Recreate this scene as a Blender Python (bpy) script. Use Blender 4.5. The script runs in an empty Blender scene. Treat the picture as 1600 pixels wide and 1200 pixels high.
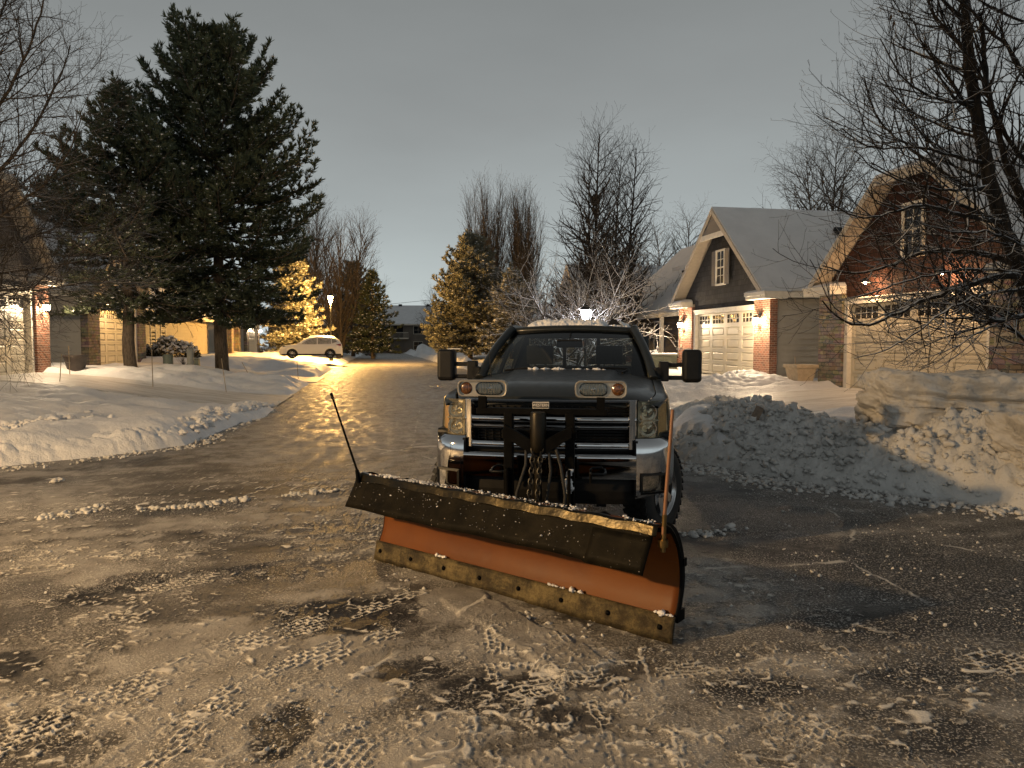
import bpy, bmesh, math, random
import numpy as np
from mathutils import Vector, Matrix, Euler

random.seed(7)
RNG = np.random.default_rng(11)
SC = bpy.context.scene
COL = SC.collection
R = math.radians
PI = math.pi

# ------------------------------------------------------------------ camera maths
CAM_H = 1.75
FPX = 1150.0
PITCH = math.atan(64 / FPX)

def ray(x, y):
    a = (x - 800) / FPX
    b = (600 - y) / FPX
    return Vector((a, math.cos(PITCH) + b * math.sin(PITCH), -math.sin(PITCH) + b * math.cos(PITCH)))

def G(x, y, z=0.0):
    """point of the plane at height z seen at photo pixel x, y"""
    d = ray(x, y)
    t = (z - CAM_H) / d.z
    return Vector((d.x * t, d.y * t, z))

def AT(x, y, Y):
    d = ray(x, y)
    t = Y / d.y
    return Vector((d.x * t, Y, CAM_H + d.z * t))

# street axes: U along the street (away), V to the right of it
U = Vector((-0.186, 0.98255, 0.0))
V = Vector((0.98255, 0.186, 0.0))

def S(s, r, z=0.0):
    p = U * s + V * r
    return Vector((p.x, p.y, z))

# ------------------------------------------------------------------ noise in numpy
def _hash(ix, iy, seed):
    h = (ix.astype(np.int64) * 374761393 + iy.astype(np.int64) * 668265263 + seed * 1274126177) & 0x7FFFFFFF
    h = ((h ^ (h >> 13)) * 1274126177) & 0x7FFFFFFF
    h = h ^ (h >> 16)
    return (h & 0xFFFF) / 65535.0

def vnoise(x, y, seed=0):
    ix = np.floor(x); iy = np.floor(y)
    fx = x - ix; fy = y - iy
    fx = fx * fx * fx * (fx * (fx * 6 - 15) + 10); fy = fy * fy * fy * (fy * (fy * 6 - 15) + 10)
    a = _hash(ix, iy, seed); b = _hash(ix + 1, iy, seed)
    c = _hash(ix, iy + 1, seed); d = _hash(ix + 1, iy + 1, seed)
    return (a * (1 - fx) + b * fx) * (1 - fy) + (c * (1 - fx) + d * fx) * fy * 1.0

def fbm(x, y, octv=4, seed=0, gain=0.5):
    """about -1..1"""
    t = np.zeros_like(x); amp = 1.0; tot = 0
    for o in range(octv):
        t += amp * (vnoise(x * 2 ** o + 17.3 * o, y * 2 ** o - 9.1 * o, seed + o) * 2 - 1)
        tot += amp; amp *= gain
    return t / tot * 1.6

def worley(x, y, seed=0):
    ix = np.floor(x); iy = np.floor(y)
    best = np.full_like(x, 9.0)
    for dx in (-1, 0, 1):
        for dy in (-1, 0, 1):
            cx = ix + dx; cy = iy + dy
            px = cx + _hash(cx, cy, seed); py = cy + _hash(cx, cy, seed + 77)
            sz = 0.75 + 0.6 * _hash(cx, cy, seed + 191)
            best = np.minimum(best, np.hypot(x - px, y - py) / sz)
    return best

def sstep(a, b, x):
    t = np.clip((x - a) / (b - a), 0, 1)
    return t * t * (3 - 2 * t)

# ------------------------------------------------------------------ mesh helpers
def tag(o, label=None, cat=None, group=None, kind=None):
    if label: o['label'] = label
    if cat: o['category'] = cat
    if group: o['group'] = group
    if kind: o['kind'] = kind
    return o

def empty(name, loc=(0, 0, 0), rz=0.0, label=None, cat=None, group=None):
    o = bpy.data.objects.new(name, None)
    COL.objects.link(o)
    o.location = loc
    o.rotation_euler = (0, 0, rz)
    o.empty_display_size = 0.2
    return tag(o, label, cat, group)

def copy_tree(o, parent=None):
    c = o.copy(); COL.objects.link(c); c.parent = parent
    for ch in list(o.children):
        copy_tree(ch, c)
    return c

def smooth_angle(me, ang=35):
    me.shade_smooth() if hasattr(me, 'shade_smooth') else None
    try:
        me.set_sharp_from_angle(angle=R(ang))
    except Exception:
        pass

def add_bevel(o, w, seg=2, ang=40):
    m = o.modifiers.new('bevel', 'BEVEL')
    m.width = w; m.segments = seg; m.limit_method = 'ANGLE'; m.angle_limit = R(ang)
    m.harden_normals = False
    return o

class MB:
    """collects shapes, then builds ONE mesh object"""
    def __init__(self):
        self.v = []; self.f = []; self.mi = []
        self.M = None
    def add(self, verts, faces, mi=0):
        b = len(self.v)
        if self.M is not None:
            verts = [self.M @ Vector(p) for p in verts]
        self.v.extend([tuple(p) for p in verts])
        self.f.extend([tuple(i + b for i in f) for f in faces])
        self.mi.extend([mi] * len(faces))
    def box(self, x0, x1, y0, y1, z0, z1, mi=0, M=None):
        vs = [Vector(p) for p in ((x0,y0,z0),(x1,y0,z0),(x1,y1,z0),(x0,y1,z0),(x0,y0,z1),(x1,y0,z1),(x1,y1,z1),(x0,y1,z1))]
        if M is not None: vs = [M @ p for p in vs]
        self.add(vs, [(3,2,1,0),(4,5,6,7),(0,1,5,4),(1,2,6,5),(2,3,7,6),(3,0,4,7)], mi)
    def bar(self, p, q, w, h, mi=0, up=(0, 0, 1)):
        """box-section bar from p to q"""
        p = Vector(p); q = Vector(q); d = (q - p)
        L = d.length; d.normalize()
        s = d.cross(Vector(up))
        if s.length < 1e-4: s = d.cross(Vector((0, 1, 0)))
        s.normalize(); n = s.cross(d)
        vs = []
        for e in (p, q):
            for a, b in ((-1,-1),(1,-1),(1,1),(-1,1)):
                vs.append(e + s * (a * w / 2) + n * (b * h / 2))
        self.add(vs, [(0,1,2,3),(7,6,5,4),(0,4,5,1),(1,5,6,2),(2,6,7,3),(3,7,4,0)], mi)
    def tube(self, pts, rad, n=8, mi=0, cap=True):
        pts = [Vector(p) for p in pts]
        if not isinstance(rad, (list, tuple)): rad = [rad] * len(pts)
        prev = None; rings = []
        vs = []
        for i, p in enumerate(pts):
            if i == 0: t = pts[1] - p
            elif i == len(pts) - 1: t = p - pts[i - 1]
            else: t = pts[i + 1] - pts[i - 1]
            t.normalize()
            if prev is None:
                s = t.cross(Vector((0, 0, 1)))
                if s.length < 1e-3: s = t.cross(Vector((1, 0, 0)))
            else:
                s = prev - t * prev.dot(t)
                if s.length < 1e-5: s = t.cross(Vector((1, 0, 0)))
            s.normalize(); prev = s
            b = t.cross(s)
            for k in range(n):
                a = 2 * PI * k / n
                vs.append(p + (s * math.cos(a) + b * math.sin(a)) * rad[i])
        fs = []
        for i in range(len(pts) - 1):
            for k in range(n):
                k2 = (k + 1) % n
                fs.append((i*n+k, i*n+k2, (i+1)*n+k2, (i+1)*n+k))
        if cap:
            fs.append(tuple(range(n - 1, -1, -1)))
            fs.append(tuple((len(pts) - 1) * n + k for k in range(n)))
        self.add(vs, fs, mi)
    def lathe(self, prof, n=24, M=None, mi=0, closed=False):
        """prof: (radius, z) list, revolved about local z, then M"""
        vs = []; fs = []
        m = len(prof)
        for k in range(n):
            a = 2 * PI * k / n
            for (r, z) in prof:
                vs.append(Vector((r * math.cos(a), r * math.sin(a), z)))
        for k in range(n):
            k2 = (k + 1) % n
            for i in range(m - 1 if not closed else m):
                j = (i + 1) % m
                fs.append((k*m+i, k2*m+i, k2*m+j, k*m+j))
        if M is not None: vs = [M @ p for p in vs]
        self.add(vs, fs, mi)
    def prism(self, poly, M, depth, mi=0):
        """poly in local xy, extruded along +z by depth, placed by M"""
        n = len(poly)
        vs = [M @ Vector((x, y, 0)) for x, y in poly] + [M @ Vector((x, y, depth)) for x, y in poly]
        fs = [tuple(range(n - 1, -1, -1)), tuple(range(n, 2 * n))]
        for i in range(n):
            j = (i + 1) % n
            fs.append((i, j, n + j, n + i))
        self.add(vs, fs, mi)
    def grid(self, rows, mi=0, closed=False):
        """rows: list of equal-length point lists"""
        m = len(rows[0]); vs = [p for r in rows for p in r]; fs = []
        for i in range(len(rows) - 1):
            for k in range(m if closed else m - 1):
                k2 = (k + 1) % m
                fs.append((i*m+k, i*m+k2, (i+1)*m+k2, (i+1)*m+k))
        self.add(vs, fs, mi)
    def quad(self, a, b, c, d, mi=0):
        self.add([a, b, c, d], [(0, 1, 2, 3)], mi)
    def build(self, name, mats, parent=None, smooth=None, bevel=0, seg=2, M=None, solid=0, loc=None):
        me = bpy.data.meshes.new(name)
        vs = self.v
        if M is not None: vs = [tuple(M @ Vector(p)) for p in vs]
        me.from_pydata(vs, [], self.f)
        if not isinstance(mats, (list, tuple)): mats = [mats]
        for m in mats: me.materials.append(m)
        if len(mats) > 1: me.polygons.foreach_set('material_index', self.mi)
        me.update()
        if smooth is not None: smooth_angle(me, smooth)
        o = bpy.data.objects.new(name, me)
        COL.objects.link(o)
        o.parent = parent
        if loc is not None: o.location = loc
        if solid:
            md = o.modifiers.new('solid', 'SOLIDIFY'); md.thickness = solid; md.offset = -1
        if bevel: add_bevel(o, bevel, seg)
        return o

def np_mesh(name, V_, F_, mats, parent=None, smooth=True, mi=None, attrs=None):
    """fast mesh of all-quads or all-tris from numpy arrays"""
    me = bpy.data.meshes.new(name)
    V_ = np.ascontiguousarray(V_, dtype=np.float32); F_ = np.ascontiguousarray(F_, dtype=np.int32)
    k = F_.shape[1]
    me.vertices.add(len(V_)); me.vertices.foreach_set('co', V_.ravel())
    me.loops.add(F_.size); me.loops.foreach_set('vertex_index', F_.ravel())
    me.polygons.add(len(F_))
    me.polygons.foreach_set('loop_start', np.arange(0, F_.size, k, dtype=np.int32))
    try: me.polygons.foreach_set('loop_total', np.full(len(F_), k, dtype=np.int32))
    except Exception: pass
    if not isinstance(mats, (list, tuple)): mats = [mats]
    for m in mats: me.materials.append(m)
    if mi is not None: me.polygons.foreach_set('material_index', np.ascontiguousarray(mi, dtype=np.int32))
    me.polygons.foreach_set('use_smooth', np.full(len(F_), bool(smooth)))
    me.update(calc_edges=True)
    for an, arr in (attrs or {}).items():
        if arr.ndim == 1:
            a = me.attributes.new(an, 'FLOAT', 'POINT'); a.data.foreach_set('value', arr.astype(np.float32))
        else:
            a = me.attributes.new(an, 'FLOAT_VECTOR', 'POINT'); a.data.foreach_set('vector', arr.astype(np.float32).ravel())
    o = bpy.data.objects.new(name, me); COL.objects.link(o); o.parent = parent
    return o

def grid_faces(nx, ny):
    i = np.arange(nx * ny).reshape(ny, nx)
    return np.stack([i[:-1, :-1], i[:-1, 1:], i[1:, 1:], i[1:, :-1]], -1).reshape(-1, 4)

def axis(lo, hi, step, far_lo, far_hi, growth=1.06):
    a = list(np.arange(lo, hi + 1e-6, step))
    st = step
    while a[-1] < far_hi:
        st *= growth; a.append(a[-1] + st)
    st = step; pre = []
    x = lo
    while x > far_lo:
        st *= growth; x -= st; pre.append(x)
    return np.array(pre[::-1] + a)

def text_mesh(body, size, depth, mat, name, parent, M):
    cu = bpy.data.curves.new(name, 'FONT')
    cu.body = body; cu.size = size; cu.extrude = depth; cu.align_x = 'CENTER'; cu.align_y = 'CENTER'
    t = bpy.data.objects.new(name + '_tmp', cu); COL.objects.link(t)
    dg = bpy.context.evaluated_depsgraph_get()
    me = bpy.data.meshes.new_from_object(t.evaluated_get(dg))
    bpy.data.objects.remove(t)
    me.transform(M)
    me.materials.clear(); me.materials.append(mat)
    o = bpy.data.objects.new(name, me); COL.objects.link(o); o.parent = parent
    return o

# ------------------------------------------------------------------ materials
class NT:
    def __init__(self, name):
        self.m = bpy.data.materials.new(name)
        self.m.use_nodes = True
        self.t = self.m.node_tree
        self.b = self.t.nodes['Principled BSDF']
        self.out = self.t.nodes['Material Output']
    def n(self, typ, **kw):
        nd = self.t.nodes.new(typ)
        for k, v in kw.items():
            if k.startswith('i_'):
                nd.inputs[k[2:].replace('_', ' ')].default_value = v
            else:
                setattr(nd, k, v)
        return nd
    def l(self, a, b): self.t.links.new(a, b)
    def set(self, **kw):
        for k, v in kw.items():
            nm = {'color': 'Base Color', 'rough': 'Roughness', 'metal': 'Metallic', 'coat': 'Coat Weight', 'spec': 'Specular IOR Level',
                  'coat_rough': 'Coat Roughness', 'alpha': 'Alpha', 'trans': 'Transmission Weight', 'ior': 'IOR', 'sss': 'Subsurface Weight'}[k]
            if k == 'color': v = (*v, 1) if len(v) == 3 else v
            self.b.inputs[nm].default_value = v
    def val(self, x):
        return x.outputs[0] if hasattr(x, 'outputs') else x
    def math(self, op, a, b=None, c=None, clamp=False):
        nd = self.t.nodes.new('ShaderNodeMath'); nd.operation = op; nd.use_clamp = clamp
        for i, x in enumerate((a, b, c)):
            if x is None: continue
            if isinstance(x, (int, float)): nd.inputs[i].default_value = x
            else: self.l(x, nd.inputs[i])
        return nd.outputs[0]
    def mix(self, f, a, b):
        nd = self.t.nodes.new('ShaderNodeMix'); nd.data_type = 'RGBA'
        for x, s in ((f, nd.inputs['Factor']), (a, nd.inputs[6]), (b, nd.inputs[7])):
            if isinstance(x, (int, float)): s.default_value = x
            elif isinstance(x, tuple): s.default_value = (*x, 1) if len(x) == 3 else x
            else: self.l(x, s)
        return nd.outputs[2]
    def noise(self, vec, scale, detail=4, rough=0.55, dist=0.0):
        nd = self.t.nodes.new('ShaderNodeTexNoise')
        nd.inputs['Scale'].default_value = scale; nd.inputs['Detail'].default_value = detail
        nd.inputs['Roughness'].default_value = rough; nd.inputs['Distortion'].default_value = dist
        if vec is not None: self.l(vec, nd.inputs['Vector'])
        return nd.outputs['Fac']
    def voro(self, vec, scale, feature='F1', out='Distance', rnd=1.0):
        nd = self.t.nodes.new('ShaderNodeTexVoronoi'); nd.feature = feature
        nd.inputs['Scale'].default_value = scale; nd.inputs['Randomness'].default_value = rnd
        if vec is not None: self.l(vec, nd.inputs['Vector'])
        return nd.outputs[out]
    def ramp(self, fac, stops, interp='LINEAR'):
        nd = self.t.nodes.new('ShaderNodeValToRGB'); cr = nd.color_ramp; cr.interpolation = interp
        while len(cr.elements) > 1: cr.elements.remove(cr.elements[-1])
        for i, (p, c) in enumerate(stops):
            if isinstance(c, (int, float)): c = (c, c, c, 1)
            elif len(c) == 3: c = (*c, 1)
            e = cr.elements[0] if i == 0 else cr.elements.new(p)
            e.position = p; e.color = c
        self.l(fac, nd.inputs['Fac'])
        return nd.outputs['Color']
    def smooth(self, x, a, b):
        nd = self.t.nodes.new('ShaderNodeMapRange'); nd.interpolation_type = 'SMOOTHSTEP'
        nd.inputs['From Min'].default_value = a; nd.inputs['From Max'].default_value = b
        self.l(x, nd.inputs['Value'])
        return nd.outputs[0]
    def obj(self):
        return self.t.nodes.new('ShaderNodeTexCoord').outputs['Object']
    def scale(self, vec, s):
        nd = self.t.nodes.new('ShaderNodeMapping'); nd.inputs['Scale'].default_value = s
        self.l(vec, nd.inputs['Vector']); return nd.outputs[0]
    def bump(self, h, dist=0.01, strength=1.0, normal=None):
        nd = self.t.nodes.new('ShaderNodeBump'); nd.inputs['Distance'].default_value = dist
        nd.inputs['Strength'].default_value = strength
        self.l(h, nd.inputs['Height'])
        if normal is not None: self.l(normal, nd.inputs['Normal'])
        self.l(nd.outputs[0], self.b.inputs['Normal'])
        return nd.outputs[0]
    def color(self, x): self.l(x, self.b.inputs['Base Color'])
    def rough(self, x): self.l(x, self.b.inputs['Roughness'])

def simple(name, col, rough=0.5, metal=0.0, var=0.15, scale=8.0, bump=0.0, coat=0.0, spec=0.5, bscale=40):
    t = NT(name); t.set(color=col, rough=rough, metal=metal, coat=coat, spec=spec)
    if var:
        o = t.obj()
        f = t.noise(o, scale, 5, 0.6)
        d = tuple(c * (1 - var) for c in col); u = tuple(min(1, c * (1 + var)) for c in col)
        t.color(t.mix(t.smooth(f, 0.3, 0.7), d, u))
        if bump:
            t.bump(t.noise(o, bscale, 4), bump)
    return t.m

def emis(name, col, strength):
    t = NT(name)
    t.set(color=col, rough=0.4)
    t.b.inputs['Emission Color'].default_value = (*col, 1)
    t.b.inputs['Emission Strength'].default_value = strength
    return t.m
# ================================================================== MATERIALS
M = {}
M['chrome'] = simple('chrome', (0.62, 0.62, 0.63), 0.07, 1.0, var=0.06, scale=3)
M['black'] = simple('black_plastic', (0.006, 0.006, 0.0065), 0.45, var=0.3, spec=.25)
M['black_steel'] = simple('black_steel', (0.0035, 0.0035, 0.0035), 0.5, 0.0, var=0.4, bump=0.0006, spec=.06)
M['rubber'] = simple('rubber', (0.013, 0.013, 0.013), 0.75, var=0.3, bump=0.001)
M['alloy'] = simple('alloy', (0.45, 0.45, 0.46), 0.22, 1.0, var=0.12)
M['seat'] = simple('seat_cloth', (0.06, 0.062, 0.065), 0.85, var=0.2)
M['dash'] = simple('dash', (0.025, 0.026, 0.028), 0.7, var=0.2)
M['trimwhite'] = simple('trim_white', (0.66, 0.62, 0.54), 0.55, var=0.08, bump=0.0005)
M['trimbeige'] = simple('trim_beige', (0.46, 0.40, 0.32), 0.6, var=0.08)
M['door_beige'] = simple('door_beige', (0.50, 0.45, 0.35), 0.5, var=0.06, scale=1.5)
M['siding_grey'] = simple('siding_grey', (0.40, 0.375, 0.33), 0.6, var=0.08, scale=2)
M['siding_beige'] = simple('siding_beige', (0.30, 0.26, 0.19), 0.65, var=0.08, scale=2)
M['siding_dark'] = simple('siding_dark', (0.035, 0.030, 0.030), 0.7, var=0.15, scale=2)
M['shutter'] = simple('shutter', (0.10, 0.10, 0.105), 0.5, var=0.1)
M['pot_dark'] = simple('pot_dark', (0.045, 0.036, 0.032), 0.6, var=0.2)
M['pot_beige'] = simple('pot_beige', (0.42, 0.34, 0.24), 0.7, var=0.12, bump=0.002)
M['soil'] = simple('soil', (0.05, 0.04, 0.03), 0.9, var=0.3, bump=0.01)
M['util_green'] = simple('utility_green', (0.13, 0.16, 0.13), 0.6, var=0.1)
M['util_grey'] = simple('utility_grey', (0.22, 0.23, 0.21), 0.6, var=0.1)
M['stake'] = simple('stake_wood', (0.33, 0.26, 0.17), 0.8, var=0.2, scale=20)
M['board'] = simple('weathered_board', (0.20, 0.15, 0.11), 0.8, var=0.3, scale=14, bump=0.003)
M['bin'] = simple('bin_olive', (0.10, 0.11, 0.075), 0.55, var=0.12)
M['orange_rod'] = simple('orange_rod', (0.22, 0.10, 0.045), 0.45, var=0.12)
M['brass'] = simple('old_brass', (0.20, 0.13, 0.05), 0.35, 1.0, var=0.25, scale=20)
M['dark_metal'] = simple('lamp_metal', (0.02, 0.02, 0.02), 0.5, var=0.2)
M['wire'] = simple('wire', (0.02, 0.02, 0.02), 0.6, var=0.1)
M['amber'] = simple('amber_lens', (0.085, 0.032, 0.008), 0.25, 0.0, var=0.7, scale=70, coat=.5)
M['red_lens'] = simple('red_lens', (0.30, 0.02, 0.02), 0.15, var=0.1, coat=1.0)
M['plate_white'] = simple('name_plate', (0.02, 0.02, 0.02), 0.4, var=0.1)
M['letter'] = simple('letter_white', (0.75, 0.72, 0.68), 0.4, var=0.05)
M['number_plate'] = simple('number_plate', (0.26, 0.23, 0.18), 0.6, var=0.1)
M['number_ink'] = simple('number_ink', (0.02, 0.02, 0.02), 0.6, var=0.1)

# truck paint: dark metallic grey-green with a clear coat and road film
t = NT('truck_paint'); t.set(color=(0.02, 0.024, 0.027), rough=0.32, metal=0.1, coat=0.2, coat_rough=0.1, spec=.25)
o = t.obj(); f = t.noise(o, 3.0, 6, 0.65)
t.color(t.mix(t.smooth(f, 0.35, 0.75), (0.012, 0.015, 0.017), (0.022, 0.024, 0.024)))
t.rough(t.math('ADD', t.math('MULTIPLY', t.noise(o, 14, 5), 0.25), 0.22))
M['paint'] = t.m
M['frost'] = simple('frosted_glass', (.30, .29, .27), .5, var=.4, scale=5)
t = NT('white_car_paint'); t.set(color=(0.78, 0.77, 0.74), rough=0.35, coat=0.6, coat_rough=0.1)
M['white_paint'] = t.m

def glass(name, tint, refl=0.16, rough=0.02):
    t = NT(name)
    tr = t.n('ShaderNodeBsdfTransparent'); tr.inputs['Color'].default_value = (*tint, 1)
    gl = t.n('ShaderNodeBsdfGlossy'); gl.inputs['Roughness'].default_value = rough
    gl.inputs['Color'].default_value = (0.8, 0.8, 0.8, 1)
    fr = t.n('ShaderNodeFresnel'); fr.inputs['IOR'].default_value = 1.5
    mx = t.n('ShaderNodeMixShader')
    t.l(t.math('ADD', t.math('MULTIPLY', fr.outputs[0], 1.0), refl - 0.04, clamp=True), mx.inputs[0])
    t.l(tr.outputs[0], mx.inputs[1]); t.l(gl.outputs[0], mx.inputs[2])
    t.l(mx.outputs[0], t.out.inputs['Surface'])
    return t.m
M['glass'] = glass('window_glass', (0.40, 0.43, 0.42), 0.05)
M['dark_chrome'] = simple('dark_chrome', (0.16, 0.16, 0.165), .2, 1.0, var=.1)
M['lens'] = glass('clear_lens', (0.86, 0.84, 0.78), 0.06, 0.04)
def hazy(name, tint, haze, col):
    t = NT(name)
    tr = t.n('ShaderNodeBsdfTransparent'); tr.inputs['Color'].default_value = (*tint, 1)
    t.set(color=col, rough=.15, spec=.5)
    mx = t.n('ShaderNodeMixShader'); mx.inputs[0].default_value = haze
    t.l(tr.outputs[0], mx.inputs[1]); t.l(t.b.outputs[0], mx.inputs[2]); t.l(mx.outputs[0], t.out.inputs['Surface'])
    return t.m
M['hazy_lens'] = hazy('hazy_lens', (0.95, 0.90, 0.76), .16, (.45, .41, .31))
M['lamp_shell'] = simple('lamp_shell', (.62, .60, .54), .28, .75, var=.1)
M['mirror'] = simple('mirror_glass', (0.7, 0.7, 0.7), 0.03, 1.0, var=0)
t = NT('house_glass'); t.set(color=(0.010, 0.011, 0.013), rough=0.12, spec=0.25)
M['pane'] = t.m

# bulbs and lamps
M['bulb_warm'] = emis('bulb_warm', (1.0, 0.76, 0.50), 90.0)
M['bulb_white'] = emis('bulb_white', (0.95, 0.95, 1.0), 45.0)
M['bulb_sodium'] = emis('bulb_sodium', (1.0, 0.66, 0.25), 90.0)
M['lit_window'] = emis('lit_window', (0.8, 0.8, 0.85), 1.2)

# snow
def snow_mat(name, c1, c2, dirt, bscale=22, bdist=0.02, dirt_amt=0.5):
    t = NT(name); t.set(rough=0.55, spec=0.35)
    o = t.obj()
    a = t.noise(o, 1.3, 5, 0.6); b = t.noise(o, 9.0, 6, 0.65)
    c = t.mix(t.smooth(a, 0.3, 0.7), c1, c2)
    c = t.mix(t.math('MULTIPLY', t.smooth(b, 0.52, 0.75), dirt_amt), c, dirt)
    t.color(c)
    h = t.math('ADD', t.noise(o, bscale, 6, 0.62), t.math('MULTIPLY', t.noise(o, bscale * 5, 3, 0.6), 0.35))
    t.bump(h, bdist, 0.8)
    return t.m
M['snow'] = snow_mat('snow', (0.70, 0.70, 0.71), (0.78, 0.78, 0.78), (0.52, 0.50, 0.47), 9, 0.035, 0.3)
M['snow_dirty'] = snow_mat('dirty_snow', (0.56, 0.55, 0.53), (0.68, 0.67, 0.65), (0.30, 0.28, 0.25), 20, 0.025, 0.5)
M['snow_old'] = snow_mat('old_crusted_snow', (0.44, 0.425, 0.40), (0.58, 0.56, 0.53), (0.18, 0.165, 0.145), 16, 0.03, 0.6)
M['snow_clean'] = snow_mat('fresh_snow', (0.74, 0.74, 0.76), (0.80, 0.80, 0.81), (0.68, 0.68, 0.69), 18, 0.012, 0.2)
M['snow_roof'] = snow_mat('roof_snow', (0.56, 0.56, 0.57), (0.62, 0.62, 0.63), (0.50, 0.50, 0.51), 3, 0.02, 0.4)

t = NT('packed_drive_snow'); t.set(rough=0.5, spec=0.4); o = t.obj()
so = t.scale(o, (0.35, 2.2, 1))
a = t.noise(so, 1.6, 6, 0.65, 0.6); b = t.noise(o, 8, 6, 0.65)
c = t.mix(t.smooth(a, 0.35, 0.62), (0.46, 0.44, 0.41), (0.68, 0.67, 0.65))
c = t.mix(t.math('MULTIPLY', t.smooth(b, 0.55, 0.7), 0.5), c, (0.34, 0.31, 0.28)); t.color(c)
t.bump(t.math('ADD', a, t.math('MULTIPLY', t.noise(o, 45, 5), 0.4)), 0.02)
M['drive'] = t.m

# walls
def wall_vec(t, mult=1.0):
    o = t.obj(); sp = t.n('ShaderNodeSeparateXYZ'); t.l(o, sp.inputs[0])
    cb = t.n('ShaderNodeCombineXYZ')
    t.l(t.math('ADD', sp.outputs[0], sp.outputs[1]), cb.inputs[0]); t.l(sp.outputs[2], cb.inputs[1])
    return cb.outputs[0], o

t = NT('red_brick'); t.set(rough=0.85, spec=0.2); v, o = wall_vec(t)
br = t.n('ShaderNodeTexBrick'); t.l(v, br.inputs['Vector'])
br.inputs['Scale'].default_value = 1.0; br.inputs['Brick Width'].default_value = 0.21; br.inputs['Row Height'].default_value = 0.075
br.inputs['Mortar Size'].default_value = 0.009; br.inputs['Mortar Smooth'].default_value = 0.3; br.inputs['Bias'].default_value = -0.1
br.inputs['Color1'].default_value = (0.27, 0.10, 0.06, 1); br.inputs['Color2'].default_value = (0.075, 0.035, 0.028, 1); br.inputs['Mortar'].default_value = (0.40, 0.34, 0.28, 1)
c = t.mix(t.math('MULTIPLY', t.noise(o, 9, 5), 0.35), br.outputs['Color'], (0.30, 0.17, 0.11)); t.color(c)
t.bump(t.math('SUBTRACT', t.math('MULTIPLY', t.noise(o, 40, 4), 0.4), br.outputs['Fac']), 0.012)
M['brick'] = t.m

t = NT('ledge_stone'); t.set(rough=0.85, spec=0.2); v, o = wall_vec(t)
nz = t.n('ShaderNodeTexNoise'); nz.inputs['Scale'].default_value = 4.5; t.l(v, nz.inputs['Vector'])
vm = t.n('ShaderNodeVectorMath', operation='MULTIPLY_ADD'); t.l(nz.outputs['Color'], vm.inputs[0]); vm.inputs[1].default_value = (0.10, 0.05, 0); t.l(v, vm.inputs[2])
br = t.n('ShaderNodeTexBrick'); t.l(vm.outputs[0], br.inputs['Vector'])
br.squash = 0.6; br.squash_frequency = 3; br.offset = 0.42
br.inputs['Scale'].default_value = 1.0; br.inputs['Brick Width'].default_value = 0.30; br.inputs['Row Height'].default_value = 0.115
br.inputs['Mortar Size'].default_value = 0.014; br.inputs['Mortar Smooth'].default_value = 0.5
br.inputs['Color1'].default_value = (0.30, 0.22, 0.13, 1); br.inputs['Color2'].default_value = (0.12, 0.085, 0.055, 1); br.inputs['Mortar'].default_value = (0.07, 0.055, 0.04, 1)
vc = t.voro(t.scale(v, (1, 2.3, 1)), 3.2, 'F1', 'Color')
c = t.mix(0.35, br.outputs['Color'], vc)
hs = t.n('ShaderNodeHueSaturation'); hs.inputs['Saturation'].default_value = 0.55; hs.inputs['Value'].default_value = 0.72; t.l(c, hs.inputs['Color'])
c = t.mix(0.55, hs.outputs[0], br.outputs['Color']); t.color(c)
t.bump(t.math('SUBTRACT', t.math('MULTIPLY', t.noise(o, 18, 5), 0.7), br.outputs['Fac']), 0.035)
M['stone'] = t.m

def shake(name, c1, c2, mort):
    t = NT(name); t.set(rough=0.8, spec=0.25); v, o = wall_vec(t)
    br = t.n('ShaderNodeTexBrick'); t.l(v, br.inputs['Vector']); br.offset = 0.37; br.squash = 0.7; br.squash_frequency = 3
    br.inputs['Scale'].default_value = 1.0; br.inputs['Brick Width'].default_value = 0.26; br.inputs['Row Height'].default_value = 0.20
    br.inputs['Mortar Size'].default_value = 0.008; br.inputs['Mortar Smooth'].default_value = 0.1
    br.inputs['Color1'].default_value = (*c1, 1); br.inputs['Color2'].default_value = (*c2, 1); br.inputs['Mortar'].default_value = (*mort, 1)
    t.color(br.outputs['Color'])
    sp = t.n('ShaderNodeSeparateXYZ'); t.l(v, sp.inputs[0])
    saw = t.math('FRACT', t.math('DIVIDE', sp.outputs[1], 0.20))
    t.bump(t.math('SUBTRACT', t.math('ADD', t.math('MULTIPLY', t.noise(t.scale(o, (1, 1, .2)), 40, 4), 0.25), t.math('MULTIPLY', saw, -0.8)), br.outputs['Fac']), 0.02)
    return t.m
M['shake_grey'] = shake('grey_shakes', (0.044, 0.044, 0.046), (0.022, 0.023, 0.025), (0.006, 0.006, 0.006))
M['shake_red'] = shake('red_brown_shakes', (0.062, 0.026, 0.018), (0.036, 0.016, 0.012), (0.006, 0.004, 0.003))

# bark and foliage
def bark(name, c1, c2, snow_amt=0.6, thr=0.45):
    """bark with snow lying on the upward sides"""
    t = NT(name); t.set(rough=0.85, spec=0.2); o = t.obj()
    b = t.noise(t.scale(o, (1, 1, .25)), 22, 5, .65)
    c = t.mix(t.smooth(b, .35, .65), c1, c2)
    g = t.n('ShaderNodeNewGeometry'); sp = t.n('ShaderNodeSeparateXYZ'); t.l(g.outputs['Normal'], sp.inputs[0])
    nz = t.math('ADD', sp.outputs[2], t.math('MULTIPLY', t.math('SUBTRACT', t.noise(o, 2.2, 4), .5), .9))
    f = t.math('MULTIPLY', t.smooth(nz, thr, thr + .18), snow_amt)
    t.color(t.mix(f, c, (0.72, 0.72, 0.73)))
    t.bump(b, .01)
    return t.m
M['bark'] = bark('bark', (0.022, 0.018, 0.014), (0.05, 0.041, 0.033), 0.6, .62)
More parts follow.
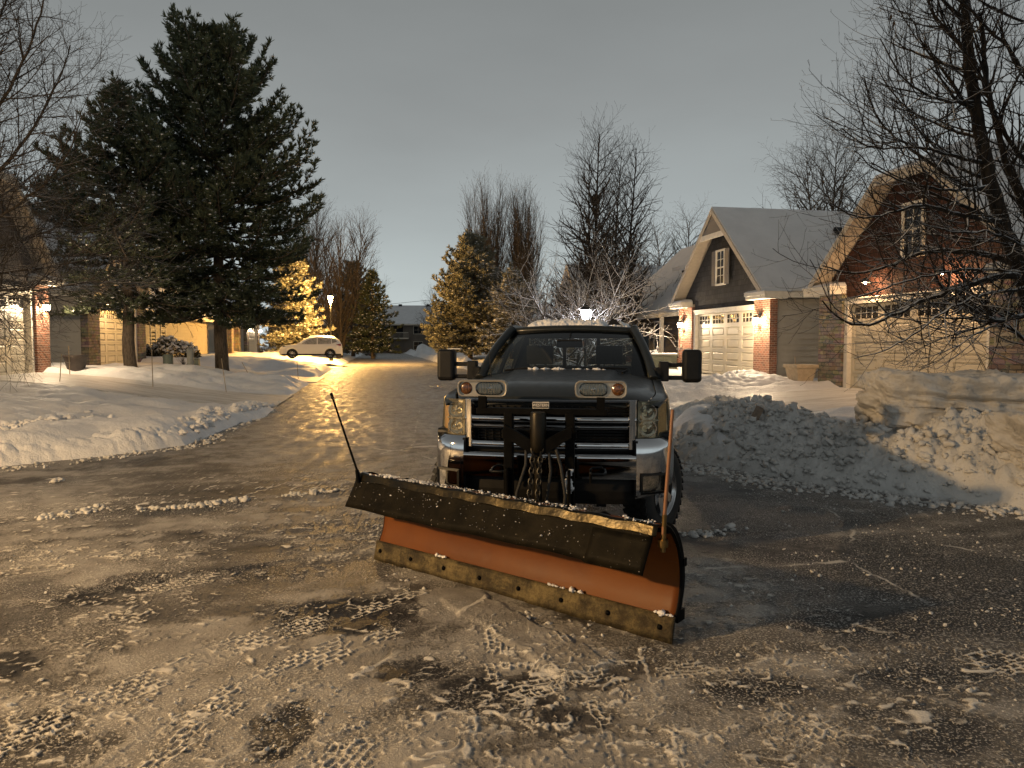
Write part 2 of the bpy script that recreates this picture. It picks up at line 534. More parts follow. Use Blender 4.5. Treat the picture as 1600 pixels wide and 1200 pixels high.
M['bark_plain'] = bark('bark_plain', (0.055, 0.043, 0.032), (0.11, 0.088, 0.066), 0.0)
M['bark_snow'] = bark('bark_snowy', (0.009, 0.0075, 0.006), (0.022, 0.018, 0.015), .8, .45)

M['bark_load'] = bark('bark_snow_laden', (0.05, 0.042, 0.034), (0.09, 0.076, 0.062), 1.0, .02)
def needles(name, c1, c2):
    t = NT(name); t.set(rough=0.7, spec=0.15); o = t.obj()
    f = t.noise(o, 1.1, 4); f2 = t.noise(o, 14, 2)
    t.color(t.mix(t.math('ADD', t.math('MULTIPLY', t.smooth(f, .3, .7), .6), t.math('MULTIPLY', f2, .4)), c1, c2))
    return t.m
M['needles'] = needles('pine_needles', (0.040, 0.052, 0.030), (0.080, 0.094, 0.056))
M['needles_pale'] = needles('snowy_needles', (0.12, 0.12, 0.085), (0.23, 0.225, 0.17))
M['needles_bush'] = needles('bush_leaves', (0.03, 0.035, 0.018), (0.055, 0.05, 0.03))
M['dry_leaf'] = simple('dry_leaf', (0.05, 0.03, 0.015), .8, var=.2)

# plow
t = NT('plow_orange'); t.set(rough=0.45, spec=0.2); o = t.obj()
f = t.noise(o, 2.2, 6, .65); g2 = t.noise(t.scale(o, (.6, 1, 5)), 9, 5, .6)
c = t.mix(t.smooth(f, .3, .7), (0.098, 0.0275, 0.0016), (0.132, 0.039, 0.0025))
c = t.mix(t.math('MULTIPLY', t.smooth(g2, .60, .72), .45), c, (0.12, 0.04, 0.018))
c = t.mix(t.math('MULTIPLY', t.smooth(t.noise(o, 60, 3), .70, .78), .7), c, (0.10, 0.05, 0.03)); t.color(c)
t.rough(t.math('ADD', .33, t.math('MULTIPLY', f, .3)))
t.bump(t.noise(o, 5, 3), .004)
M['orange'] = t.m
t = NT('worn_steel'); t.set(rough=0.4, metal=0.7); o = t.obj()
f = t.noise(o, 5.5, 9, .75); g2 = t.noise(o, 48, 5, .75)
c = t.mix(t.smooth(f, .38, .66), (0.030, 0.024, 0.014), (0.15, 0.118, 0.056))
c = t.mix(t.smooth(g2, .5, .7), c, (0.06, 0.04, 0.02)); t.color(c)
t.rough(t.math('ADD', .34, t.math('MULTIPLY', g2, .35)))
t.bump(t.math('ADD', f, t.math('MULTIPLY', g2, .6)), .012)
M['worn_steel'] = t.m
t = NT('deflector_rubber'); t.set(rough=0.55, spec=0.05); o = t.obj()
f = t.noise(o, 6, 6, .7); sp_ = t.noise(o, 75, 2, .5)
c = t.mix(t.smooth(f, .35, .7), (0.004, 0.0035, 0.0022), (0.012, 0.010, 0.006))
c = t.mix(t.smooth(sp_, .71, .74), c, (0.3, 0.28, 0.25)); t.color(c)
t.bump(t.math('ADD', f, t.smooth(sp_, .69, .74)), .005)
M['deflector'] = t.m
t = NT('clamp_strip'); t.set(rough=0.3, metal=0.8); o = t.obj()
f = t.noise(t.scale(o, (.5, 1, 1)), 8, 6, .7)
t.color(t.mix(t.smooth(f, .3, .7), (0.006, 0.005, 0.003), (0.030, 0.023, 0.010))); t.bump(t.noise(o, 10, 3), .006)
M['strip'] = t.m
# ================================================================== GROUND
# outline of the ploughed roadway (street + junction the camera stands in)
def P2(x, y): g = G(x, y); return (g.x, g.y)
road_poly = []
for s_ in (150, 110, 97, 70, 50, 40, 32.4, 26, 22.8, 18):
    p = S(s_, -2.05 if s_ > 50 else -2.55); road_poly.append((p.x, p.y))
road_poly += [P2(372, 662), P2(330, 680), P2(290, 695), P2(220, 705), P2(150, 713), P2(70, 721), P2(0, 729)]
road_poly += [(-9.0, 9.3), (-13, 8.2), (-30, 5.2), (-60, 0), (-60, -8), (-30, -3.2), (-12, .4), (-9.4, .7), (-7.2, -.3), (-6, -2.5), (-5.5, -6), (-5, -40), (60, -40), (60, -2), (30, 2.5), (12, 5.4)]
road_poly += [P2(1720, 815), P2(1600, 800), P2(1500, 787), P2(1400, 774), P2(1300, 762), P2(1200, 748), P2(1120, 732), P2(1065, 722), (2.2, 11.6)]
for s_ in (14, 18, 24, 32, 45, 60, 80, 97, 110, 150):
    p = S(s_, 5.7); road_poly.append((p.x, p.y))
RP = np.array(road_poly)

def road_sd(X, Y):
    """signed distance to the roadway's outline, positive outside"""
    d2 = np.full(X.shape, 1e9); inside = np.zeros(X.shape, bool)
    n = len(RP)
    for i in range(n):
        ax, ay = RP[i]; bx, by = RP[(i + 1) % n]
        ex, ey = bx - ax, by - ay
        t = np.clip(((X - ax) * ex + (Y - ay) * ey) / (ex * ex + ey * ey), 0, 1)
        d2 = np.minimum(d2, (X - ax - t * ex) ** 2 + (Y - ay - t * ey) ** 2)
        c = ((ay > Y) != (by > Y))
        with np.errstate(divide='ignore', invalid='ignore'):
            xi = ax + (Y - ay) * ex / (ey if abs(ey) > 1e-9 else 1e-9)
        inside ^= c & (X < xi)
    d = np.sqrt(d2)
    return np.where(inside, -d, d)

def SRn(X, Y): return (-0.186 * X + 0.98255 * Y), (0.98255 * X + 0.186 * Y)

DRIVES = [(-1, 20.3, 26.0), (-1, 32.6, 38.8), (-1, 51.5, 58.5), (-1, 69, 75), (1, 13.8, 19.4), (1, 24.2, 29.6), (1, 46, 51)]
def drive_mask(X, Y, soft=.5):
    s, r = SRn(X, Y); m = np.zeros_like(X)
    for side, a, b in DRIVES:
        w = sstep(a - soft, a + soft, s) * (1 - sstep(b - soft, b + soft, s))
        w = w * ((r < 0) if side < 0 else (r > 0))
        m = np.maximum(m, w)
    return m

def base_z(X, Y, sd=None):
    if sd is None: sd = road_sd(X, Y)
    s, r = SRn(X, Y)
    hl = np.where(r < 1.5, 0.80, 0.45)
    wd = np.where(r < 1.5, 8.0, 7.5)
    h = hl * sstep(-.5, wd[()] if np.ndim(wd) == 0 else 1.0, sd) if np.ndim(wd) == 0 else hl * (lambda t: t * t * (3 - 2 * t))(np.clip((sd + .3) / (wd + .3), 0, 1))
    h = np.where(s > 97, 0.15 * sstep(97, 103, s) + h * 0, h)
    return h

def zat(x, y):
    return float(base_z(np.array([float(x)]), np.array([float(y)]))[0])

def terrain_z(X, Y):
    sd = road_sd(X, Y)
    s, r = SRn(X, Y)
    h = base_z(X, Y, sd)
    dm = drive_mask(X, Y)
    lawn = 1 - dm
    edge = sstep(0.0, .5, sd)
    und = 0.13 * fbm(X * .55, Y * .55, 3, 5) + 0.075 * fbm(s * 1.3, r * .55, 3, 9) + .026 * fbm(X * 3.4, Y * 3.4, 4, 12)
    # shallow hollows left by feet
    hol = worley(X * 1.05 + 7, Y * 1.05, 31)
    und -= .10 * np.clip(1 - hol / .46, 0, 1) ** 1.5 * (fbm(X * .25, Y * .25, 2, 60) > -.1)
    h = h + lawn * edge * (0.13 + und)
    # windrows
    far = np.where(r > 5, .45, .17)
    h = h + lawn * (far * np.exp(-((sd - .75) / .55) ** 2)) * (0.7 + .5 * fbm(s * .35, r * .1, 2, 3)) * (s > 9)
    # long mounds between the left-hand drives
    for (sa, sb, ra, rb, hh) in ((27.0, 31.6, -8.5, -3.0, .30), (39.5, 44, -9, -2.8, .42), (45, 50.5, -9, -2.8, .30), (59.5, 66, -9, -2.5, .4), (6, 19, -9, -4, .10)):
        b = np.clip(1 - ((s - (sa + sb) / 2) / ((sb - sa) / 2)) ** 2, 0, 1) * np.clip(1 - ((r - (ra + rb) / 2) / ((rb - ra) / 2)) ** 2, 0, 1)
        h = h + hh * b ** .8 * (.8 + .35 * fbm(X * 1.1, Y * 1.1, 3, 71))
    # ridge across the far end of the street
    h = h + np.where((s > 96.5), 1.0 * np.exp(-((s - 99.5) / 2.2) ** 2) * (.75 + .4 * fbm(r * .3, s * .3, 3, 44)), 0)
    h = h + .02 * dm * fbm(X * 2, Y * 2, 3, 8)
    return np.where(sd < 0, -0.08 + 0 * h, -0.08 + (h + .08) * sstep(0.0, .22, sd))

xs = axis(-16, 16, .09, -120, 120, 1.07); ys = axis(8.5, 34, .09, 5.0, 230, 1.05)
X, Y = np.meshgrid(xs, ys)
Z = terrain_z(X, Y)
snow_ground = np_mesh('snowy_ground', np.stack([X, Y, Z], -1).reshape(-1, 3), grid_faces(len(xs), len(ys)), M['snow'])
tag(snow_ground, kind='structure')

def tz(x, y): return float(terrain_z(np.array([float(x)]), np.array([float(y)]))[0])

# ---------------------------------------------------------------- road
xs = axis(-4.2, 4.4, .0088, -70, 70, 1.04); ys = axis(2.75, 6.2, .0088, -25, 175, 1.022)
X, Y = np.meshgrid(xs, ys)
s, r = SRn(X, Y)
macro = 0.69 + .27 * fbm(X * .55, Y * .75, 5, 21) + .16 * fbm(X * 2.6, Y * 3.4, 5, 23)
# streaks scraped along the street
street = sstep(8, 14, Y)
macro = macro * (1 - street) + street * (.80 + .14 * fbm(s * .10, r * 2.2, 4, 25) + .12 * fbm(s * .25, r * .7, 3, 26))
# right-hand side of the junction is darker, with thinner snow cover
macro += .13 * fbm((.966 * X + .26 * Y) * .32, (-.26 * X + .966 * Y) * 5.5, 4, 27) * (1 - street)
dk = sstep(1.0, 2.2, X) * (1 - sstep(8.5, 10, Y)) * sstep(4.2, 5.0, Y + .12 * X)
macro -= .22 * dk + .10 * sstep(.8, 3.2, X) * (1 - sstep(5, 7, Y))
bfine = .22 * fbm(X * 9, Y * 13, 4, 555)
def blob(x, y, rx, ry, amt):
    global macro
    c = G(x, y); ex = G(x + rx, y) - c; ey = G(x, y - ry) - c
    dx = (X - c.x) / ex.x; dy = (Y - c.y) / ey.y
    d = np.sqrt(dx * dx + dy * dy) + .40 * fbm(X * 2.4, Y * 3.0, 3, int(x + y)) + bfine
    macro += amt * (1 - sstep(.68, 1.08, d))
for b in ((535, 965, 105, 30, -.55), (610, 950, 60, 16, -.35), (165, 930, 70, 16, -.42), (215, 905, 45, 14, -.35), (330, 850, 130, 14, -.22), (400, 895, 45, 18, -.35),
          (20, 1045, 50, 30, -.5), (60, 1170, 110, 60, -.45), (445, 1150, 55, 55, -.55), (640, 1050, 70, 28, -.45), (770, 1085, 90, 30, -.38), (900, 1120, 80, 26, -.3),
          (860, 960, 60, 22, -.3), (1180, 1075, 120, 22, -.35), (1420, 1130, 130, 40, -.25), (1300, 970, 190, 16, -.35), (1480, 930, 120, 18, -.25), (1350, 870, 160, 14, -.2), (1150, 860, 60, 14, -.2),  # long dark strip right of the plough: its shadow painted in as colour
          (1500, 1050, 160, 34, -.18), (250, 800, 120, 10, -.2), (520, 830, 60, 14, -.12),
          (330, 1000, 190, 36, .26), (370, 1085, 150, 40, .30), (560, 1090, 70, 26, .2), (690, 1150, 90, 40, .2), (800, 990, 120, 40, .36), (880, 1030, 80, 26, .36), (700, 945, 60, 20, .3), (1000, 1080, 90, 30, .25),
          (120, 880, 120, 14, .2), (250, 1130, 130, 40, .16), (60, 760, 120, 10, .12), (1250, 1040, 100, 20, .2), (1180, 930, 90, 20, .12), (980, 1160, 120, 30, .12)):
    blob(*b)
# a strip of pressed snow left by the blade, straight edged
def strip(p0, p1, w0, w1, amt):
    global macro
    a = np.array(P2(*p0)); b = np.array(P2(*p1)); e = b - a; L = np.hypot(*e); e /= L
    u = (X - a[0]) * e[0] + (Y - a[1]) * e[1]; v = -(X - a[0]) * e[1] + (Y - a[1]) * e[0]
    w = w0 + (w1 - w0) * np.clip(u / L, 0, 1)
    k = sstep(0, .15, u) * (1 - sstep(L - .08, L, u)) * (1 - sstep(w - .05, w, np.abs(v) + .03 * fbm(X * 6, Y * 6, 3, 3)))
    macro = macro * (1 - k) + k * np.maximum(macro, amt)
    return k
kw = strip((705, 930), (930, 1052), .17, .20, .86)
# tyre tracks: u along, v across
trk = np.zeros(X.shape + (3,), np.float32)
def track(pts, w=.135, px=True):
    pts = [np.array(P2(*p)) if px else np.array(p) for p in pts]
    # smooth
    for _ in range(2):
        q = [pts[0]]
        for a, b in zip(pts[:-1], pts[1:]): q += [a * .75 + b * .25, a * .25 + b * .75]
        q.append(pts[-1]); pts = q
    acc = 0; lo = np.min(pts, 0) - .4; hi = np.max(pts, 0) + .4
    sel = (X > lo[0]) & (X < hi[0]) & (Y > lo[1]) & (Y < hi[1])
    if not sel.any(): return
    xx = X[sel]; yy = Y[sel]; best = np.full(xx.shape, 9.); bu = np.zeros(xx.shape); bv = np.zeros(xx.shape)
    for a, b in zip(pts[:-1], pts[1:]):
        e = b - a; L = np.hypot(*e); e = e / L
        t = (xx - a[0]) * e[0] + (yy - a[1]) * e[1]; tc = np.clip(t, 0, L)
        dx = xx - a[0] - e[0] * tc; dy = yy - a[1] - e[1] * tc; d = np.hypot(dx, dy)
        k = d < best
        best[k] = d[k]; bu[k] = acc + tc[k]; bv[k] = (-dx * e[1] + dy * e[0])[k]
        acc += L
    m = 1 - sstep(w * .88, w, np.abs(bv) + (best > np.abs(bv) + .01) * 9)
    sub = trk[sel]; k = m > sub[:, 2]
    sub[k] = np.stack([bu[k], bv[k], m[k]], -1); trk[sel] = sub
track([(-40, 1180), (180, 1085), (360, 1010), (520, 965), (640, 925)], .14)
track([(160, 1230), (300, 1130), (440, 1050), (600, 985)], .14)
track([(500, 1230), (590, 1140), (740, 1085), (930, 1050), (1120, 1035), (1300, 1025)], .14)
track([(1010, 1230), (985, 1130), (930, 1060), (850, 1000)], .15)
track([(760, 1240), (790, 1130), (800, 1040), (790, 980)], .15)
track([(-20, 900), (200, 868), (420, 845), (600, 835)], .14)
track([(-20, 960), (180, 930), (380, 890), (560, 868)], .14)
track([(1040, 850), (1200, 838), (1330, 820), (1450, 800)], .14)
track([(1130, 1230), (1250, 1130), (1420, 1060), (1620, 1020)], .15)
for r_ in (-.9, .7, 2.6, 4.1):
    track([tuple(S(9.0 + abs(r_), r_)[:2]), tuple(S(20, r_ + .1)[:2]), tuple(S(45, r_)[:2])], .16, False)
crumb = np.clip(.5 + .55 * fbm(X * .9, Y * .9, 3, 91) + .25 * fbm(X * 4, Y * 4, 3, 92), 0, 1)
Z = .012 * fbm(X * .6, Y * .6, 2, 2) + .003 * fbm(X * 4.5, Y * 6, 4, 4) + .010 * (np.clip(macro, 0, 1) - .5) + .018 * kw
# tread marks and pushed-up squiggles of snow, as real relief
def push_field(X, Y, trk):
    nearf = 1 - sstep(8.5, 12, Y)
    wx_ = .021 * fbm(X * 7, Y * 7, 3, 301); wy_ = .021 * fbm(X * 7, Y * 7, 3, 302)
    uu = trk[..., 0] + wx_; vv = trk[..., 1] + wy_
    rw_ = np.floor(vv / .042); fu = np.abs(((uu / .074 + .5 * (rw_ % 2)) % 1.0) - .5) * .074; fv = np.abs((vv / .042) % 1.0 - .5) * .042
    lug = np.maximum(sstep(.037 - .0085, .037 - .002, fu), sstep(.021 - .0075, .021 - .0015, fv))
    brk1 = sstep(-.14, .14, fbm(X * 5.5, Y * 5.5, 3, 311)); brk2 = .35 + .65 * sstep(-.35, .1, fbm(X * 1.0, Y * 1.0, 3, 312))
    tread = lug * trk[..., 2] * brk1 * brk2
    def ridge(a, b, sd_): return np.clip(1 - np.abs(vnoise(a, b, sd_) - .5) * 9.0, 0, 1)
    ax_ = .966 * X + .26 * Y + 2 * wx_; ay_ = -.26 * X + .966 * Y + 2 * wy_
    bx_ = .80 * X - .60 * Y + 2 * wy_; by_ = .60 * X + .80 * Y + 2 * wx_
    dash = ridge(ax_ * 9, ay_ * 21, 321) * sstep(-.05, .18, fbm(X * 12, Y * 15, 2, 322))
    dash2 = ridge(bx_ * 10, by_ * 21, 323) * sstep(.0, .22, fbm(X * 13, Y * 14, 2, 324))
    sqg = ridge(X * 19 + 40 * wx_, Y * 22 + 40 * wy_, 325) * sstep(.02, .25, fbm(X * 14, Y * 14, 2, 326))
    cl1 = sstep(-.32, .15, fbm(X * .85, Y * 1.1, 4, 331)); cl2 = sstep(-.15, .25, fbm(X * .8 + 9, Y * 1.0, 4, 332)); cl3 = sstep(-.25, .2, fbm(X * 1.1, Y * 1.1 + 5, 4, 333))
    bits = np.clip(1 - worley(X * 15 + 3 * wx_ * 15, Y * 21 + 3 * wy_ * 15, 341) / .36, 0, 1) ** .6 * sstep(.12, .5, fbm(X * 1.2, Y * 1.5, 5, 342)) * sstep(-.1, .2, fbm(X * 8, Y * 8, 2, 343))
    rightdk = 1 - .75 * sstep(1.2, 2.6, X - .3 * (5 - Y)) * sstep(4.3, 5.0, Y)
    push = np.maximum.reduce([tread, .95 * dash * cl1, .9 * dash2 * cl2, .8 * sqg * cl3, .9 * bits]) * nearf * rightdk
    push *= .75 + .5 * vnoise(X * 17, Y * 17, 351)
    return push
i1 = int((ys < 12.2).sum()); i0 = int((ys < 1.5).sum()); c0 = int((xs < -11).sum()); c1 = int((xs < 9).sum())
push = np.zeros(X.shape); push[i0:i1, c0:c1] = push_field(X[i0:i1, c0:c1], Y[i0:i1, c0:c1], trk[i0:i1, c0:c1])
Z += .0045 * sstep(8, 13, Y) * fbm(X * 2.6, Y * 1.6, 3, 401)
Z += .0125 * np.clip(push, 0, 1.2) - .006 * np.clip(trk[..., 2], 0, 1) * (Y < 9)
road = np_mesh('road', np.stack([X, Y, Z], -1).reshape(-1, 3), grid_faces(len(xs), len(ys)), [], attrs={
    'macro': np.clip(macro, -.5, 1.5).ravel(), 'trk': trk.reshape(-1, 3), 'crumb': crumb.ravel(), 'push': np.clip(push, 0, 1.3).ravel()})
tag(road, kind='structure')

t = NT('icy_road'); t.set(spec=0.5)
o = t.obj()
am = t.n('ShaderNodeAttribute', attribute_name='macro').outputs['Fac']
ac = t.n('ShaderNodeAttribute', attribute_name='crumb').outputs['Fac']
at_ = t.n('ShaderNodeAttribute', attribute_name='trk').outputs['Vector']
rot = t.n('ShaderNodeMapping'); rot.inputs['Rotation'].default_value = (0, 0, -.187); t.l(o, rot.inputs['Vector'])
n1 = t.noise(o, 3.2, 7, .62, .4)
n2 = t.noise(t.scale(rot.outputs[0], (5.0, 1.2, 1)), 2.6, 6, .65, .3)
n3 = t.noise(o, 42, 5, .68)
n4 = t.noise(o, 170, 3, .6)
cov = t.math('ADD', am, t.math('MULTIPLY', t.math('SUBTRACT', n1, .5), .55))
cov = t.math('ADD', cov, t.math('MULTIPLY', t.math('SUBTRACT', n2, .5), .35))
cov = t.math('ADD', cov, t.math('MULTIPLY', t.math('SUBTRACT', n3, .5), .85))
film = t.smooth(cov, .27, .43)          # thin grey film of ice
pack = t.smooth(cov, .50, .76)          # packed snow
wv = t.n('ShaderNodeVectorMath', operation='MULTIPLY_ADD')
nn = t.n('ShaderNodeTexNoise'); nn.inputs['Scale'].default_value = 9; nn.inputs['Detail'].default_value = 3; t.l(o, nn.inputs['Vector'])
t.l(nn.outputs['Color'], wv.inputs[0]); wv.inputs[1].default_value = (.10, .10, .0); t.l(o, wv.inputs[2])
dots = t.math('MULTIPLY', t.smooth(t.noise(o, 74, 2, .55), .545, .615), t.smooth(ac, .22, .62))
apu = t.n('ShaderNodeAttribute', attribute_name='push').outputs['Fac']
pushed = t.math('MAXIMUM', t.math('MULTIPLY', dots, .62), t.smooth(t.math('ADD', apu, t.math('MULTIPLY', t.math('SUBTRACT', n4, .5), .5)), .28, .75))
# a few cracks filled with snow
ck = t.voro(t.scale(wv.outputs[0], (1.0, .42, 1)), .30, 'DISTANCE_TO_EDGE')
crk = t.math('MULTIPLY', t.math('SUBTRACT', 1.0, t.smooth(ck, .0012, .0042)), t.smooth(t.noise(o, 1.4, 3), .48, .58))
pushed = t.math('MAXIMUM', pushed, t.math('MULTIPLY', crk, .8))
asph = t.mix(t.smooth(n4, .35, .68), (0.008, 0.0075, 0.007), (0.034, 0.031, 0.028))
c = t.mix(t.math('MULTIPLY', film, .85), asph, (0.10, 0.093, 0.085))
c = t.mix(pack, c, t.mix(t.smooth(n1, .3, .7), (0.21, 0.197, 0.18), (0.37, 0.353, 0.33)))
c = t.mix(t.math('MULTIPLY', n4, .35), c, t.mix(.5, c, (0.05, 0.04, 0.03)))
c = t.mix(pushed, c, (0.68, 0.65, 0.60))
t.color(c)
spy = t.n('ShaderNodeSeparateXYZ'); t.l(o, spy.inputs[0])
t.rough(t.math('ADD', t.math('ADD', t.math('SUBTRACT', .52, t.math('MULTIPLY', t.smooth(spy.outputs[1], 8, 16), .19)), t.math('MULTIPLY', pack, .12)), t.math('ADD', t.math('MULTIPLY', t.math('SUBTRACT', n3, .5), .35), t.math('MULTIPLY', t.smooth(spy.outputs[1], 7, 13), t.math('MULTIPLY', t.math('SUBTRACT', t.noise(t.scale(rot.outputs[0], (2.4, .5, 1)), 2.2, 6, .65), .42), 1.3)))))
h = t.math('ADD', t.math('MULTIPLY', pushed, .35), t.math('MULTIPLY', pack, .35))
h = t.math('ADD', h, t.math('MULTIPLY', n3, .45)); h = t.math('ADD', h, t.math('MULTIPLY', n4, .22)); h = t.math('ADD', h, t.math('MULTIPLY', n2, .2))
h = t.math('ADD', h, t.math('MULTIPLY', t.math('MULTIPLY', t.smooth(spy.outputs[1], 8, 15), t.noise(t.scale(rot.outputs[0], (1, .6, 1)), 4.5, 4, .6)), 3.0))
t.bump(h, .017, 1.0)
M['road'] = t.m
road.data.materials.append(t.m)

# ---------------------------------------------------------------- drives (sheets just over the snowy ground)
def drive_sheet(side, a, b, r0, r1):
    n = 60; ss = np.linspace(a, b, 40); rr = np.linspace(r0, r1, n)
    SS, RR = np.meshgrid(ss, rr)
    X_ = -.186 * SS + .98255 * RR; Y_ = .98255 * SS + .186 * RR
    Z_ = np.maximum(terrain_z(X_, Y_), base_z(X_, Y_)) * 1.0
    Z_ = base_z(X_, Y_) + .035 + .012 * fbm(SS * .6, RR * 1.5, 3, 5)
    Z_ -= .30 * (1 - sstep(0, .45, np.minimum(SS - a, b - SS)))
    d = np_mesh('driveway', np.stack([X_, Y_, Z_], -1).reshape(-1, 3), grid_faces(40, n), M['drive'])
    return tag(d, kind='structure')
drive_sheet(-1, 20.6, 25.7, -2.6, -10.3)
drive_sheet(-1, 33.0, 38.4, -2.4, -11.2)
drive_sheet(-1, 52.0, 58.2, -2.1, -9.5)
drive_sheet(1, 14.1, 19.1, 5.6, 13.35)
drive_sheet(1, 24.5, 29.3, 5.6, 13.35)

# ---------------------------------------------------------------- snow banks: lumpy heaps, each a thing of its own
def lumps(X, Y, k=1.0, seed=0):
    a = np.clip(1 - worley(X * 3.3 * k, Y * 3.3 * k, seed) / .72, 0, 1)
    b = np.clip(1 - worley(X * 7.5 * k, Y * 7.5 * k, seed + 5) / .7, 0, 1)
    c = np.clip(1 - worley(X * 15 * k, Y * 15 * k, seed + 9) / .7, 0, 1)
    m = .45 + .55 * fbm(X * .8, Y * .8, 2, seed + 30)
    return (.13 * np.sqrt(a) + .075 * np.sqrt(b) * np.clip(m + .3, .2, 1) + .03 * np.sqrt(c)) / k * np.clip(m + .45, .25, 1.2)

def patch(name, x0, x1, y0, y1, step, hfun, mat, label, cat, group=None):
    xs = np.arange(x0, x1, step); ys = np.arange(y0, y1, step)
    X_, Y_ = np.meshgrid(xs, ys)
    H, keep = hfun(X_, Y_)
    dx = .5 * step * (vnoise(X_ * 19, Y_ * 19, 3) - .5); dy = .5 * step * (vnoise(X_ * 19, Y_ * 19, 8) - .5)
    V_ = np.stack([X_ + dx, Y_ + dy, H], -1).reshape(-1, 3); F_ = grid_faces(len(xs), len(ys))
    kf = keep.ravel()[F_].any(1); F_ = F_[kf]
    used = np.unique(F_); idx = np.full(len(V_), -1); idx[used] = np.arange(len(used))
    o_ = np_mesh(name, V_[used], idx[F_], mat)
    return tag(o_, label, cat, group)

def pile_h(X_, Y_):
    sd = road_sd(X_, Y_); tp = np.clip((X_ - 1.6) / 6.0, 0, 1)
    Wd = 3.3 + .5 * fbm(X_ * .5, Y_ * .5, 2, 3)
    w = np.clip(sd / Wd, 0, 1)
    prof = np.where(w < .45, np.sin(w / .45 * PI / 2) ** .85, np.cos((w - .45) / .55 * PI / 2) ** 1.1)
    Ht = .40 + .20 * tp + .10 * fbm(X_ * .6, Y_ * .6, 3, 41)
    lm = 1.15 * lumps(X_, Y_, 1.15, 51) + .035 * np.abs(fbm(X_ * 9, Y_ * 9, 4, 61)) + .02 * fbm(X_ * 28, Y_ * 28, 3, 62)
    calm = sstep(.3, .7, fbm(X_ * .42 + 3, Y_ * .42, 2, 77)) * .5
    left = 1 - sstep(2.5, 3.6, X_)           # the smoother heap by the truck
    lm = lm * (1 - calm) * (1 - .65 * left)
    h = Ht * prof + lm * sstep(0, .25, sd) * (.45 + prof) + .03 * fbm(X_ * 3, Y_ * 3, 3, 4)
    end = sstep(1.2, 2.2, X_)
    h = h * end - .06 * (1 - sstep(0, .12, sd)) - .25 * sstep(.93, 1.0, w)
    zb = base_z(X_, Y_, sd)
    return np.maximum(zb * .8, 0) * (w > .5) * .4 + h, (sd > -.05) & (sd < 3.9) & (X_ > 1.3)
pile = patch('snow_pile', 1.2, 13.5, 5.2, 15.5, .03, pile_h, M['snow_dirty'], 'long rough heap of ploughed snow lumps right of the truck, below the block', 'snow pile')

def bank_a(X_, Y_):
    s, r = SRn(X_, Y_)
    b = np.clip(1 - ((s - 21.7) / 2.0) ** 2, 0, 1) ** .8 * sstep(6.6, 7.6, r) * (1 - sstep(12.0, 13.2, r))
    h = base_z(X_, Y_) + b * (.36 + .10 * fbm(X_ * .9, Y_ * .9, 3, 6)) + lumps(X_, Y_, 1.1, 15) * b * .8 - .05
    return h, b > .005
patch('snow_bank', 2, 10, 19.5, 28.5, .05, bank_a, M['snow_clean'], 'lamplit lumpy snow bank beside the brick pillar of the dark grey gabled garage', 'snow bank')

def bank_left(X_, Y_):
    sd = road_sd(X_, Y_); s, r = SRn(X_, Y_)
    b = np.exp(-((sd - .42) / .40) ** 2) * (1 - .9 * drive_mask(X_, Y_, .8)) * (1 - sstep(19.8, 20.6, s)) * sstep(6.0, 7.5, s)
    h = .02 + b * (.15 + .06 * fbm(X_ * .7, Y_ * .7, 2, 16)) + lumps(X_, Y_, 1.35, 25) * np.clip(b * 1.1, 0, 1) - .10 * (1 - sstep(-.05, .12, sd)) + .4 * base_z(X_, Y_, sd)
    return h, (sd > -.06) & (sd < 1.25) & (b > .02)
patch('snow_ridge', -9.5, -4.6, 8.5, 21, .028, bank_left, M['snow'], 'low ridge of snow crumbs along the left kerb, glowing orange under lamplight', 'snow ridge')

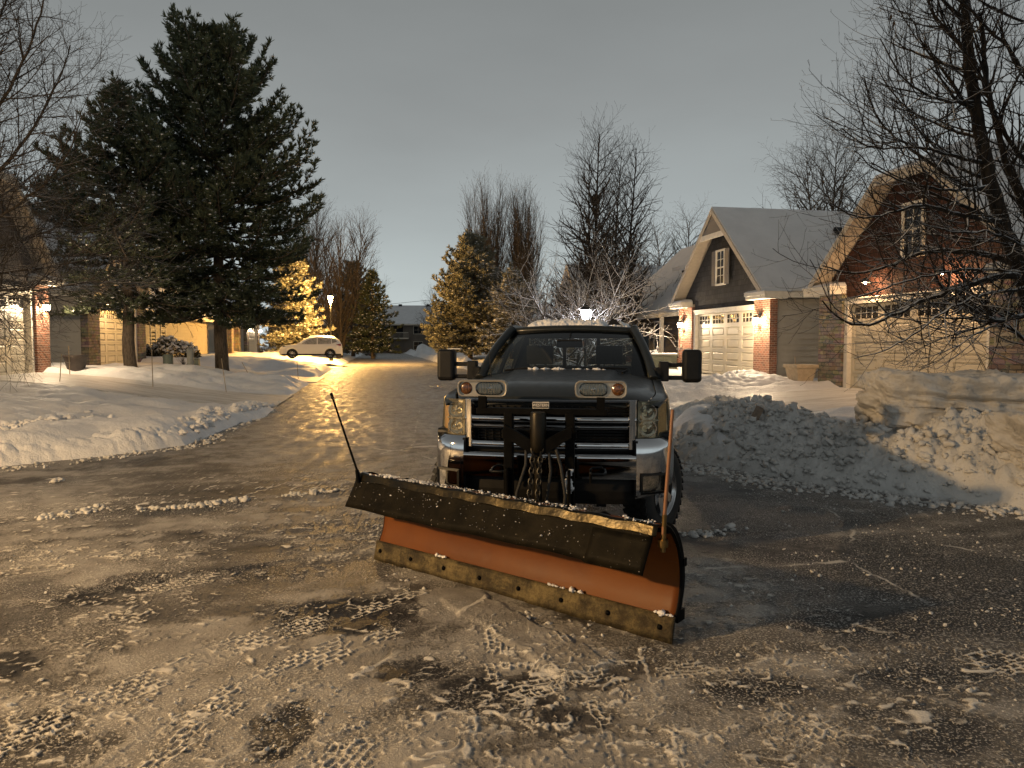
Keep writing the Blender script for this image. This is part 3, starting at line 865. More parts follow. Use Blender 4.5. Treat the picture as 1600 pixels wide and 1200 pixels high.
# big frozen block standing behind the pile
def block(name, c, size, rz, seed, mat, label, cat, strata=True, amp=.10, n=5):
    bm = bmesh.new()
    bmesh.ops.create_cube(bm, size=1.0)
    bmesh.ops.subdivide_edges(bm, edges=bm.edges[:], cuts=70, use_grid_fill=True)
    me = bpy.data.meshes.new(name); bm.to_mesh(me); bm.free()
    co = np.empty(len(me.vertices) * 3, np.float32); me.vertices.foreach_get('co', co); co = co.reshape(-1, 3).astype(float)
    # round the cube a little
    nrm = co / np.maximum(np.abs(co).max(1, keepdims=True), 1e-6)
    rr = (np.abs(co * 2) ** 12).sum(1) ** (1 / 12.0)
    p = co / rr[:, None]
    q = p * np.array(size)
    x_, y_, z_ = q.T
    d = amp * (fbm(x_ * 1.6 + y_ * .7, z_ * 2.4 + y_ * 1.3, 5, seed) + .5 * fbm(x_ * 5 + y_ * 3, z_ * 6 - y_ * 2, 4, seed + 3))
    d -= .10 * np.abs(fbm(x_ * 2.3 + y_ * 1.7, z_ * 4.5 - y_, 5, seed + 21)); d += .022 * fbm(x_ * 14 + y_ * 9, z_ * 16 - y_ * 7, 4, seed + 4)
    d += .05 * (np.clip(1 - worley(x_ * 3 + y_ * 2, z_ * 4 + y_, seed + 8) / .8, 0, 1) - .4)
    if strata:
        for zz, dep, wd in ((.17, .11, .022), (-.05, .09, .018), (-.22, .10, .022)):
            zc = zz * size[2] + .06 * fbm(x_ * 1.1, y_ * 1.1, 3, seed + int(zz * 100))
            d -= dep * np.exp(-((z_ - zc) / wd) ** 2) * sstep(-.2, .3, fbm(x_ * .8, y_ * .8 + zz * 9, 3, seed + 5))
    nn_ = p / np.linalg.norm(p * np.array([1, 1, 1.]), axis=1, keepdims=True)
    q = q + nn_ * d[:, None]
    me.vertices.foreach_set('co', q.astype(np.float32).ravel())
    me.materials.append(mat); me.polygons.foreach_set('use_smooth', np.full(len(me.polygons), True)); me.update()
    o_ = bpy.data.objects.new(name, me); COL.objects.link(o_); o_.location = c; o_.rotation_euler = (0, R(2), rz)
    return tag(o_, label, cat)
block('snow_block', (6.72, 9.55, .93), (3.9, 1.15, .74), R(-6), 7, M['snow_old'], 'massive flat-topped block of dirty layered frozen snow standing on the heap', 'snow block')
block('snow_boulder', (5.95, 7.95, .60), (1.15, .8, .62), R(12), 19, M['snow_old'], 'pitted yellowish snow boulder at the right edge, in front of the block', 'snow boulder', strata=False, amp=.13)
block('snow_boulder', (6.75, 7.35, .42), (1.2, .8, .6), R(-20), 29, M['snow_old'], 'lower pitted snow boulder cut off by the right edge of the photo', 'snow boulder', strata=False, amp=.13)

# ---------------------------------------------------------------- loose crumbs of snow
ico = bmesh.new(); bmesh.ops.create_icosphere(ico, subdivisions=2, radius=1.0)
IV = np.array([v.co[:] for v in ico.verts]); IF = np.array([[v.index for v in f.verts] for f in ico.faces]); ico.free()
ico = bmesh.new(); bmesh.ops.create_icosphere(ico, subdivisions=1, radius=1.0)
JV = np.array([v.co[:] for v in ico.verts]); JF = np.array([[v.index for v in f.verts] for f in ico.faces]); ico.free()
def crumbs(name, P, size, mat, kind='stuff', lowpoly=False, sink=.25):
    tv, tf = (JV, JF) if lowpoly else (IV, IF)
    n = len(P); k = len(tv)
    A = RNG.normal(size=(n, 3, 3)); Q, _ = np.linalg.qr(A)
    sc = RNG.uniform(.55, 1.25, (n, 3)) * np.asarray(size)[:, None]
    nz = 1 + .30 * RNG.normal(size=(n, k, 1)).clip(-1.3, 1.5)
    W = np.einsum('nij,nkj->nki', Q, tv[None] * sc[:, None, :] * nz)
    W[..., 2] *= .75
    W += np.asarray(P)[:, None, :] + np.array([0, 0, 1])[None, None] * (np.asarray(size)[:, None, None] * (.6 - sink))
    F_ = (tf[None] + (np.arange(n) * k)[:, None, None]).reshape(-1, 3)
    o_ = np_mesh(name, W.reshape(-1, 3), F_, mat, smooth=not lowpoly)
    return tag(o_, kind=kind) if kind else o_
pts = []; szs = []
def lerp_(a, b, t): return a + (b - a) * t
def scatter_line(px, n, spread, smin, smax, z=0.0):
    n = int(n * 1.3); q = [np.array(P2(*p)) for p in px]
    L = [np.hypot(*(b - a)) for a, b in zip(q[:-1], q[1:])]; tot = sum(L)
    for _ in range(n):
        t_ = random.random() * tot; i = 0
        if math.sin(t_ * 5.1 + px[0][0]) + .7 * math.sin(t_ * 13.7) < random.uniform(-1.3, .5): continue
        while t_ > L[i] and i < len(L) - 1: t_ -= L[i]; i += 1
        p = q[i] + (q[i + 1] - q[i]) * (t_ / L[i]) + np.array([random.gauss(0, spread), random.gauss(0, spread)])
        pts.append((p[0], p[1], z)); szs.append(smin * .6 + (smax - smin) * random.random() ** 4)
scatter_line([(225, 797), (300, 792), (380, 782), (450, 775), (520, 768)], 420, .05, .012, .062)
scatter_line([(55, 812), (100, 806), (158, 795)], 140, .07, .015, .07)
scatter_line([(80, 753), (100, 752)], 26, .05, .02, .08)
scatter_line([(0, 735), (150, 718), (300, 699), (380, 664), (430, 640)], 750, .14, .012, .06)
scatter_line([(1070, 838), (1110, 832), (1150, 824)], 130, .07, .015, .065)
scatter_line([(1075, 728), (1200, 753), (1400, 780), (1600, 806)], 2600, .22, .012, .07)
scatter_line([(1205, 765), (1222, 766)], 10, .03, .02, .06)
scatter_line([(1275, 763), (1285, 762)], 9, .04, .02, .05)
scatter_line([(700, 935), (760, 950), (800, 965), (850, 985)], 220, .09, .008, .036)
scatter_line([(590, 892), (700, 925), (850, 965), (960, 995), (1050, 1022)], 170, .06, .004, .030)
scatter_line([(1125, 925), (1190, 930), (1240, 945), (1290, 905)], 70, .12, .008, .030)
scatter_line([(1370, 885), (1430, 900), (1500, 880)], 30, .2, .008, .028)
# random fine grains over the near road, thicker where the crumb noise is high
cand = np.stack([RNG.uniform(-4.6, 5.5, 60000), RNG.uniform(2.5, 9.5, 60000)], -1)
cn = .5 + .55 * fbm(cand[:, 0] * .9, cand[:, 1] * .9, 3, 91) + .3 * fbm(cand[:, 0] * 3, cand[:, 1] * 3, 3, 95)
kp = RNG.uniform(size=len(cand)) < np.clip(cn - .35, .01, 1) ** 2 * .42
cand = cand[kp & (road_sd(cand[:, 0], cand[:, 1]) < 0)]
lp = []
for _ in range(1100):
    k_ = random.choice([((-30, 690), (60, 672), (140, 660)), ((130, 655), (220, 662), (300, 655), (350, 640)), ((300, 668), (380, 640), (440, 618)), ((0, 715), (120, 702), (240, 690))])
    i_ = random.randrange(len(k_) - 1); t_ = random.random()
    q_ = G(lerp_(k_[i_][0], k_[i_ + 1][0], t_), lerp_(k_[i_][1], k_[i_ + 1][1], t_), .25)
    lp.append((q_.x + random.gauss(0, .16), q_.y + random.gauss(0, .25)))
lp = np.array(lp); lp = lp[road_sd(lp[:, 0], lp[:, 1]) > .1]
lz = np.maximum(terrain_z(lp[:, 0], lp[:, 1]), bank_left(lp[:, 0], lp[:, 1])[0])
crumbs('snow_lumps', np.column_stack([lp, lz]), .015 + .085 * RNG.uniform(size=len(lp)) ** 4, M['snow'])
fine = crumbs('snow_grains', np.column_stack([cand, np.full(len(cand), .004)]), .003 + .011 * RNG.uniform(size=len(cand)) ** 3, M['snow_dirty'], lowpoly=True)
coarse = crumbs('snow_crumbs', np.array(pts), np.array(szs) * .68, M['snow_dirty'])

# lumps lying on the heap and along the banks
pp = []; ps = []
for _ in range(13000):
    x_ = random.uniform(1.9, 8.5); y_ = random.uniform(6.0, 13)
    pp.append((x_, y_))
pa = np.array(pp); sd_ = road_sd(pa[:, 0], pa[:, 1]); pa = pa[(sd_ > .05) & (sd_ < 2.0)]
hz, _ = pile_h(pa[:, 0], pa[:, 1])
keep = RNG.uniform(size=len(pa)) < np.where(pa[:, 0] < 3.2, .3, 1.0)
pa = pa[keep]; hz = hz[keep]
crumbs('snow_lumps', np.column_stack([pa, hz]), .010 + .06 * RNG.uniform(size=len(pa)) ** 4, M['snow_dirty'], lowpoly=False)
# broken board poking out of the heap
mb = MB(); b0 = AT(1172, 668, 10.9); b1 = AT(1188, 636, 11.0)
mb.bar(b0, b1, .12, .03, up=(0.3, 1, 0))
tag(mb.build('broken_board', M['board'], bevel=.006), 'short weathered board sticking out of the top of the snow heap', 'board')
# ================================================================== LIGHTS
SKY = 1.22
def lamp(name, p, watt, col, rad=.08, parent=None):
    l = bpy.data.lights.new(name, 'POINT'); l.energy = watt; l.color = col; l.shadow_soft_size = rad
    o = bpy.data.objects.new(name, l); COL.objects.link(o); o.location = p
    if parent is not None: o.parent = parent
    return o
# ================================================================== PICKUP TRUCK
TR_YAW = -math.atan(.158)
truck = empty('pickup_truck', (.29, 5.88, 0), TR_YAW, 'dark grey pickup truck with chrome grille and snow on its roof, carrying the plough', 'truck')
MT = Matrix.Translation((.29, 5.88, 0)) @ Matrix.Rotation(TR_YAW, 4, 'Z')

def lerp(a, b, t): return a + (b - a) * t
def pw(xs, ys, x):
    return float(np.interp(x, xs, ys))
ARCH = [(.98, .53), (4.90, .53)]
def zc(y): return 1.298 + .065 * (1 - math.exp(-max(0, y - .10) / .10)) + .095 * max(0, y - .10) / 1.40
def ztop(y):
    if y < 1.55: return zc(y) - .075 + .03 * max(0, 1 - y / .45)
    if y < 4.0: return 1.385
    return 1.40
def side_bottom(y):
    b = .50
    if y < .43: b = 1.272
    for c, r in ARCH:
        d = abs(y - c)
        if d < r: b = max(b, .41 + math.sqrt(max(0, r * r - d * d)))
    return b
def side_x(y, z):
    x = 1.0 - .10 * ((z - .92) / .55) ** 2 * (.35 if z < .92 else .6)
    if y < .62: x -= .115 * ((.62 - y) / .5) ** 2.2
    for c, r in ARCH:
        d = math.hypot(y - c, z - .41)
        if d < r + .10: x += .028 * max(0, 1 - (d - r) / .10) if d > r else .028
    return x
ys_ = [.14, .17, .2, .24, .28, .32, .36, .40]
y_ = .44
while y_ < 6.06: ys_.append(round(y_, 3)); y_ += .035
b = MB()
for sg in (-1, 1):
    rows = []
    for y in ys_:
        zt = ztop(y); zb = min(side_bottom(y), zt - .04)
        row = []
        # inward lip at the bottom
        row.append(Vector((sg * (side_x(y, zb) - .09), y, zb + .005)))
        for k in range(13):
            z = lerp(zb, zt - .03, k / 12)
            row.append(Vector((sg * side_x(y, z), y, z)))
        xe = side_x(y, zt - .03)
        inn = .87 - (.10 * ((.62 - y) / .5) ** 2.2 if y < .62 else 0)
        ztt = (zc(y) - .070) if y < 1.55 else zt
        for k in range(1, 6):
            a = k / 5 * PI / 2
            row.append(Vector((sg * lerp(xe, inn, 1 - math.cos(a)), y, lerp(zt - .03, ztt, math.sin(a)))))
        row.append(Vector((sg * (inn - .005), y, ztt - .05)))
        rows.append(row if sg > 0 else row[::-1])
    b.grid(rows)
# cowl sides, bed rails inner, tailgate, bed floor
b.box(-.93, .93, 5.98, 6.05, .62, 1.39)
b.box(-.88, .88, 4.08, 4.12, .62, 1.38)
b.box(-.80, .80, 4.12, 5.98, .70, .74)
for sg in (-1, 1): b.box(sg * .80 - .02, sg * .80 + .02, 4.12, 5.98, .74, 1.38)
b.build('body', M['paint'], truck, smooth=38)

# dark underside, wheel housings, frame
b = MB()
b.box(-.84, .84, .42, 1.62, .62, 1.05); b.box(-.90, .90, 1.6, 4.3, .48, .62); b.box(-.80, .80, 4.3, 5.9, .50, .68)
for sg in (-1, 1): b.box(sg * .42 - .04, sg * .42 + .04, .2, 5.9, .40, .56)
b.tube([(-.75, .98, .40), (.75, .98, .40)], .05, 8); b.tube([(-.75, 4.9, .40), (.75, 4.9, .40)], .06, 8)
b.lathe([(.0, -.14), (.13, -.1), (.15, 0), (.13, .1), (0, .14)], 12, Matrix.Translation((.22, .98, .40)) @ Matrix.Rotation(PI / 2, 4, 'Y'))
b.build('underbody', M['black'], truck, smooth=30)

# hood
rows = []
HY = [.105, .112, .125, .15, .18, .22, .27, .34, .45, .6, .8, 1.0, 1.2, 1.4, 1.50]
for i, y in enumerate(HY):
    row = []
    for k in range(49):
        x = -.862 + 1.724 * k / 48
        xx = x * (1 - (.10 * ((.62 - y) / .5) ** 2.2 / .87 if y < .62 else 0))
        e = abs(x) / .862
        z = zc(y) - .016 * e ** 2 - .056 * e ** 5
        wd = .36 + .09 * y
        z += .032 * (1 - sstep(wd, wd + .07, abs(x))) * sstep(.14, .40, y)
        if i == 0: z -= .045
        if i == 1: z -= .018
        row.append(Vector((xx, y + .07 * e ** 2.4 * (1 - sstep(.3, .8, y)), float(z))))
    rows.append(row)
b = MB(); b.grid(rows); hood = b.build('hood', M['paint'], truck, smooth=30)
# cowl and wipers
b = MB()
rows = []
for y, dz in ((1.47, -.04), (1.50, .0), (1.58, .012), (1.66, .01)):
    rows.append([Vector((x, y + .10 * (x / .87) ** 2, zc(1.5) - .02 - .05 * (x / .87) ** 4 + dz)) for x in np.linspace(-.88, .88, 20)])
b.grid(rows); b.build('cowl_panel', M['black'], truck, smooth=40)
for x0, x1 in ((-.62, .02), (.06, .62)):
    b = MB()
    pts = [(lerp(x0, x1, t), 1.53 + .12 * (lerp(x0, x1, t) / .87) ** 2 + .05 * t, zc(1.5) + .012 + .028 * math.sin(t * 2.4)) for t in np.linspace(0, 1, 8)]
    b.tube(pts, .011, 6); b.tube([(x1, 1.56, zc(1.5) + .02), (x1 - .05, 1.50, zc(1.5) + .0)], .012, 6)
    b.build('wiper', M['black'], truck)

# windscreen, cab frame
def wsb(t): x = .835 * t; return Vector((x, 1.545 + .15 * t * t, 1.425 - .018 * t * t))
def wst(t): x = .655 * t; return Vector((x, 2.40 + .09 * t * t, 1.895 - .025 * t * t))
rows = []
for k in range(9):
    u_ = k / 8
    rows.append([wsb(t).lerp(wst(t), u_) + Vector((0, -.035 * math.sin(u_ * PI), .012 * math.sin(u_ * PI))) for t in np.linspace(-1, 1, 17)])
b = MB(); b.grid(rows); b.build('windshield', M['glass'], truck, smooth=60)
b = MB()
for sg in (-1, 1):
    # pillars A, B, C and rail over the doors
    A0, A1 = Vector((sg * .885, 1.62, 1.385)), Vector((sg * .69, 2.47, 1.895))
    pts = [A0.lerp(A1, t) + Vector((sg * .02 * math.sin(t * PI), -.03 * math.sin(t * PI), .02 * math.sin(t * PI))) for t in np.linspace(0, 1, 8)]
    b.tube(pts, [.052, .05, .048, .046, .046, .046, .048, .05], 10)
    b.tube([(sg * .69, 2.45, 1.895), (sg * .70, 2.9, 1.915), (sg * .70, 3.5, 1.91), (sg * .69, 3.95, 1.88)], .05, 10)
    b.bar((sg * .915, 2.95, 1.37), (sg * .715, 2.95, 1.90), .10, .04)
    b.bar((sg * .905, 4.0, 1.37), (sg * .695, 3.93, 1.89), .16, .05)
    b.box(sg * .93 - .025, sg * .93 + .025, 1.55, 4.05, 1.35, 1.39)
# header
b.tube([wst(t) + Vector((0, .02, .012)) for t in np.linspace(-1, 1, 11)], .045, 8)
# rear wall round the back window
b.box(-.90, .90, 3.98, 4.04, 1.0, 1.44); b.box(-.72, .72, 3.95, 4.01, 1.81, 1.92)
for sg in (-1, 1): b.box(sg * .79 - .11, sg * .79 + .11, 3.965, 4.02, 1.40, 1.84)
b.build('cab_frame', M['paint'], truck, smooth=40, bevel=.008)
rows = []
for y, dz, e in ((2.36, -.055, .0), (2.42, -.02, .01), (2.52, .01, .02), (2.75, .035, .03), (3.2, .045, .03), (3.6, .04, .03), (3.9, .015, .02), (4.0, -.03, 0)):
    rows.append([Vector((.73 * t, y + (.09 * t * t if y < 2.6 else 0), 1.925 + dz - .055 * t ** 4 - .012 * t * t)) for t in np.linspace(-1, 1, 21)])
b = MB(); b.grid(rows); b.build('roof', M['paint'], truck, smooth=60, solid=.02)
for sg in (-1, 1):
    b = MB()
    b.quad((sg * .905, 1.72, 1.385), (sg * .915, 2.92, 1.385), (sg * .72, 2.92, 1.875), (sg * .72, 2.52, 1.875))
    b.quad((sg * .915, 2.99, 1.385), (sg * .91, 3.9, 1.385), (sg * .71, 3.88, 1.865), (sg * .72, 2.99, 1.875))
    b.build('side_window', M['glass'], truck)
b = MB(); b.quad((-.69, 3.99, 1.43), (.69, 3.99, 1.43), (.69, 3.985, 1.82), (-.69, 3.985, 1.82)); rw = b.build('rear_window', M['glass'], truck)
for x in (-.21, .24):
    b = MB(); b.box(x - .022, x + .022, 3.955, 3.98, 1.43, 1.82); b.build('window_divider', M['black'], rw)

# interior
b = MB(); b.box(-.80, .80, 1.60, 1.95, 1.05, 1.36); b.box(-.8, .8, 1.9, 3.95, .62, .66); b.box(-.30, .30, 1.95, 2.15, .9, 1.25)
b.build('dashboard', M['dash'], truck, bevel=.04, seg=3)
def seat(x, y):
    s_ = MB(); s_.box(x - .26, x + .26, y - .52, y, .85, 1.02); s_.box(x - .25, x + .25, y - .08, y + .10, .95, 1.47)
    o_ = s_.build('seat', M['seat'], truck, bevel=.06, seg=3)
    h_ = MB(); h_.box(x - .155, x + .155, y - .02, y + .10, 1.50, 1.72); h_.bar((x - .06, y + .04, 1.40), (x - .06, y + .04, 1.52), .015, .015); h_.bar((x + .06, y + .04, 1.40), (x + .06, y + .04, 1.52), .015, .015)
    h_.build('headrest', M['seat'], o_, bevel=.05, seg=4, smooth=50)
seat(-.41, 2.86); seat(.41, 2.86)
b = MB(); b.box(-.66, .66, 3.72, 3.9, .95, 1.40); b.build('rear_bench', M['seat'], truck, bevel=.05, seg=3)
b = MB()
pts = [(.41 + .185 * math.cos(a), 2.12 + .07 * math.sin(a), 1.31 + .17 * math.sin(a)) for a in np.linspace(0, 2 * PI, 25)]
b.tube(pts, .014, 6, cap=False); b.bar((.41, 2.10, 1.30), (.41, 1.92, 1.20), .06, .06); b.bar((.24, 2.12, 1.31), (.58, 2.12, 1.31), .03, .02)
b.build('steering_wheel', M['black'], truck, smooth=40)
b = MB(); b.box(-.14, .14, 2.14, 2.18, 1.70, 1.79); b.bar((0, 2.17, 1.77), (0, 2.28, 1.86), .02, .02); b.build('rear_view_mirror', M['black'], truck, bevel=.02, seg=2)

# ---- front end
def fy(x): return .11 * (abs(x) / 1.0) ** 2.2
def xbar(b, x0, x1, z0, z1, y0, d, n=14, mi=0, roll=.012):
    """horizontal bar following the rounded nose, rounded face"""
    rows = []
    for x in np.linspace(x0, x1, n):
        yy = y0 + fy(x)
        zm = (z0 + z1) / 2; hh = (z1 - z0) / 2
        rows.append([Vector((x, yy + d, z0)), Vector((x, yy + roll, z0)), Vector((x, yy, zm - hh * .62)), Vector((x, yy - .004, zm)), Vector((x, yy, zm + hh * .62)), Vector((x, yy + roll, z1)), Vector((x, yy + d, z1))])
    b.grid(rows)
    for r_ in (rows[0], rows[-1]): b.add(r_, [tuple(range(7))])
b = MB()
xbar(b, -.70, .70, 1.108, 1.158, .03, .07)
xbar(b, -.70, .70, .893, .952, .035, .08)
for sg in (-1, 1):
    for z0, z1 in ((1.09, 1.292), (.90, 1.092)):
        rows = []
        for z in np.linspace(z0, z1, 5):
            rows.append([Vector((sg * x, yy, z)) for x, yy in ((.615, .16), (.625, .09), (.645, .062), (.675, .066), (.70, .085), (.705, .16))])
        b.grid(rows if sg > 0 else rows[::-1])
grille = b.build('grille', M['chrome'], truck, smooth=50)
b = MB(); xbar(b, -.66, .66, 1.050, 1.092, .045, .07); xbar(b, -.70, .70, 1.266, 1.290, .06, .06); b.build('grille_trim', M['dark_chrome'], grille, smooth=50)
b = MB()
for x0, x1 in ((-.66, -.02), (.02, .66)):
    pass
rows = [[Vector((x, .14 + fy(x), z)) for x in np.linspace(-.72, .72, 13)] for z in (.86, 1.29)]
b.grid(rows)
for z in np.arange(.965, 1.05, .024): xbar(b, -.62, .62, z, z + .007, .105, .03)
for z in np.arange(1.165, 1.225, .024): xbar(b, -.62, .62, z, z + .007, .105, .03)
for x in np.arange(-.60, .61, .06): b.box(x - .004, x + .004, .118 + fy(x), .14 + fy(x), .95, 1.05); b.box(x - .004, x + .004, .118 + fy(x), .14 + fy(x), 1.155, 1.232)
b.build('grille_mesh', M['black'], grille)
# black filler between grille and bumper, and round the lamps
b = MB(); xbar(b, -.80, .80, .83, .925, .10, .2); xbar(b, -.98, .98, .955, 1.02, .16, .2); b.box(-.70, .70, .30, .45, .55, 1.2)
b.build('radiator_support', M['black'], truck)
for sg in (-1, 1):
    # lamp cluster: shell, two bowls, hazy outer lens
    def hp(x, z):
        k = max(0, (x - .70) / .28)
        return Vector((sg * x, .105 + .05 * k + .30 * k ** 3.2 + .05 * (z - 1.0), z))
    b = MB()
    rows = [[hp(x, z) + Vector((0, .055 if 0 < i < 6 and 0 < k < 8 else .012, 0)) for k, x in enumerate(np.linspace(.712, .965, 9))] for i, z in enumerate((.985, .99, 1.06, 1.12, 1.18, 1.268, 1.28))]
    b.grid(rows if sg < 0 else rows[::-1])
    hl = b.build('headlight', M['lamp_shell'], truck, smooth=30)
    for z in (1.06, 1.19):
        c_ = hp(.79, z)
        Mx = Matrix.Translation(c_ + Vector((0, .015, 0))) @ Matrix.Rotation(PI / 2, 4, 'X') @ Matrix.Scale(1.0, 4)
        b = MB(); b.lathe([(.074, -.02), (.072, .0), (.066, .0), (.060, -.008), (.05, -.022), (.03, -.035), (.0, -.04)], 24, Mx); b.lathe([(.0, -.002), (.014, -.008), (.014, -.04)], 10, Mx)
        b.build('reflector_bowl', M['chrome'], hl, smooth=50)
    b = MB()
    rows = [[hp(x, z) + Vector((0, .03, 0)) for x in np.linspace(.875, .95, 5)] for z in (1.0, 1.12, 1.25)]
    b.grid(rows if sg < 0 else rows[::-1]); b.build('side_lamp', simple('side_lamp_amber', (.42, .26, .10), .25, var=.2, scale=50) if sg < 0 else bpy.data.materials['side_lamp_amber'], hl)
    b = MB(); b.bar(hp(.715, 1.125) + Vector((0, .01, 0)), hp(.87, 1.125) + Vector((0, .01, 0)), .03, .012); b.build('divider', M['alloy'], hl)
    b = MB(); rows = [[hp(x, z) + Vector((0, -.012 * math.sin(PI * (z - .98) / .306), 0)) for x in np.linspace(.708, .975, 12)] for z in np.linspace(.98, 1.285, 7)]
    b.grid(rows if sg < 0 else rows[::-1]); b.build('lens', M['hazy_lens'], hl, smooth=60)
# bumper: one chrome sweep, tall at the corners
path = []
for x in np.linspace(-.70, .70, 15): path.append((x, -.02 + fy(x) * .75, 0))
def corner(t):  # t 0..1 from x=.70 round to the flank
    P0, P1, P2_, P3 = (.70, .03), (.93, .05), (1.015, .16), (1.012, .62)
    u_ = 1 - t
    return (u_**3*P0[0] + 3*u_*u_*t*P1[0] + 3*u_*t*t*P2_[0] + t**3*P3[0], u_**3*P0[1] + 3*u_*u_*t*P1[1] + 3*u_*t*t*P2_[1] + t**3*P3[1])
b = MB()
rows = []
for (x, y, _) in path:
    rows.append([Vector((x, y + o_, z)) for o_, z in ((.06, .862), (.012, .862), (-.012, .852), (-.018, .835), (-.006, .80), (.0, .76), (.004, .70), (.012, .665), (.05, .655))])
b.grid(rows)
bump = b.build('bumper', M['chrome'], truck, smooth=60)
for sg in (-1, 1):
    b = MB(); rows = []
    for t in np.linspace(0, 1, 16):
        x, y = corner(t)
        zt = .985 if t < .8 else .985 - .10 * (t - .8) / .2
        zb = .50 + .10 * t
        nrm = Vector((sg * (.15 + .85 * t), -(1 - .9 * t), 0)).normalized()
        prof = []
        for k in range(13):
            w_ = k / 12
            z = lerp(zb, zt, w_)
            off = .022 * max(0, math.sin(PI * min(1, w_))) ** .28 - .012 - (.035 if k in (0, 12) else 0)
            if .78 < w_ < .98: off -= .004 * (w_ - .78) / .2
            prof.append(Vector((sg * x, y, z)) + nrm * off)
        rows.append(prof if sg < 0 else prof[::-1])
    b.grid(rows)
    b.add([p for p in rows[0]], [tuple(range(13))])
    be = b.build('bumper_end', M['chrome'], bump, smooth=50)
    # inner return beside the grille
    b = MB(); b.box(sg * .70 - .012, sg * .70 + .012, .04, .30, .52, .97); b.build('bumper_return', M['black'], bump)
    # fog lamp in a black frame
    fr = MB()
    def fp(x, z, o_): 
        xx, yy = corner((x - .70) / .30)
        return Vector((sg * x, .035 + .10 * ((x - .70) / .26) ** 2.6 + o_, z))
    xa, xb, za, zb = .755, .925, .565, .70
    ring = [(xa, za), (xb, za + .01), (xb, zb), (xa, zb - .005)]
    outer = [fp(x + (-.02 if x < .85 else .02), z + (-.02 if z < .63 else .02), -.030) for x, z in ring]
    inner = [fp(x, z, -.028) for x, z in ring]; deep = [fp(x, z, .03) for x, z in ring]
    fr.add(outer + inner + deep, [(0,1,5,4),(1,2,6,5),(2,3,7,6),(3,0,4,7),(4,5,9,8),(5,6,10,9),(6,7,11,10),(7,4,8,11)])
    fo = fr.build('fog_lamp', M['black'], truck)
    b = MB(); b.grid([[fp(x, z, .005) for x in np.linspace(xa, xb, 6)] for z in (za, (za + zb) / 2, zb)]); b.build('reflector', M['alloy'], fo)
    b = MB(); b.grid([[fp(x, z, -.022) for x in np.linspace(xa, xb, 6)] for z in (za, (za + zb) / 2, zb)]); b.build('lens', M['lens'], fo)
# lower valance with tow hooks
b = MB(); xbar(b, -.70, .70, .44, .655, .09, .25); b.build('lower_valance', M['black'], truck)
for sg in (-1, 1):
    b = MB(); b.tube([(sg * .46, .06, .72), (sg * .46, -.06, .72), (sg * .44, -.09, .72), (sg * .36, -.09, .72), (sg * .345, -.06, .72), (sg * .345, -.03, .64)], .011, 8)
    b.build('tow_hook', M['black'], truck, smooth=50)

# mirrors on telescopic arms
for sg in (-1, 1):
    b = MB()
    b.box(sg * 1.26 - .095, sg * 1.26 + .095, 1.64, 1.80, 1.355, 1.685)
    mr = b.build('wing_mirror', M['black'], truck, bevel=.04, seg=3)
    b = MB()
    for z in (1.40, 1.53): b.box(min(sg * .99, sg * 1.19), max(sg * .99, sg * 1.19), 1.70, 1.755, z - .022, z + .022)
    b.box(sg * .985 - .05, sg * .985 + .05, 1.67, 1.79, 1.365, 1.565)
    b.bar((sg * .90, 1.72, 1.44), (sg * .99, 1.72, 1.46), .10, .12)
    b.build('arm', M['black'], mr, bevel=.012)
    b = MB(); b.box(sg * 1.26 - .08, sg * 1.26 + .08, 1.802, 1.806, 1.39, 1.67); b.build('mirror_glass', M['mirror'], mr)
    b = MB(); b.box(sg * 1.18 - .07, sg * 1.18 + .07, 1.70, 1.78, 1.685, 1.693); b.build('snow_cap', M['snow_clean'], mr, bevel=.003)

# wheels
STEER = -R(27)
def tyre_mb(n=40):
    b = MB()
    b.lathe([(.225, -.11), (.30, -.125), (.355, -.122), (.385, -.105), (.398, -.09), (.402, -.05), (.402, .05), (.398, .09), (.385, .105), (.355, .122), (.30, .125), (.225, .11)], n)
    for k in range(36):
        a = 2 * PI * k / 36
        for z0, z1, da in ((-.112, -.06, 0), (-.05, -.005, .08), (.005, .05, 0), (.06, .112, .08)):
            Mx = Matrix.Rotation(a + da, 4, 'Z') @ Matrix.Translation((.404, 0, (z0 + z1) / 2)) @ Matrix.Rotation(R(14 if z0 < 0 else -14), 4, 'X')
            b.box(-.010, .008, -.024, .024, -(z1 - z0) / 2, (z1 - z0) / 2, M=Mx)
    return b
def rim_mb():
    b = MB()
    b.lathe([(.225, .112), (.232, .118), (.225, .100), (.210, .085), (.205, -.10), (.225, -.112)], 36)
    b.lathe([(.0, .075), (.055, .072), (.075, .055), (.078, .02)], 20)
    for k in range(6):
        a = 2 * PI * k / 6
        Mx = Matrix.Rotation(a, 4, 'Z')
        vs = [Vector(p) for p in ((.05, -.055, .06), (.05, .055, .06), (.215, .032, .092), (.215, -.032, .092), (.05, -.055, .02), (.05, .055, .02), (.215, .05, .03), (.215, -.05, .03))]
        b.add([Mx @ p for p in vs], [(0, 1, 2, 3), (0, 4, 5, 1), (1, 5, 6, 2), (2, 6, 7, 3), (3, 7, 4, 0)])
    for k in range(8):
        a = 2 * PI * (k + .5) / 8
        b.lathe([(.011, .082), (.011, .06)], 6, Matrix.Translation((.058 * math.cos(a), .058 * math.sin(a), 0)))
    return b
def drum_mb():
    b = MB(); b.lathe([(0, .0), (.20, .0), (.203, -.08)], 24); return b
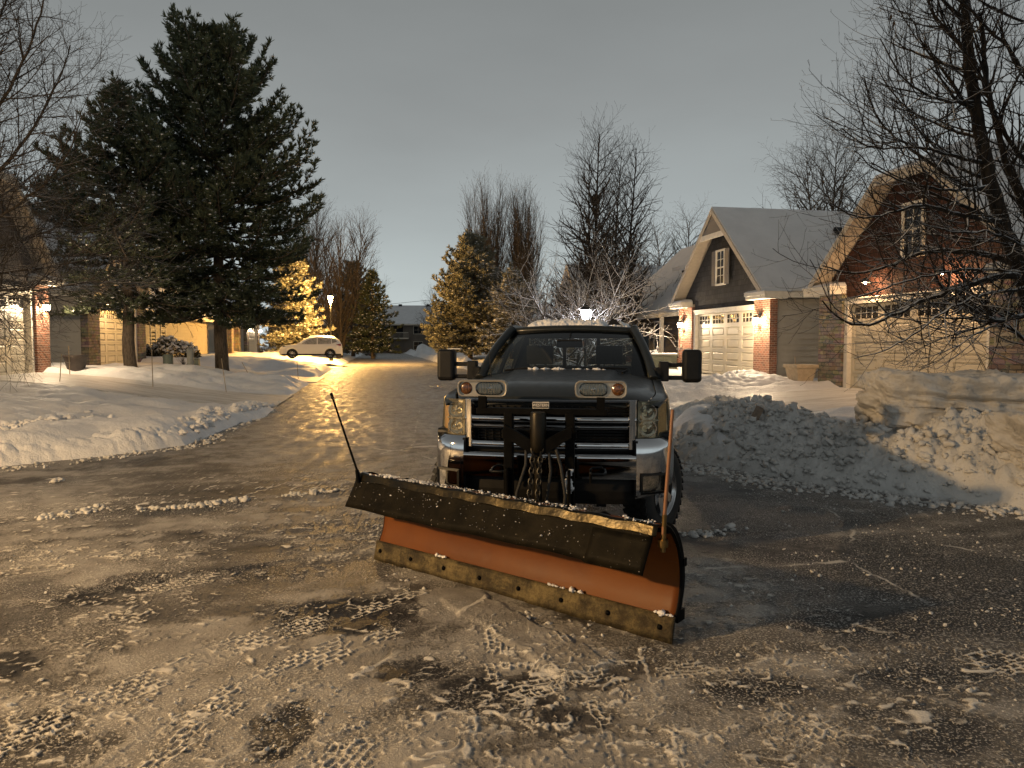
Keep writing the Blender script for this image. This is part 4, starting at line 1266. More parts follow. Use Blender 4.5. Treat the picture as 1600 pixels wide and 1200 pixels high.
for sg in (-1, 1):
    for yw, st in ((.98, STEER), (4.90, 0)):
        wh = bpy.data.objects.new('wheel', None); COL.objects.link(wh); wh.parent = truck
        wh.empty_display_size = .1
        wh.location = (sg * .875, yw, .402)
        # local z = axle pointing outward
        base = Matrix.Rotation(st, 4, 'Z') @ Matrix.Rotation(sg * PI / 2, 4, 'Y')
        wh.rotation_euler = base.to_euler()
        tyre_mb().build('tyre', M['rubber'], wh, smooth=40)
        rim_mb().build('rim', M['alloy'], wh, smooth=40)
        drum_mb().build('brake_drum', M['black'], wh, smooth=40)
# roof aerial fin
b = MB(); b.prism([(0, 0), (.14, 0), (.10, .055), (.05, .075), (.02, .05)], Matrix.Translation((.40, 2.62, 1.955)) @ Matrix.Rotation(PI / 2, 4, 'X') , .02)
b.build('aerial_fin', M['black'], truck)
# whip aerial on the wing
b = MB(); b.tube([(-.72, 1.36, 1.40), (-.735, 1.37, 1.62), (-.745, 1.39, 2.10)], [.006, .004, .002], 6); b.build('aerial', M['black'], truck)
# marker lamps along the wing edge
for k in range(3):
    b = MB(); c_ = Vector((-.93 - .015 * k, .42 - .09 * k, 1.215 - .035 * k))

# snow lying on the roof: its own thing
def roof_snow(x0, x1, y0, y1, seed, hh, thr=-.55):
    n = 220; m = 140
    X_, Y_ = np.meshgrid(np.linspace(x0, x1, n), np.linspace(y0, y1, m))
    ex = np.minimum(X_ - x0, x1 - X_); ey = np.minimum(Y_ - y0 - .08 * (1 + fbm(X_ * 6, Y_ * 0 + seed, 4, seed)), y1 - Y_)
    e = np.minimum(ex, ey)
    top = hh * sstep(0, .13, e) ** .6 * (1 + .35 * fbm(X_ * 5, Y_ * 5, 4, seed)) + (.028 * np.abs(fbm(X_ * 11, Y_ * 11, 4, seed + 1)) + .014 * fbm(X_ * 30, Y_ * 30, 2, seed + 2)) * sstep(0, .05, e)
    t = X_ / .73
    zr = np.interp(Y_, [2.2, 2.36, 2.42, 2.52, 2.75, 3.2, 3.6, 3.9, 4.0], [1.87, 1.875, 1.905, 1.935, 1.96, 1.97, 1.965, 1.94, 1.895]) - .055 * t ** 4 - .012 * t * t
    yy = Y_ + np.where(Y_ < 2.6, .09 * t * t, 0)
    V_ = np.stack([X_, yy, zr - .01 + np.where(e > 0, top, -.02)], -1).reshape(-1, 3)
    P = np.array([(MT @ Vector(p))[:] for p in V_])
    F_ = grid_faces(n, m); kf = (e.ravel()[F_] > -.03).any(1)
    return P, F_[kf]
P, F_ = roof_snow(-.56, .41, 2.39, 3.7, 5, .046)
tag(np_mesh('roof_snow', P, F_, M['snow_clean']), 'thick crumbly slab of snow lying on the truck cab roof', 'snow')
P, F_ = roof_snow(.42, .68, 2.46, 3.7, 15, .04)
tag(np_mesh('roof_snow', P, F_, M['snow_clean']), 'thin patch of snow on the truck roof beside the fin', 'snow')
for x0, x1, lab in ((-.36, -.02, 'small lumps of snow under the left wiper of the truck'), (.10, .38, 'small lumps of snow under the right wiper of the truck')):
    n_ = 16; px = np.linspace(x0, x1, n_) + RNG.normal(size=n_) * .01
    P = np.array([(MT @ Vector((x, 1.50 + .02 * random.random(), zc(1.5) + .012)))[:] for x in px])
    o_ = crumbs('hood_snow', P, .014 + .018 * RNG.uniform(size=n_), M['snow_clean'], kind=None); tag(o_, lab, 'snow')
# ================================================================== SNOW PLOUGH
BL, BR = Vector((-1.104, 5.85, 0)), Vector((.92, 4.184, 0))
PB = (BR - BL); PLEN = PB.length; PANG = math.atan2(PB.y, PB.x)
PC = (BL + BR) / 2
plow = empty('snow_plow', PC, PANG, 'orange steel snow plough blade angled across the front of the pickup', 'snow plough')
MP = Matrix.Translation(PC) @ Matrix.Rotation(PANG, 4, 'Z')
MPT = MP.inverted() @ MT            # truck space -> plough space
HLN = PLEN / 2
prof = [(.030, .125), (.055, .165), (.082, .22), (.100, .29), (.106, .36), (.100, .44), (.082, .51), (.052, .58), (.012, .64), (-.04, .69), (-.10, .72), (-.13, .728)]
def sm(pr, n=3):
    for _ in range(n):
        q = [pr[0]]
        for a, c in zip(pr[:-1], pr[1:]):
            q += [(a[0]*.75+c[0]*.25, a[1]*.75+c[1]*.25), (a[0]*.25+c[0]*.75, a[1]*.25+c[1]*.75)]
        q.append(pr[-1]); pr = q
    return pr
pf = sm(prof, 2)
b = MB()
nx = 60
rows = [[Vector((x, u_, z)) for (u_, z) in pf] for x in np.linspace(-HLN, HLN, nx)]
b.grid(rows)
b.build('moldboard', M['orange'], plow, smooth=60, solid=-.008)
# ribs and back structure
ribs = MB()
for x in np.linspace(-HLN, HLN, 7):
    w_ = .012
    back = [(u_ + .085, z) for (u_, z) in pf]
    poly = [(u_ + .006, z) for (u_, z) in pf] + back[::-1]
    x0 = x - w_ / 2 + (.012 if x < -HLN + .01 else -.012 if x > HLN - .01 else 0)
    # prism in (u,z), extruded along x
    Mx = Matrix(((0, 0, 1, x0), (1, 0, 0, 0), (0, 1, 0, 0), (0, 0, 0, 1)))
    ribs.prism(poly, Mx, w_)
ribs.box(-HLN, HLN, .09, .18, .10, .17); ribs.box(-HLN, HLN, .16, .20, .42, .47); ribs.box(-HLN, HLN, -.04, .0, .66, .70)
ribs.build('rib', M['black_steel'], plow)
# end lip (edge of the blade, black)
for sg in (-1, 1):
    b = MB()
    pts = [Vector((sg * (HLN + .002), u_ + .012, z)) for u_, z in pf[::2]]
    b.tube(pts, .012, 6); b.build('edge_trim', M['black_steel'], plow, smooth=60)
# cutting edge, slightly ragged foot
rows = []
xs_ = np.linspace(-HLN - .01, HLN + .01, 140)
for zi in range(5):
    rr_ = []
    for x in xs_:
        zb = .006 + .008 * (vnoise(np.array([x * 9.]), np.array([3.]), 5)[0] - .5)
        z = lerp(zb, .158, zi / 4); rr_.append(Vector((x, -.004 + .034 * zi / 4 - .004, z)))
    rows.append(rr_)
b = MB(); b.grid(rows); ce = b.build('cutting_edge', M['worn_steel'], plow, smooth=60, solid=.016)
for k in range(8):
    x = lerp(-HLN + .055, HLN - .075, k / 7)
    b = MB(); b.lathe([(0, .016), (.010, .015), (.016, .008), (.018, 0)], 10, Matrix.Translation((x, .010, .085)) @ Matrix.Rotation(PI / 2 + R(11), 4, 'X'))
    b.build('bolt', M['black_steel'], ce, smooth=60)
# clamp strip and rubber deflector along the top
b = MB()
rows = []
for x in np.linspace(-HLN, HLN, 80):
    wv_ = .004 * math.sin(x * 23)
    rows.append([Vector((x, u_, z + wv_)) for u_, z in ((-.10, .722), (-.125, .736), (-.155, .738), (-.172, .728), (-.190, .682), (-.188, .676))])
b.grid(rows); st_ = b.build('clamp_strip', M['strip'], plow, smooth=30, solid=.006)
b = MB(); rows = []
for x in np.linspace(-HLN, HLN - .02, 90):
    sag = .010 * math.sin(x * 3.1) + .006 * math.sin(x * 11 + 1)
    cut = 0 if x < HLN - .42 else .012
    rows.append([Vector((x, u_ + sag * k_, z)) for u_, z, k_ in ((-.166, .722, 0), (-.182, .69, .1), (-.208, .64, .35), (-.242, .585, .65), (-.272, .535, .85), (-.298 - cut * .3, .492 - cut, 1))])
b.grid(rows); b.build('deflector', M['deflector'], plow, smooth=60, solid=.010)
# patch piece bolted over the rubber near the right end
b = MB(); rows = []
for x in np.linspace(HLN - .40, HLN - .015, 14):
    rows.append([Vector((x, u_ - .014, z)) for u_, z in ((-.200, .672), (-.214, .64), (-.246, .585), (-.278, .535), (-.300, .490))])
b.grid(rows); b.build('deflector_patch', M['deflector'], plow, smooth=60, solid=.006)
# guide rods
b = MB(); r0 = MP.inverted() @ Vector((-1.19, 5.66, .73)); r1 = MP.inverted() @ AT(517, 614, 5.68)
b.tube([r0, r0.lerp(r1, .5), r1], [.010, .009, .008], 8); b.tube([r0.lerp(r1, .93), r1], [.013, .012], 8); b.tube([r0 - Vector((0, 0, .06)), r0.lerp(r1, .06)], .016, 8)
b.build('guide_rod', M['black_steel'], plow, smooth=50)
b = MB(); r0 = MP.inverted() @ AT(1036, 835, 4.06); r1 = MP.inverted() @ AT(1051, 640, 4.10)
b.tube([r0, r0.lerp(r1, .5), r1], [.011, .0105, .010], 8); b.build('guide_rod', M['orange_rod'], plow, smooth=50)
b = MB(); b.tube([r0 - Vector((0, 0, .10)), r0 + (r1 - r0) * .16], .014, 8); b.lathe([(.0, .02), (.03, .02), (.03, -.02), (0, -.02)], 8, Matrix.Translation(r0 - Vector((0, 0, .05)))); b.build('rod_socket', M['brass'], plow, smooth=50)

# vehicle mount and lift gear (shaped in truck space)
b = MB(); b.M = MPT
for x in (-.27, .20):
    b.box(x - .035, x + .035, -.34, -.26, .36, 1.22)
    b.box(x - .012, x + .012, -.42, -.20, .30, .80)
    b.bar((x, -.30, .45), (x, -.02, .42), .05, .10)
b.box(-.34, .28, -.33, -.27, .40, .48)
b.box(-.52, .48, -.335, -.285, 1.205, 1.255)                      # light bar
b.box(-.32, .25, -.34, -.27, 1.02, 1.09)
b.build('lift_frame', M['black_steel'], plow, bevel=.006)
b = MB(); b.M = MPT                                               # hydraulic ram with its pump can
b.lathe([(.0, .30), (.055, .30), (.062, .28), (.062, .04), (.05, .0), (0, 0)], 18, Matrix.Translation((-.03, -.42, .935)))
b.lathe([(.0, .34), (.03, .34), (.03, -.05), (.0, -.05)], 12, Matrix.Translation((-.03, -.42, .62)))
b.build('hydraulic_ram', M['brass'] if False else simple('ram_steel', (.014, .011, .006), .4, .6, var=.3), plow, smooth=40)
b = MB(); b.M = MPT                                               # V shaped lift arm
for sg in (-1, 1):
    b.prism([(0, 0), (.25, .14), (.25, .05), (.06, -.07), (0, -.09)], Matrix.Translation((-.03, -.40, 1.0)) @ Matrix.Rotation(PI / 2, 4, 'X') @ Matrix.Scale(sg, 4, (1, 0, 0)), .05)
b.build('lift_arm', M['black_steel'], plow)
b = MB(); b.M = MPT                                               # A-frame to the blade
b.bar((-.26, -.33, .34), (-.06, -.80, .24), .08, .08); b.bar((.19, -.33, .34), (-.06, -.80, .24), .08, .08); b.bar((-.30, -.42, .33), (.24, -.42, .33), .07, .07)
for x, dx in ((-.26, -.45), (.19, .45)):
    q0 = Vector((x, -.36, .38)); q1 = MPT.inverted() @ Vector((dx, .19, .40))
    b.tube([q0, q0.lerp(q1, .55)], .042, 10); b.tube([q0.lerp(q1, .5), q1], .022, 8)
b.build('push_frame', M['black_steel'], plow, bevel=.005)
b = MB(); b.M = MPT                                               # chains and hoses
def chain(p, q, n):
    p = Vector(p); q = Vector(q)
    for i in range(n):
        c_ = p.lerp(q, (i + .5) / n); L_ = (q - p).length / n * .72
        A_ = (q - p).to_track_quat('Z', 'Y').to_matrix().to_4x4()
        rt = Matrix.Translation(c_) @ A_ @ Matrix.Rotation(PI / 2 * (i % 2), 4, 'Z')
        pts = [rt @ Vector((.017 * math.cos(a), 0, L_ * math.sin(a))) for a in np.linspace(0, 2 * PI, 9)]
        b.tube(pts, .006, 5, cap=False)
chain((-.06, -.45, .98), (-.09, -.62, .36), 16); chain((.0, -.45, .98), (-.03, -.62, .36), 16)
b.build('lift_chain', simple('chain_steel', (.02, .018, .015), .5, .4, var=.3), plow, smooth=60)
b = MB(); b.M = MPT
for x0, x1, zz in ((.10, .16, .98), (-.12, -.2, 1.0), (.05, .02, .95)):
    b.tube([(x0, -.42, zz), (lerp(x0, x1, .3) + .03, -.47, zz - .15), (x1 + .02, -.48, zz - .36), (x1, -.50, zz - .55)], .012, 8)
b.build('hose', M['rubber'], plow, smooth=60)
# auxiliary lamps on the light bar
for cx, sg in ((-.475, -1), (.43, 1)):
    b = MB(); b.M = MPT
    w_, h_ = .195, .066
    def rrect(w, h, r, n=6):
        o_ = []
        for (sx, sy, a0) in ((1, 1, 0), (-1, 1, 90), (-1, -1, 180), (1, -1, 270)):
            for k in range(n + 1):
                a = R(a0 + 90 * k / n); o_.append((sx * (w - r) + r * math.cos(a), sy * (h - r) + r * math.sin(a)))
        return o_
    Ml = Matrix.Translation((cx, -.30, 1.402)) @ Matrix.Rotation(PI / 2, 4, 'X')
    rings = []
    for (w2, h2, r2, dz) in ((w_ * .82, h_ * .7, .035, -.10), (w_, h_, .045, -.02), (w_, h_, .045, .02), (w_ - .006, h_ - .006, .042, .028), (w_ - .014, h_ - .013, .036, .026), (w_ - .016, h_ - .014, .035, -.004)):
        rings.append([Ml @ Vector((x, y, dz)) for x, y in rrect(w2, h2, r2)])
    b.grid(rings, closed=True); b.add(rings[0], [tuple(range(len(rings[0])))]); 
    lp = b.build('plow_lamp', M['chrome'] if False else simple('lamp_bezel', (.40, .36, .30), .3, .6, var=.1) if sg < 0 else bpy.data.materials['lamp_bezel'], plow, smooth=40)
    b = MB(); b.M = MPT
    b.add([Ml @ Vector((x, y, .004)) for x, y in rrect(w_ - .016, h_ - .014, .035)], [tuple(range(28))]); b.build('lamp_face', bpy.data.materials['lamp_bezel'], lp)
    # indicator bowl and long headlamp bowl
    b = MB(); b.M = MPT
    b.lathe([(.0, .016), (.02, .0155), (.040, .013), (.048, .004)], 20, Ml @ Matrix.Translation((sg * .128, 0, 0))); b.build('indicator', M['amber'], lp, smooth=60)
    b = MB(); b.M = MPT
    hw = .108
    cxx = -sg * .055
    rr2 = []
    for w2, h2, r2, dz in ((hw, .048, .046, .010), (hw * .9, .042, .04, .0), (hw * .7, .03, .028, -.03), (hw * .4, .014, .012, -.05)):
        rr2.append([Ml @ Vector((x + cxx, y, dz + .008)) for x, y in rrect(w2, h2, r2)])
    b.grid(rr2, closed=True); b.add(rr2[-1], [tuple(range(28))])
    for k in range(9):                                             # fluting
        xx = cxx - hw * .8 + hw * 1.6 * k / 8
        b.bar(Ml @ Vector((xx, -.036, .006)), Ml @ Vector((xx, .036, .006)), .006, .006)
    b.build('reflector_bowl', M['chrome'], lp, smooth=40)
    b = MB(); b.M = MPT; b.lathe([(0, .02), (.016, .015), (.018, -.02)], 10, Ml @ Matrix.Translation((cxx, 0, -.01))); b.build('bulb', M['alloy'], lp, smooth=60)
    b = MB(); b.M = MPT
    b.grid([[Ml @ Vector((x * k_ + cxx, y * k_, .026 - .010 * k_ * k_)) for x, y in rrect(hw + .004, .052, .05)] for k_ in (1, .7, .4, .1)], closed=True); b.build('lens', M['lens'], lp, smooth=60)
    b = MB(); b.M = MPT; b.box(cx - .03, cx + .03, -.33, -.27, 1.24, 1.345); b.build('lamp_bracket', M['black_steel'], lp)
# name plate
b = MB(); b.M = MPT; b.box(-.078, .042, -.36, -.345, 1.262, 1.302); npl = b.build('name_plate', M['letter'] if False else simple('plate_face', (.05, .045, .04), .4, var=.1), plow, bevel=.003)
text_mesh('WESTERN', .030, .0015, M['letter'], 'plate_text', npl, MPT @ Matrix.Translation((-.018, -.3615, 1.282)) @ Matrix.Rotation(PI / 2, 4, 'X') @ Matrix.Scale(.95, 4, (1, 0, 0)))
b = MB(); b.M = MPT; b.box(-.080, .044, -.355, -.344, 1.258, 1.306); b.build('plate_rim', M['letter'], npl)

# snow caught on the plough: loose snow, things of their own
def on_plow(n, fx, size):
    P = []
    for _ in range(n): P.append((MP @ Vector(fx()))[:])
    return np.array(P), np.array([size() for _ in range(n)])
P, s_ = on_plow(900, lambda: (lambda x: (x, random.uniform(-.175, -.09), .738))(random.uniform(-HLN, HLN) if random.random() < .6 else random.gauss(-.9, .18)), lambda: .002 + .008 * random.random() ** 4)
kx = fbm(P[:, 0] * 4, P[:, 1] * 4, 3, 5) > -.12
crumbs('snow_dusting', P[kx], s_[kx], M['snow_clean'])
P, s_ = on_plow(260, lambda: (random.uniform(-HLN, HLN), .022, .160), lambda: .005 + .014 * random.random() ** 3)
kx = fbm(P[:, 0] * 3, P[:, 1] * 3, 3, 9) > .05
crumbs('snow_dusting', P[kx], s_[kx], M['snow_clean'])
P, s_ = on_plow(110, lambda: (lambda z: (random.uniform(-HLN, HLN), -.176 - (.71 - z) * .52 - .004, z))(random.uniform(.52, .70)), lambda: .002 + .006 * random.random() ** 3)
crumbs('snow_dusting', P, s_, M['snow_clean'], lowpoly=True)
n_ = 26; P = np.array([(MT @ Vector((.19 + random.gauss(0, .012), -.35, .62 + .17 * random.random() ** 1.6)))[:] for _ in range(n_)])
tag(crumbs('snow_clump', P, .012 + .014 * RNG.uniform(size=n_), M['snow_clean'], kind=None), 'little clump of snow stuck to the plough frame in front of the bumper', 'snow')
# ================================================================== HOUSES
def frame_of(s_c, r_f, z0, side):
    """matrix: local x across the front, +y into the plot, z up"""
    v = V if side > 0 else -V
    xl = v.cross(Vector((0, 0, 1)))
    p = S(s_c, r_f, z0)
    return p, math.atan2(xl.y, xl.x)

def garage_door(root, xc, w, h, y, cols, rows=5, mat=None, slope=0):
    """sectional door: raised panels, glazed top row"""
    b = MB(); x0 = xc - w / 2; rh = h / rows; cw = w / cols
    b.box(x0, x0 + w, y + .05, y + .08, 0, h)
    for r_ in range(rows):
        zb = r_ * rh
        for c_ in range(cols):
            xa = x0 + c_ * cw
            mx, mz = .085 * (cw / .6) ** .5, .07
            o0 = [(xa, zb + .006), (xa + cw, zb + .006), (xa + cw, zb + rh - .006), (xa, zb + rh - .006)]
            i0 = [(xa + mx, zb + mz), (xa + cw - mx, zb + mz), (xa + cw - mx, zb + rh - mz), (xa + mx, zb + rh - mz)]
            def ins(d): return [(xa + mx + d, zb + mz + d), (xa + cw - mx - d, zb + mz + d), (xa + cw - mx - d, zb + rh - mz - d), (xa + mx + d, zb + rh - mz - d)]
            lay = [(o0, 0), (i0, 0)]
            if r_ < rows - 1: lay += [(ins(.014), .034), (ins(.030), .034), (ins(.070), .004)]
            else: lay += [(ins(.012), .022)]
            vs = [Vector((px, y + d, pz)) for ring, d in lay for px, pz in ring]
            fs = []
            for k in range(len(lay) - 1):
                for q in range(4):
                    fs.append((k * 4 + q, k * 4 + (q + 1) % 4, (k + 1) * 4 + (q + 1) % 4, (k + 1) * 4 + q))
            k = (len(lay) - 1) * 4
            fs.append((k, k + 1, k + 2, k + 3))
            b.add(vs, fs)
    d = b.build('garage_door', mat or M['door_beige'], root)
    for c_ in range(cols):
        xa = x0 + c_ * cw; zb = (rows - 1) * rh; mx, mz = .085 * (cw / .6) ** .5 + .014, .084
        g = MB(); g.quad((xa + mx, y + .018, zb + mz), (xa + cw - mx, y + .018, zb + mz), (xa + cw - mx, y + .018, zb + rh - mz), (xa + mx, y + .018, zb + rh - mz))
        wn = g.build('door_window', M['pane'], d)
        g = MB(); n = 4 if cw > .9 else 3
        for k in range(1, n): xx = lerp(xa + mx, xa + cw - mx, k / n); g.box(xx - .010, xx + .010, y + .004, y + .016, zb + mz, zb + rh - mz)
        g.box(xa + mx, xa + cw - mx, y + .006, y + .015, zb + rh / 2 - .010, zb + rh / 2 + .010)
        g.build('glazing_bar', M['trimwhite'], wn)
    return d

def window(root, xc, zc_, w, h, y, nx=2, nz=4, shut=False, frame=None, sash=True, normal='y', lit=None):
    """window in the plane y (facing -y)"""
    fm = frame or M['trimwhite']
    b = MB(); t_ = .07
    x0, x1, z0, z1 = xc - w / 2, xc + w / 2, zc_ - h / 2, zc_ + h / 2
    b.box(x0 - t_, x0, y - .05, y + .03, z0 - t_, z1 + t_); b.box(x1, x1 + t_, y - .05, y + .03, z0 - t_, z1 + t_)
    b.box(x0, x1, y - .05, y + .03, z1, z1 + t_); b.box(x0, x1, y - .06, y + .03, z0 - t_, z0)
    if sash: b.box(x0, x1, y - .03, y + .02, zc_ - .025, zc_ + .025)
    for k in range(1, nx): xx = lerp(x0, x1, k / nx); b.box(xx - .011, xx + .011, y - .022, y + .01, z0, z1)
    for k in range(1, nz):
        if sash and abs(k / nz - .5) < .01: continue
        zz = lerp(z0, z1, k / nz); b.box(x0, x1, y - .020, y + .008, zz - .010, zz + .010)
    f = b.build('window', fm, root)
    g = MB(); g.quad((x0, y - .004, z0), (x1, y - .004, z0), (x1, y - .004, z1), (x0, y - .004, z1)); g.build('pane', lit or M['pane'], f)
    if shut:
        for sg in (-1, 1):
            sb = MB(); xa = xc + sg * (w / 2 + t_ + .02); xb = xa + sg * .30
            sb.box(min(xa, xb), max(xa, xb), y - .05, y - .01, z0 - .05, z1 + .05)
            for k in range(14): zz = lerp(z0, z1, (k + .5) / 14); sb.box(min(xa, xb) + .04, max(xa, xb) - .04, y - .062, y - .05, zz - .012, zz + .022)
            sb.build('shutter', M['shutter'], f)
    return f

def siding(b, p, q, z0, z1, n, lap=.20):
    """lap siding from p to q (xy), outward normal n"""
    p = Vector((*p, 0)); q = Vector((*q, 0)); n = Vector((*n, 0)); rows = []
    z = z0
    while z < z1 - .001:
        zt = min(z + lap, z1)
        for (zz, o_) in ((z, .0), (z, .05), (zt, .002)):
            rows.append([p + n * o_ + Vector((0, 0, zz)), q + n * o_ + Vector((0, 0, zz))])
        z = zt
    b.grid(rows)

def lantern(root, x, y, z, watt, col=(1, .74, .46), bulb=None):
    """wall lantern on the face y, glass body with cap and foot"""
    b = MB()
    b.lathe([(.0, .30), (.035, .285), (.115, .21), (.12, .195), (.09, .195)], 10, Matrix.Translation((x, y - .17, z)))
    b.lathe([(.075, .0), (.085, .012), (.05, -.03), (.0, -.06)], 10, Matrix.Translation((x, y - .17, z)))
    for k in range(6):
        a = 2 * PI * k / 6; b.bar((x + .082 * math.cos(a), y - .17 + .082 * math.sin(a), z), (x + .102 * math.cos(a), y - .17 + .102 * math.sin(a), z + .2), .010, .010)
    b.bar((x, y - .17, z + .27), (x, y, z + .33), .025, .025); b.box(x - .06, x + .06, y - .02, y, z + .22, z + .42)
    l = b.build('wall_lantern', M['dark_metal'], root, smooth=40)
    b = MB(); b.lathe([(.0, .005), (.078, .01), (.100, .19), (.0, .195)], 10, Matrix.Translation((x, y - .17, z))); b.build('lantern_glass', bulb or M['bulb_warm'], l, smooth=40)
    lamp('lantern_light', (x, y - .30, z + .10), watt * 1.7, col, .07, root)
    return l

def downlight(root, x, y, z, watt, col=(1, .60, .30)):
    """gooseneck lamp over the door, shade open below"""
    b = MB()
    pts = [Vector((x, y, z + .12)), Vector((x, y - .12, z + .22)), Vector((x, y - .26, z + .22)), Vector((x, y - .32, z + .12))]
    b.tube(pts, .014, 6)
    b.lathe([(.02, .13), (.05, .11), (.13, .0), (.125, -.004), (.045, .10)], 14, Matrix.Translation((x, y - .32, z)))
    l = b.build('door_lamp', M['dark_metal'], root, smooth=40)
    b = MB(); b.lathe([(0, -.045), (.03, -.03), (.035, .02), (.0, .06)], 10, Matrix.Translation((x, y - .32, z))); b.build('bulb', M['bulb_warm'], l, smooth=50)
    lamp('door_light', (x, y - .24, z - .07), watt, col, .06, root)
    return l

def garage_house(label, s_c, r_f, z0, side, gable, near, far, door_x=0., half=3.8, clip=None, depth=9.0, collar=False, wall=None,
                 cols=4, apex=6.45, rake_z=3.06, win=True, roofcol=None, plate=None, lanterns=(), downs=(), vents=0, group='garage-fronted houses'):
    p, rz = frame_of(s_c, r_f, z0, side)
    root = empty('garage_house', p, rz, label, 'house')
    nx = 1 if side > 0 else -1           # local x sign towards the camera
    wall = wall or M['siding_grey']
    slope = (apex - rake_z) / half
    He = 2.78
    dw = 4.88; dh = 2.44
    x0, x1 = door_x - dw / 2, door_x + dw / 2
    # walls (siding) along both flanks and the back
    b = MB()
    siding(b, (half - .12, depth), (half - .12, .18), -.4, He, (1, 0)); siding(b, (-half + .12, .18), (-half + .12, depth), -.4, He, (-1, 0))
    siding(b, (half, depth), (-half, depth), -.4, He, (0, 1))
    b.build('wall', wall, root)
    # gable front
    b = MB(); hx = half - .12
    def zr(x): return rake_z + (half - abs(x)) * slope - .20
    top = [(hx, zr(hx)), (hx * .5, zr(hx * .5))]
    poly = [(-hx, He + .12), (x0 - .16, He + .12), (x0 - .16, dh + .15), (x1 + .16, dh + .15), (x1 + .16, He + .12), (hx, He + .12)]
    ap = clip if clip else zr(0) + .0
    if clip:
        xk = half - (clip + .20 - rake_z) / slope
        poly += [(hx, zr(hx)), (xk, clip - .02), (-xk, clip - .02), (-hx, zr(hx))]
    else:
        poly += [(hx, zr(hx)), (0, zr(0)), (-hx, zr(hx))]
    b.prism(poly, Matrix.Rotation(PI / 2, 4, 'X') @ Matrix.Translation((0, 0, -.16)), .12)
    b.build('gable', gable, root)
    # pillars
    for nm, xa, xb, m_ in (('near', x1 + .16 if nx > 0 else -half, half if nx > 0 else x0 - .16, near), ('far', -half if nx > 0 else x1 + .16, x0 - .16 if nx > 0 else half, far)):
        b = MB(); b.box(xa, xb, -.10, .18, -.4, He); b.build('pillar', m_, root)
    # door trim
    b = MB()
    b.box(x0 - .155, x0, -.02, .16, -.3, dh + .01); b.box(x1, x1 + .155, -.02, .16, -.3, dh + .01)
    b.box(x0 - .16, x1 + .16, -.03, .16, dh + .01, dh + .15); b.box(x0 - .20, x1 + .20, -.07, .02, dh + .15, dh + .19)
    b.build('door_trim', M['trimwhite'], root, bevel=.006)
    garage_door(root, door_x, dw, dh, .12, cols)
    # roof: board, soffit, barge boards, snow
    yo = -.46
    xe = half + .02
    rt = MB(); sn = MB(); th = .14
    if clip:
        xk = half - (clip - rake_z) / slope
    for sg in (-1, 1):
        n_ = Vector((sg * slope, 0, 1)).normalized()
        ridge_y = yo
        if clip:
            hipy = 1.9
            pl = [Vector((sg * xe, yo, rake_z - .02)), Vector((sg * xk, yo, clip)), Vector((0, yo + hipy, apex)), Vector((0, depth + .3, apex)), Vector((sg * xe, depth + .3, rake_z - .02))]
        else:
            pl = [Vector((sg * xe, yo, rake_z - .02)), Vector((0, yo, apex)), Vector((0, depth + .3, apex)), Vector((sg * xe, depth + .3, rake_z - .02))]
        if sg < 0: pl = pl[::-1]
        for mb_, off0, off1 in ((rt, -th, 0), (sn, .004, .09)):
            lo = [q + Vector((0, 0, off0)) for q in pl]; hi = [q + Vector((0, 0, off1)) for q in pl]; k = len(pl)
            mb_.add(lo + hi, [tuple(range(k))[::-1], tuple(range(k, 2 * k))] + [(i, (i + 1) % k, k + (i + 1) % k, k + i) for i in range(k)])
    if clip:
        pl = [Vector((-xk, yo, clip)), Vector((xk, yo, clip)), Vector((0, yo + 1.9, apex))]
        for mb_, off0, off1 in ((rt, -th, 0), (sn, .004, .09)):
            lo = [q + Vector((0, 0, off0)) for q in pl]; hi = [q + Vector((0, 0, off1)) for q in pl]
            mb_.add(lo + hi, [(2, 1, 0), (3, 4, 5), (0, 1, 4, 3), (1, 2, 5, 4), (2, 0, 3, 5)])
    rf = rt.build('roof', M['trimbeige'], root)
    sn.build('roof_snow', roofcol or M['snow_roof'], rf)
    fb = MB()
    pts = [(-xe, rake_z - .02), (-xk, clip), (xk, clip), (xe, rake_z - .02)] if clip else [(-xe, rake_z - .02), (0, apex), (xe, rake_z - .02)]
    for a_, c_ in zip(pts[:-1], pts[1:]):
        fb.add([Vector((a_[0], yo - .03, a_[1] - .20)), Vector((c_[0], yo - .03, c_[1] - .20)), Vector((c_[0], yo - .03, c_[1] + .02)), Vector((a_[0], yo - .03, a_[1] + .02)),
                Vector((a_[0], yo - .002, a_[1] - .20)), Vector((c_[0], yo - .002, c_[1] - .20)), Vector((c_[0], yo - .002, c_[1] + .02)), Vector((a_[0], yo - .002, a_[1] + .02))],
               [(0, 1, 2, 3), (7, 6, 5, 4), (0, 4, 5, 1), (2, 6, 7, 3), (1, 5, 6, 2), (0, 3, 7, 4)])
    fb.build('barge_board', M['trimbeige'], rf)
    if collar:
        cz = apex - 1.05; hw = (apex - cz) / slope
        c_ = MB(); c_.box(-hw + .12, hw - .12, yo + .0, yo + .05, cz - .10, cz + .10); c_.build('collar_board', M['trimwhite'], rf)
        c_ = MB(); c_.prism([(-hw + .22, cz + .10), (hw - .22, cz + .10), (0, apex - .26)], Matrix.Rotation(PI / 2, 4, 'X') @ Matrix.Translation((0, 0, -yo - .05)), .03); c_.build('apex_panel', M['shutter'], rf)
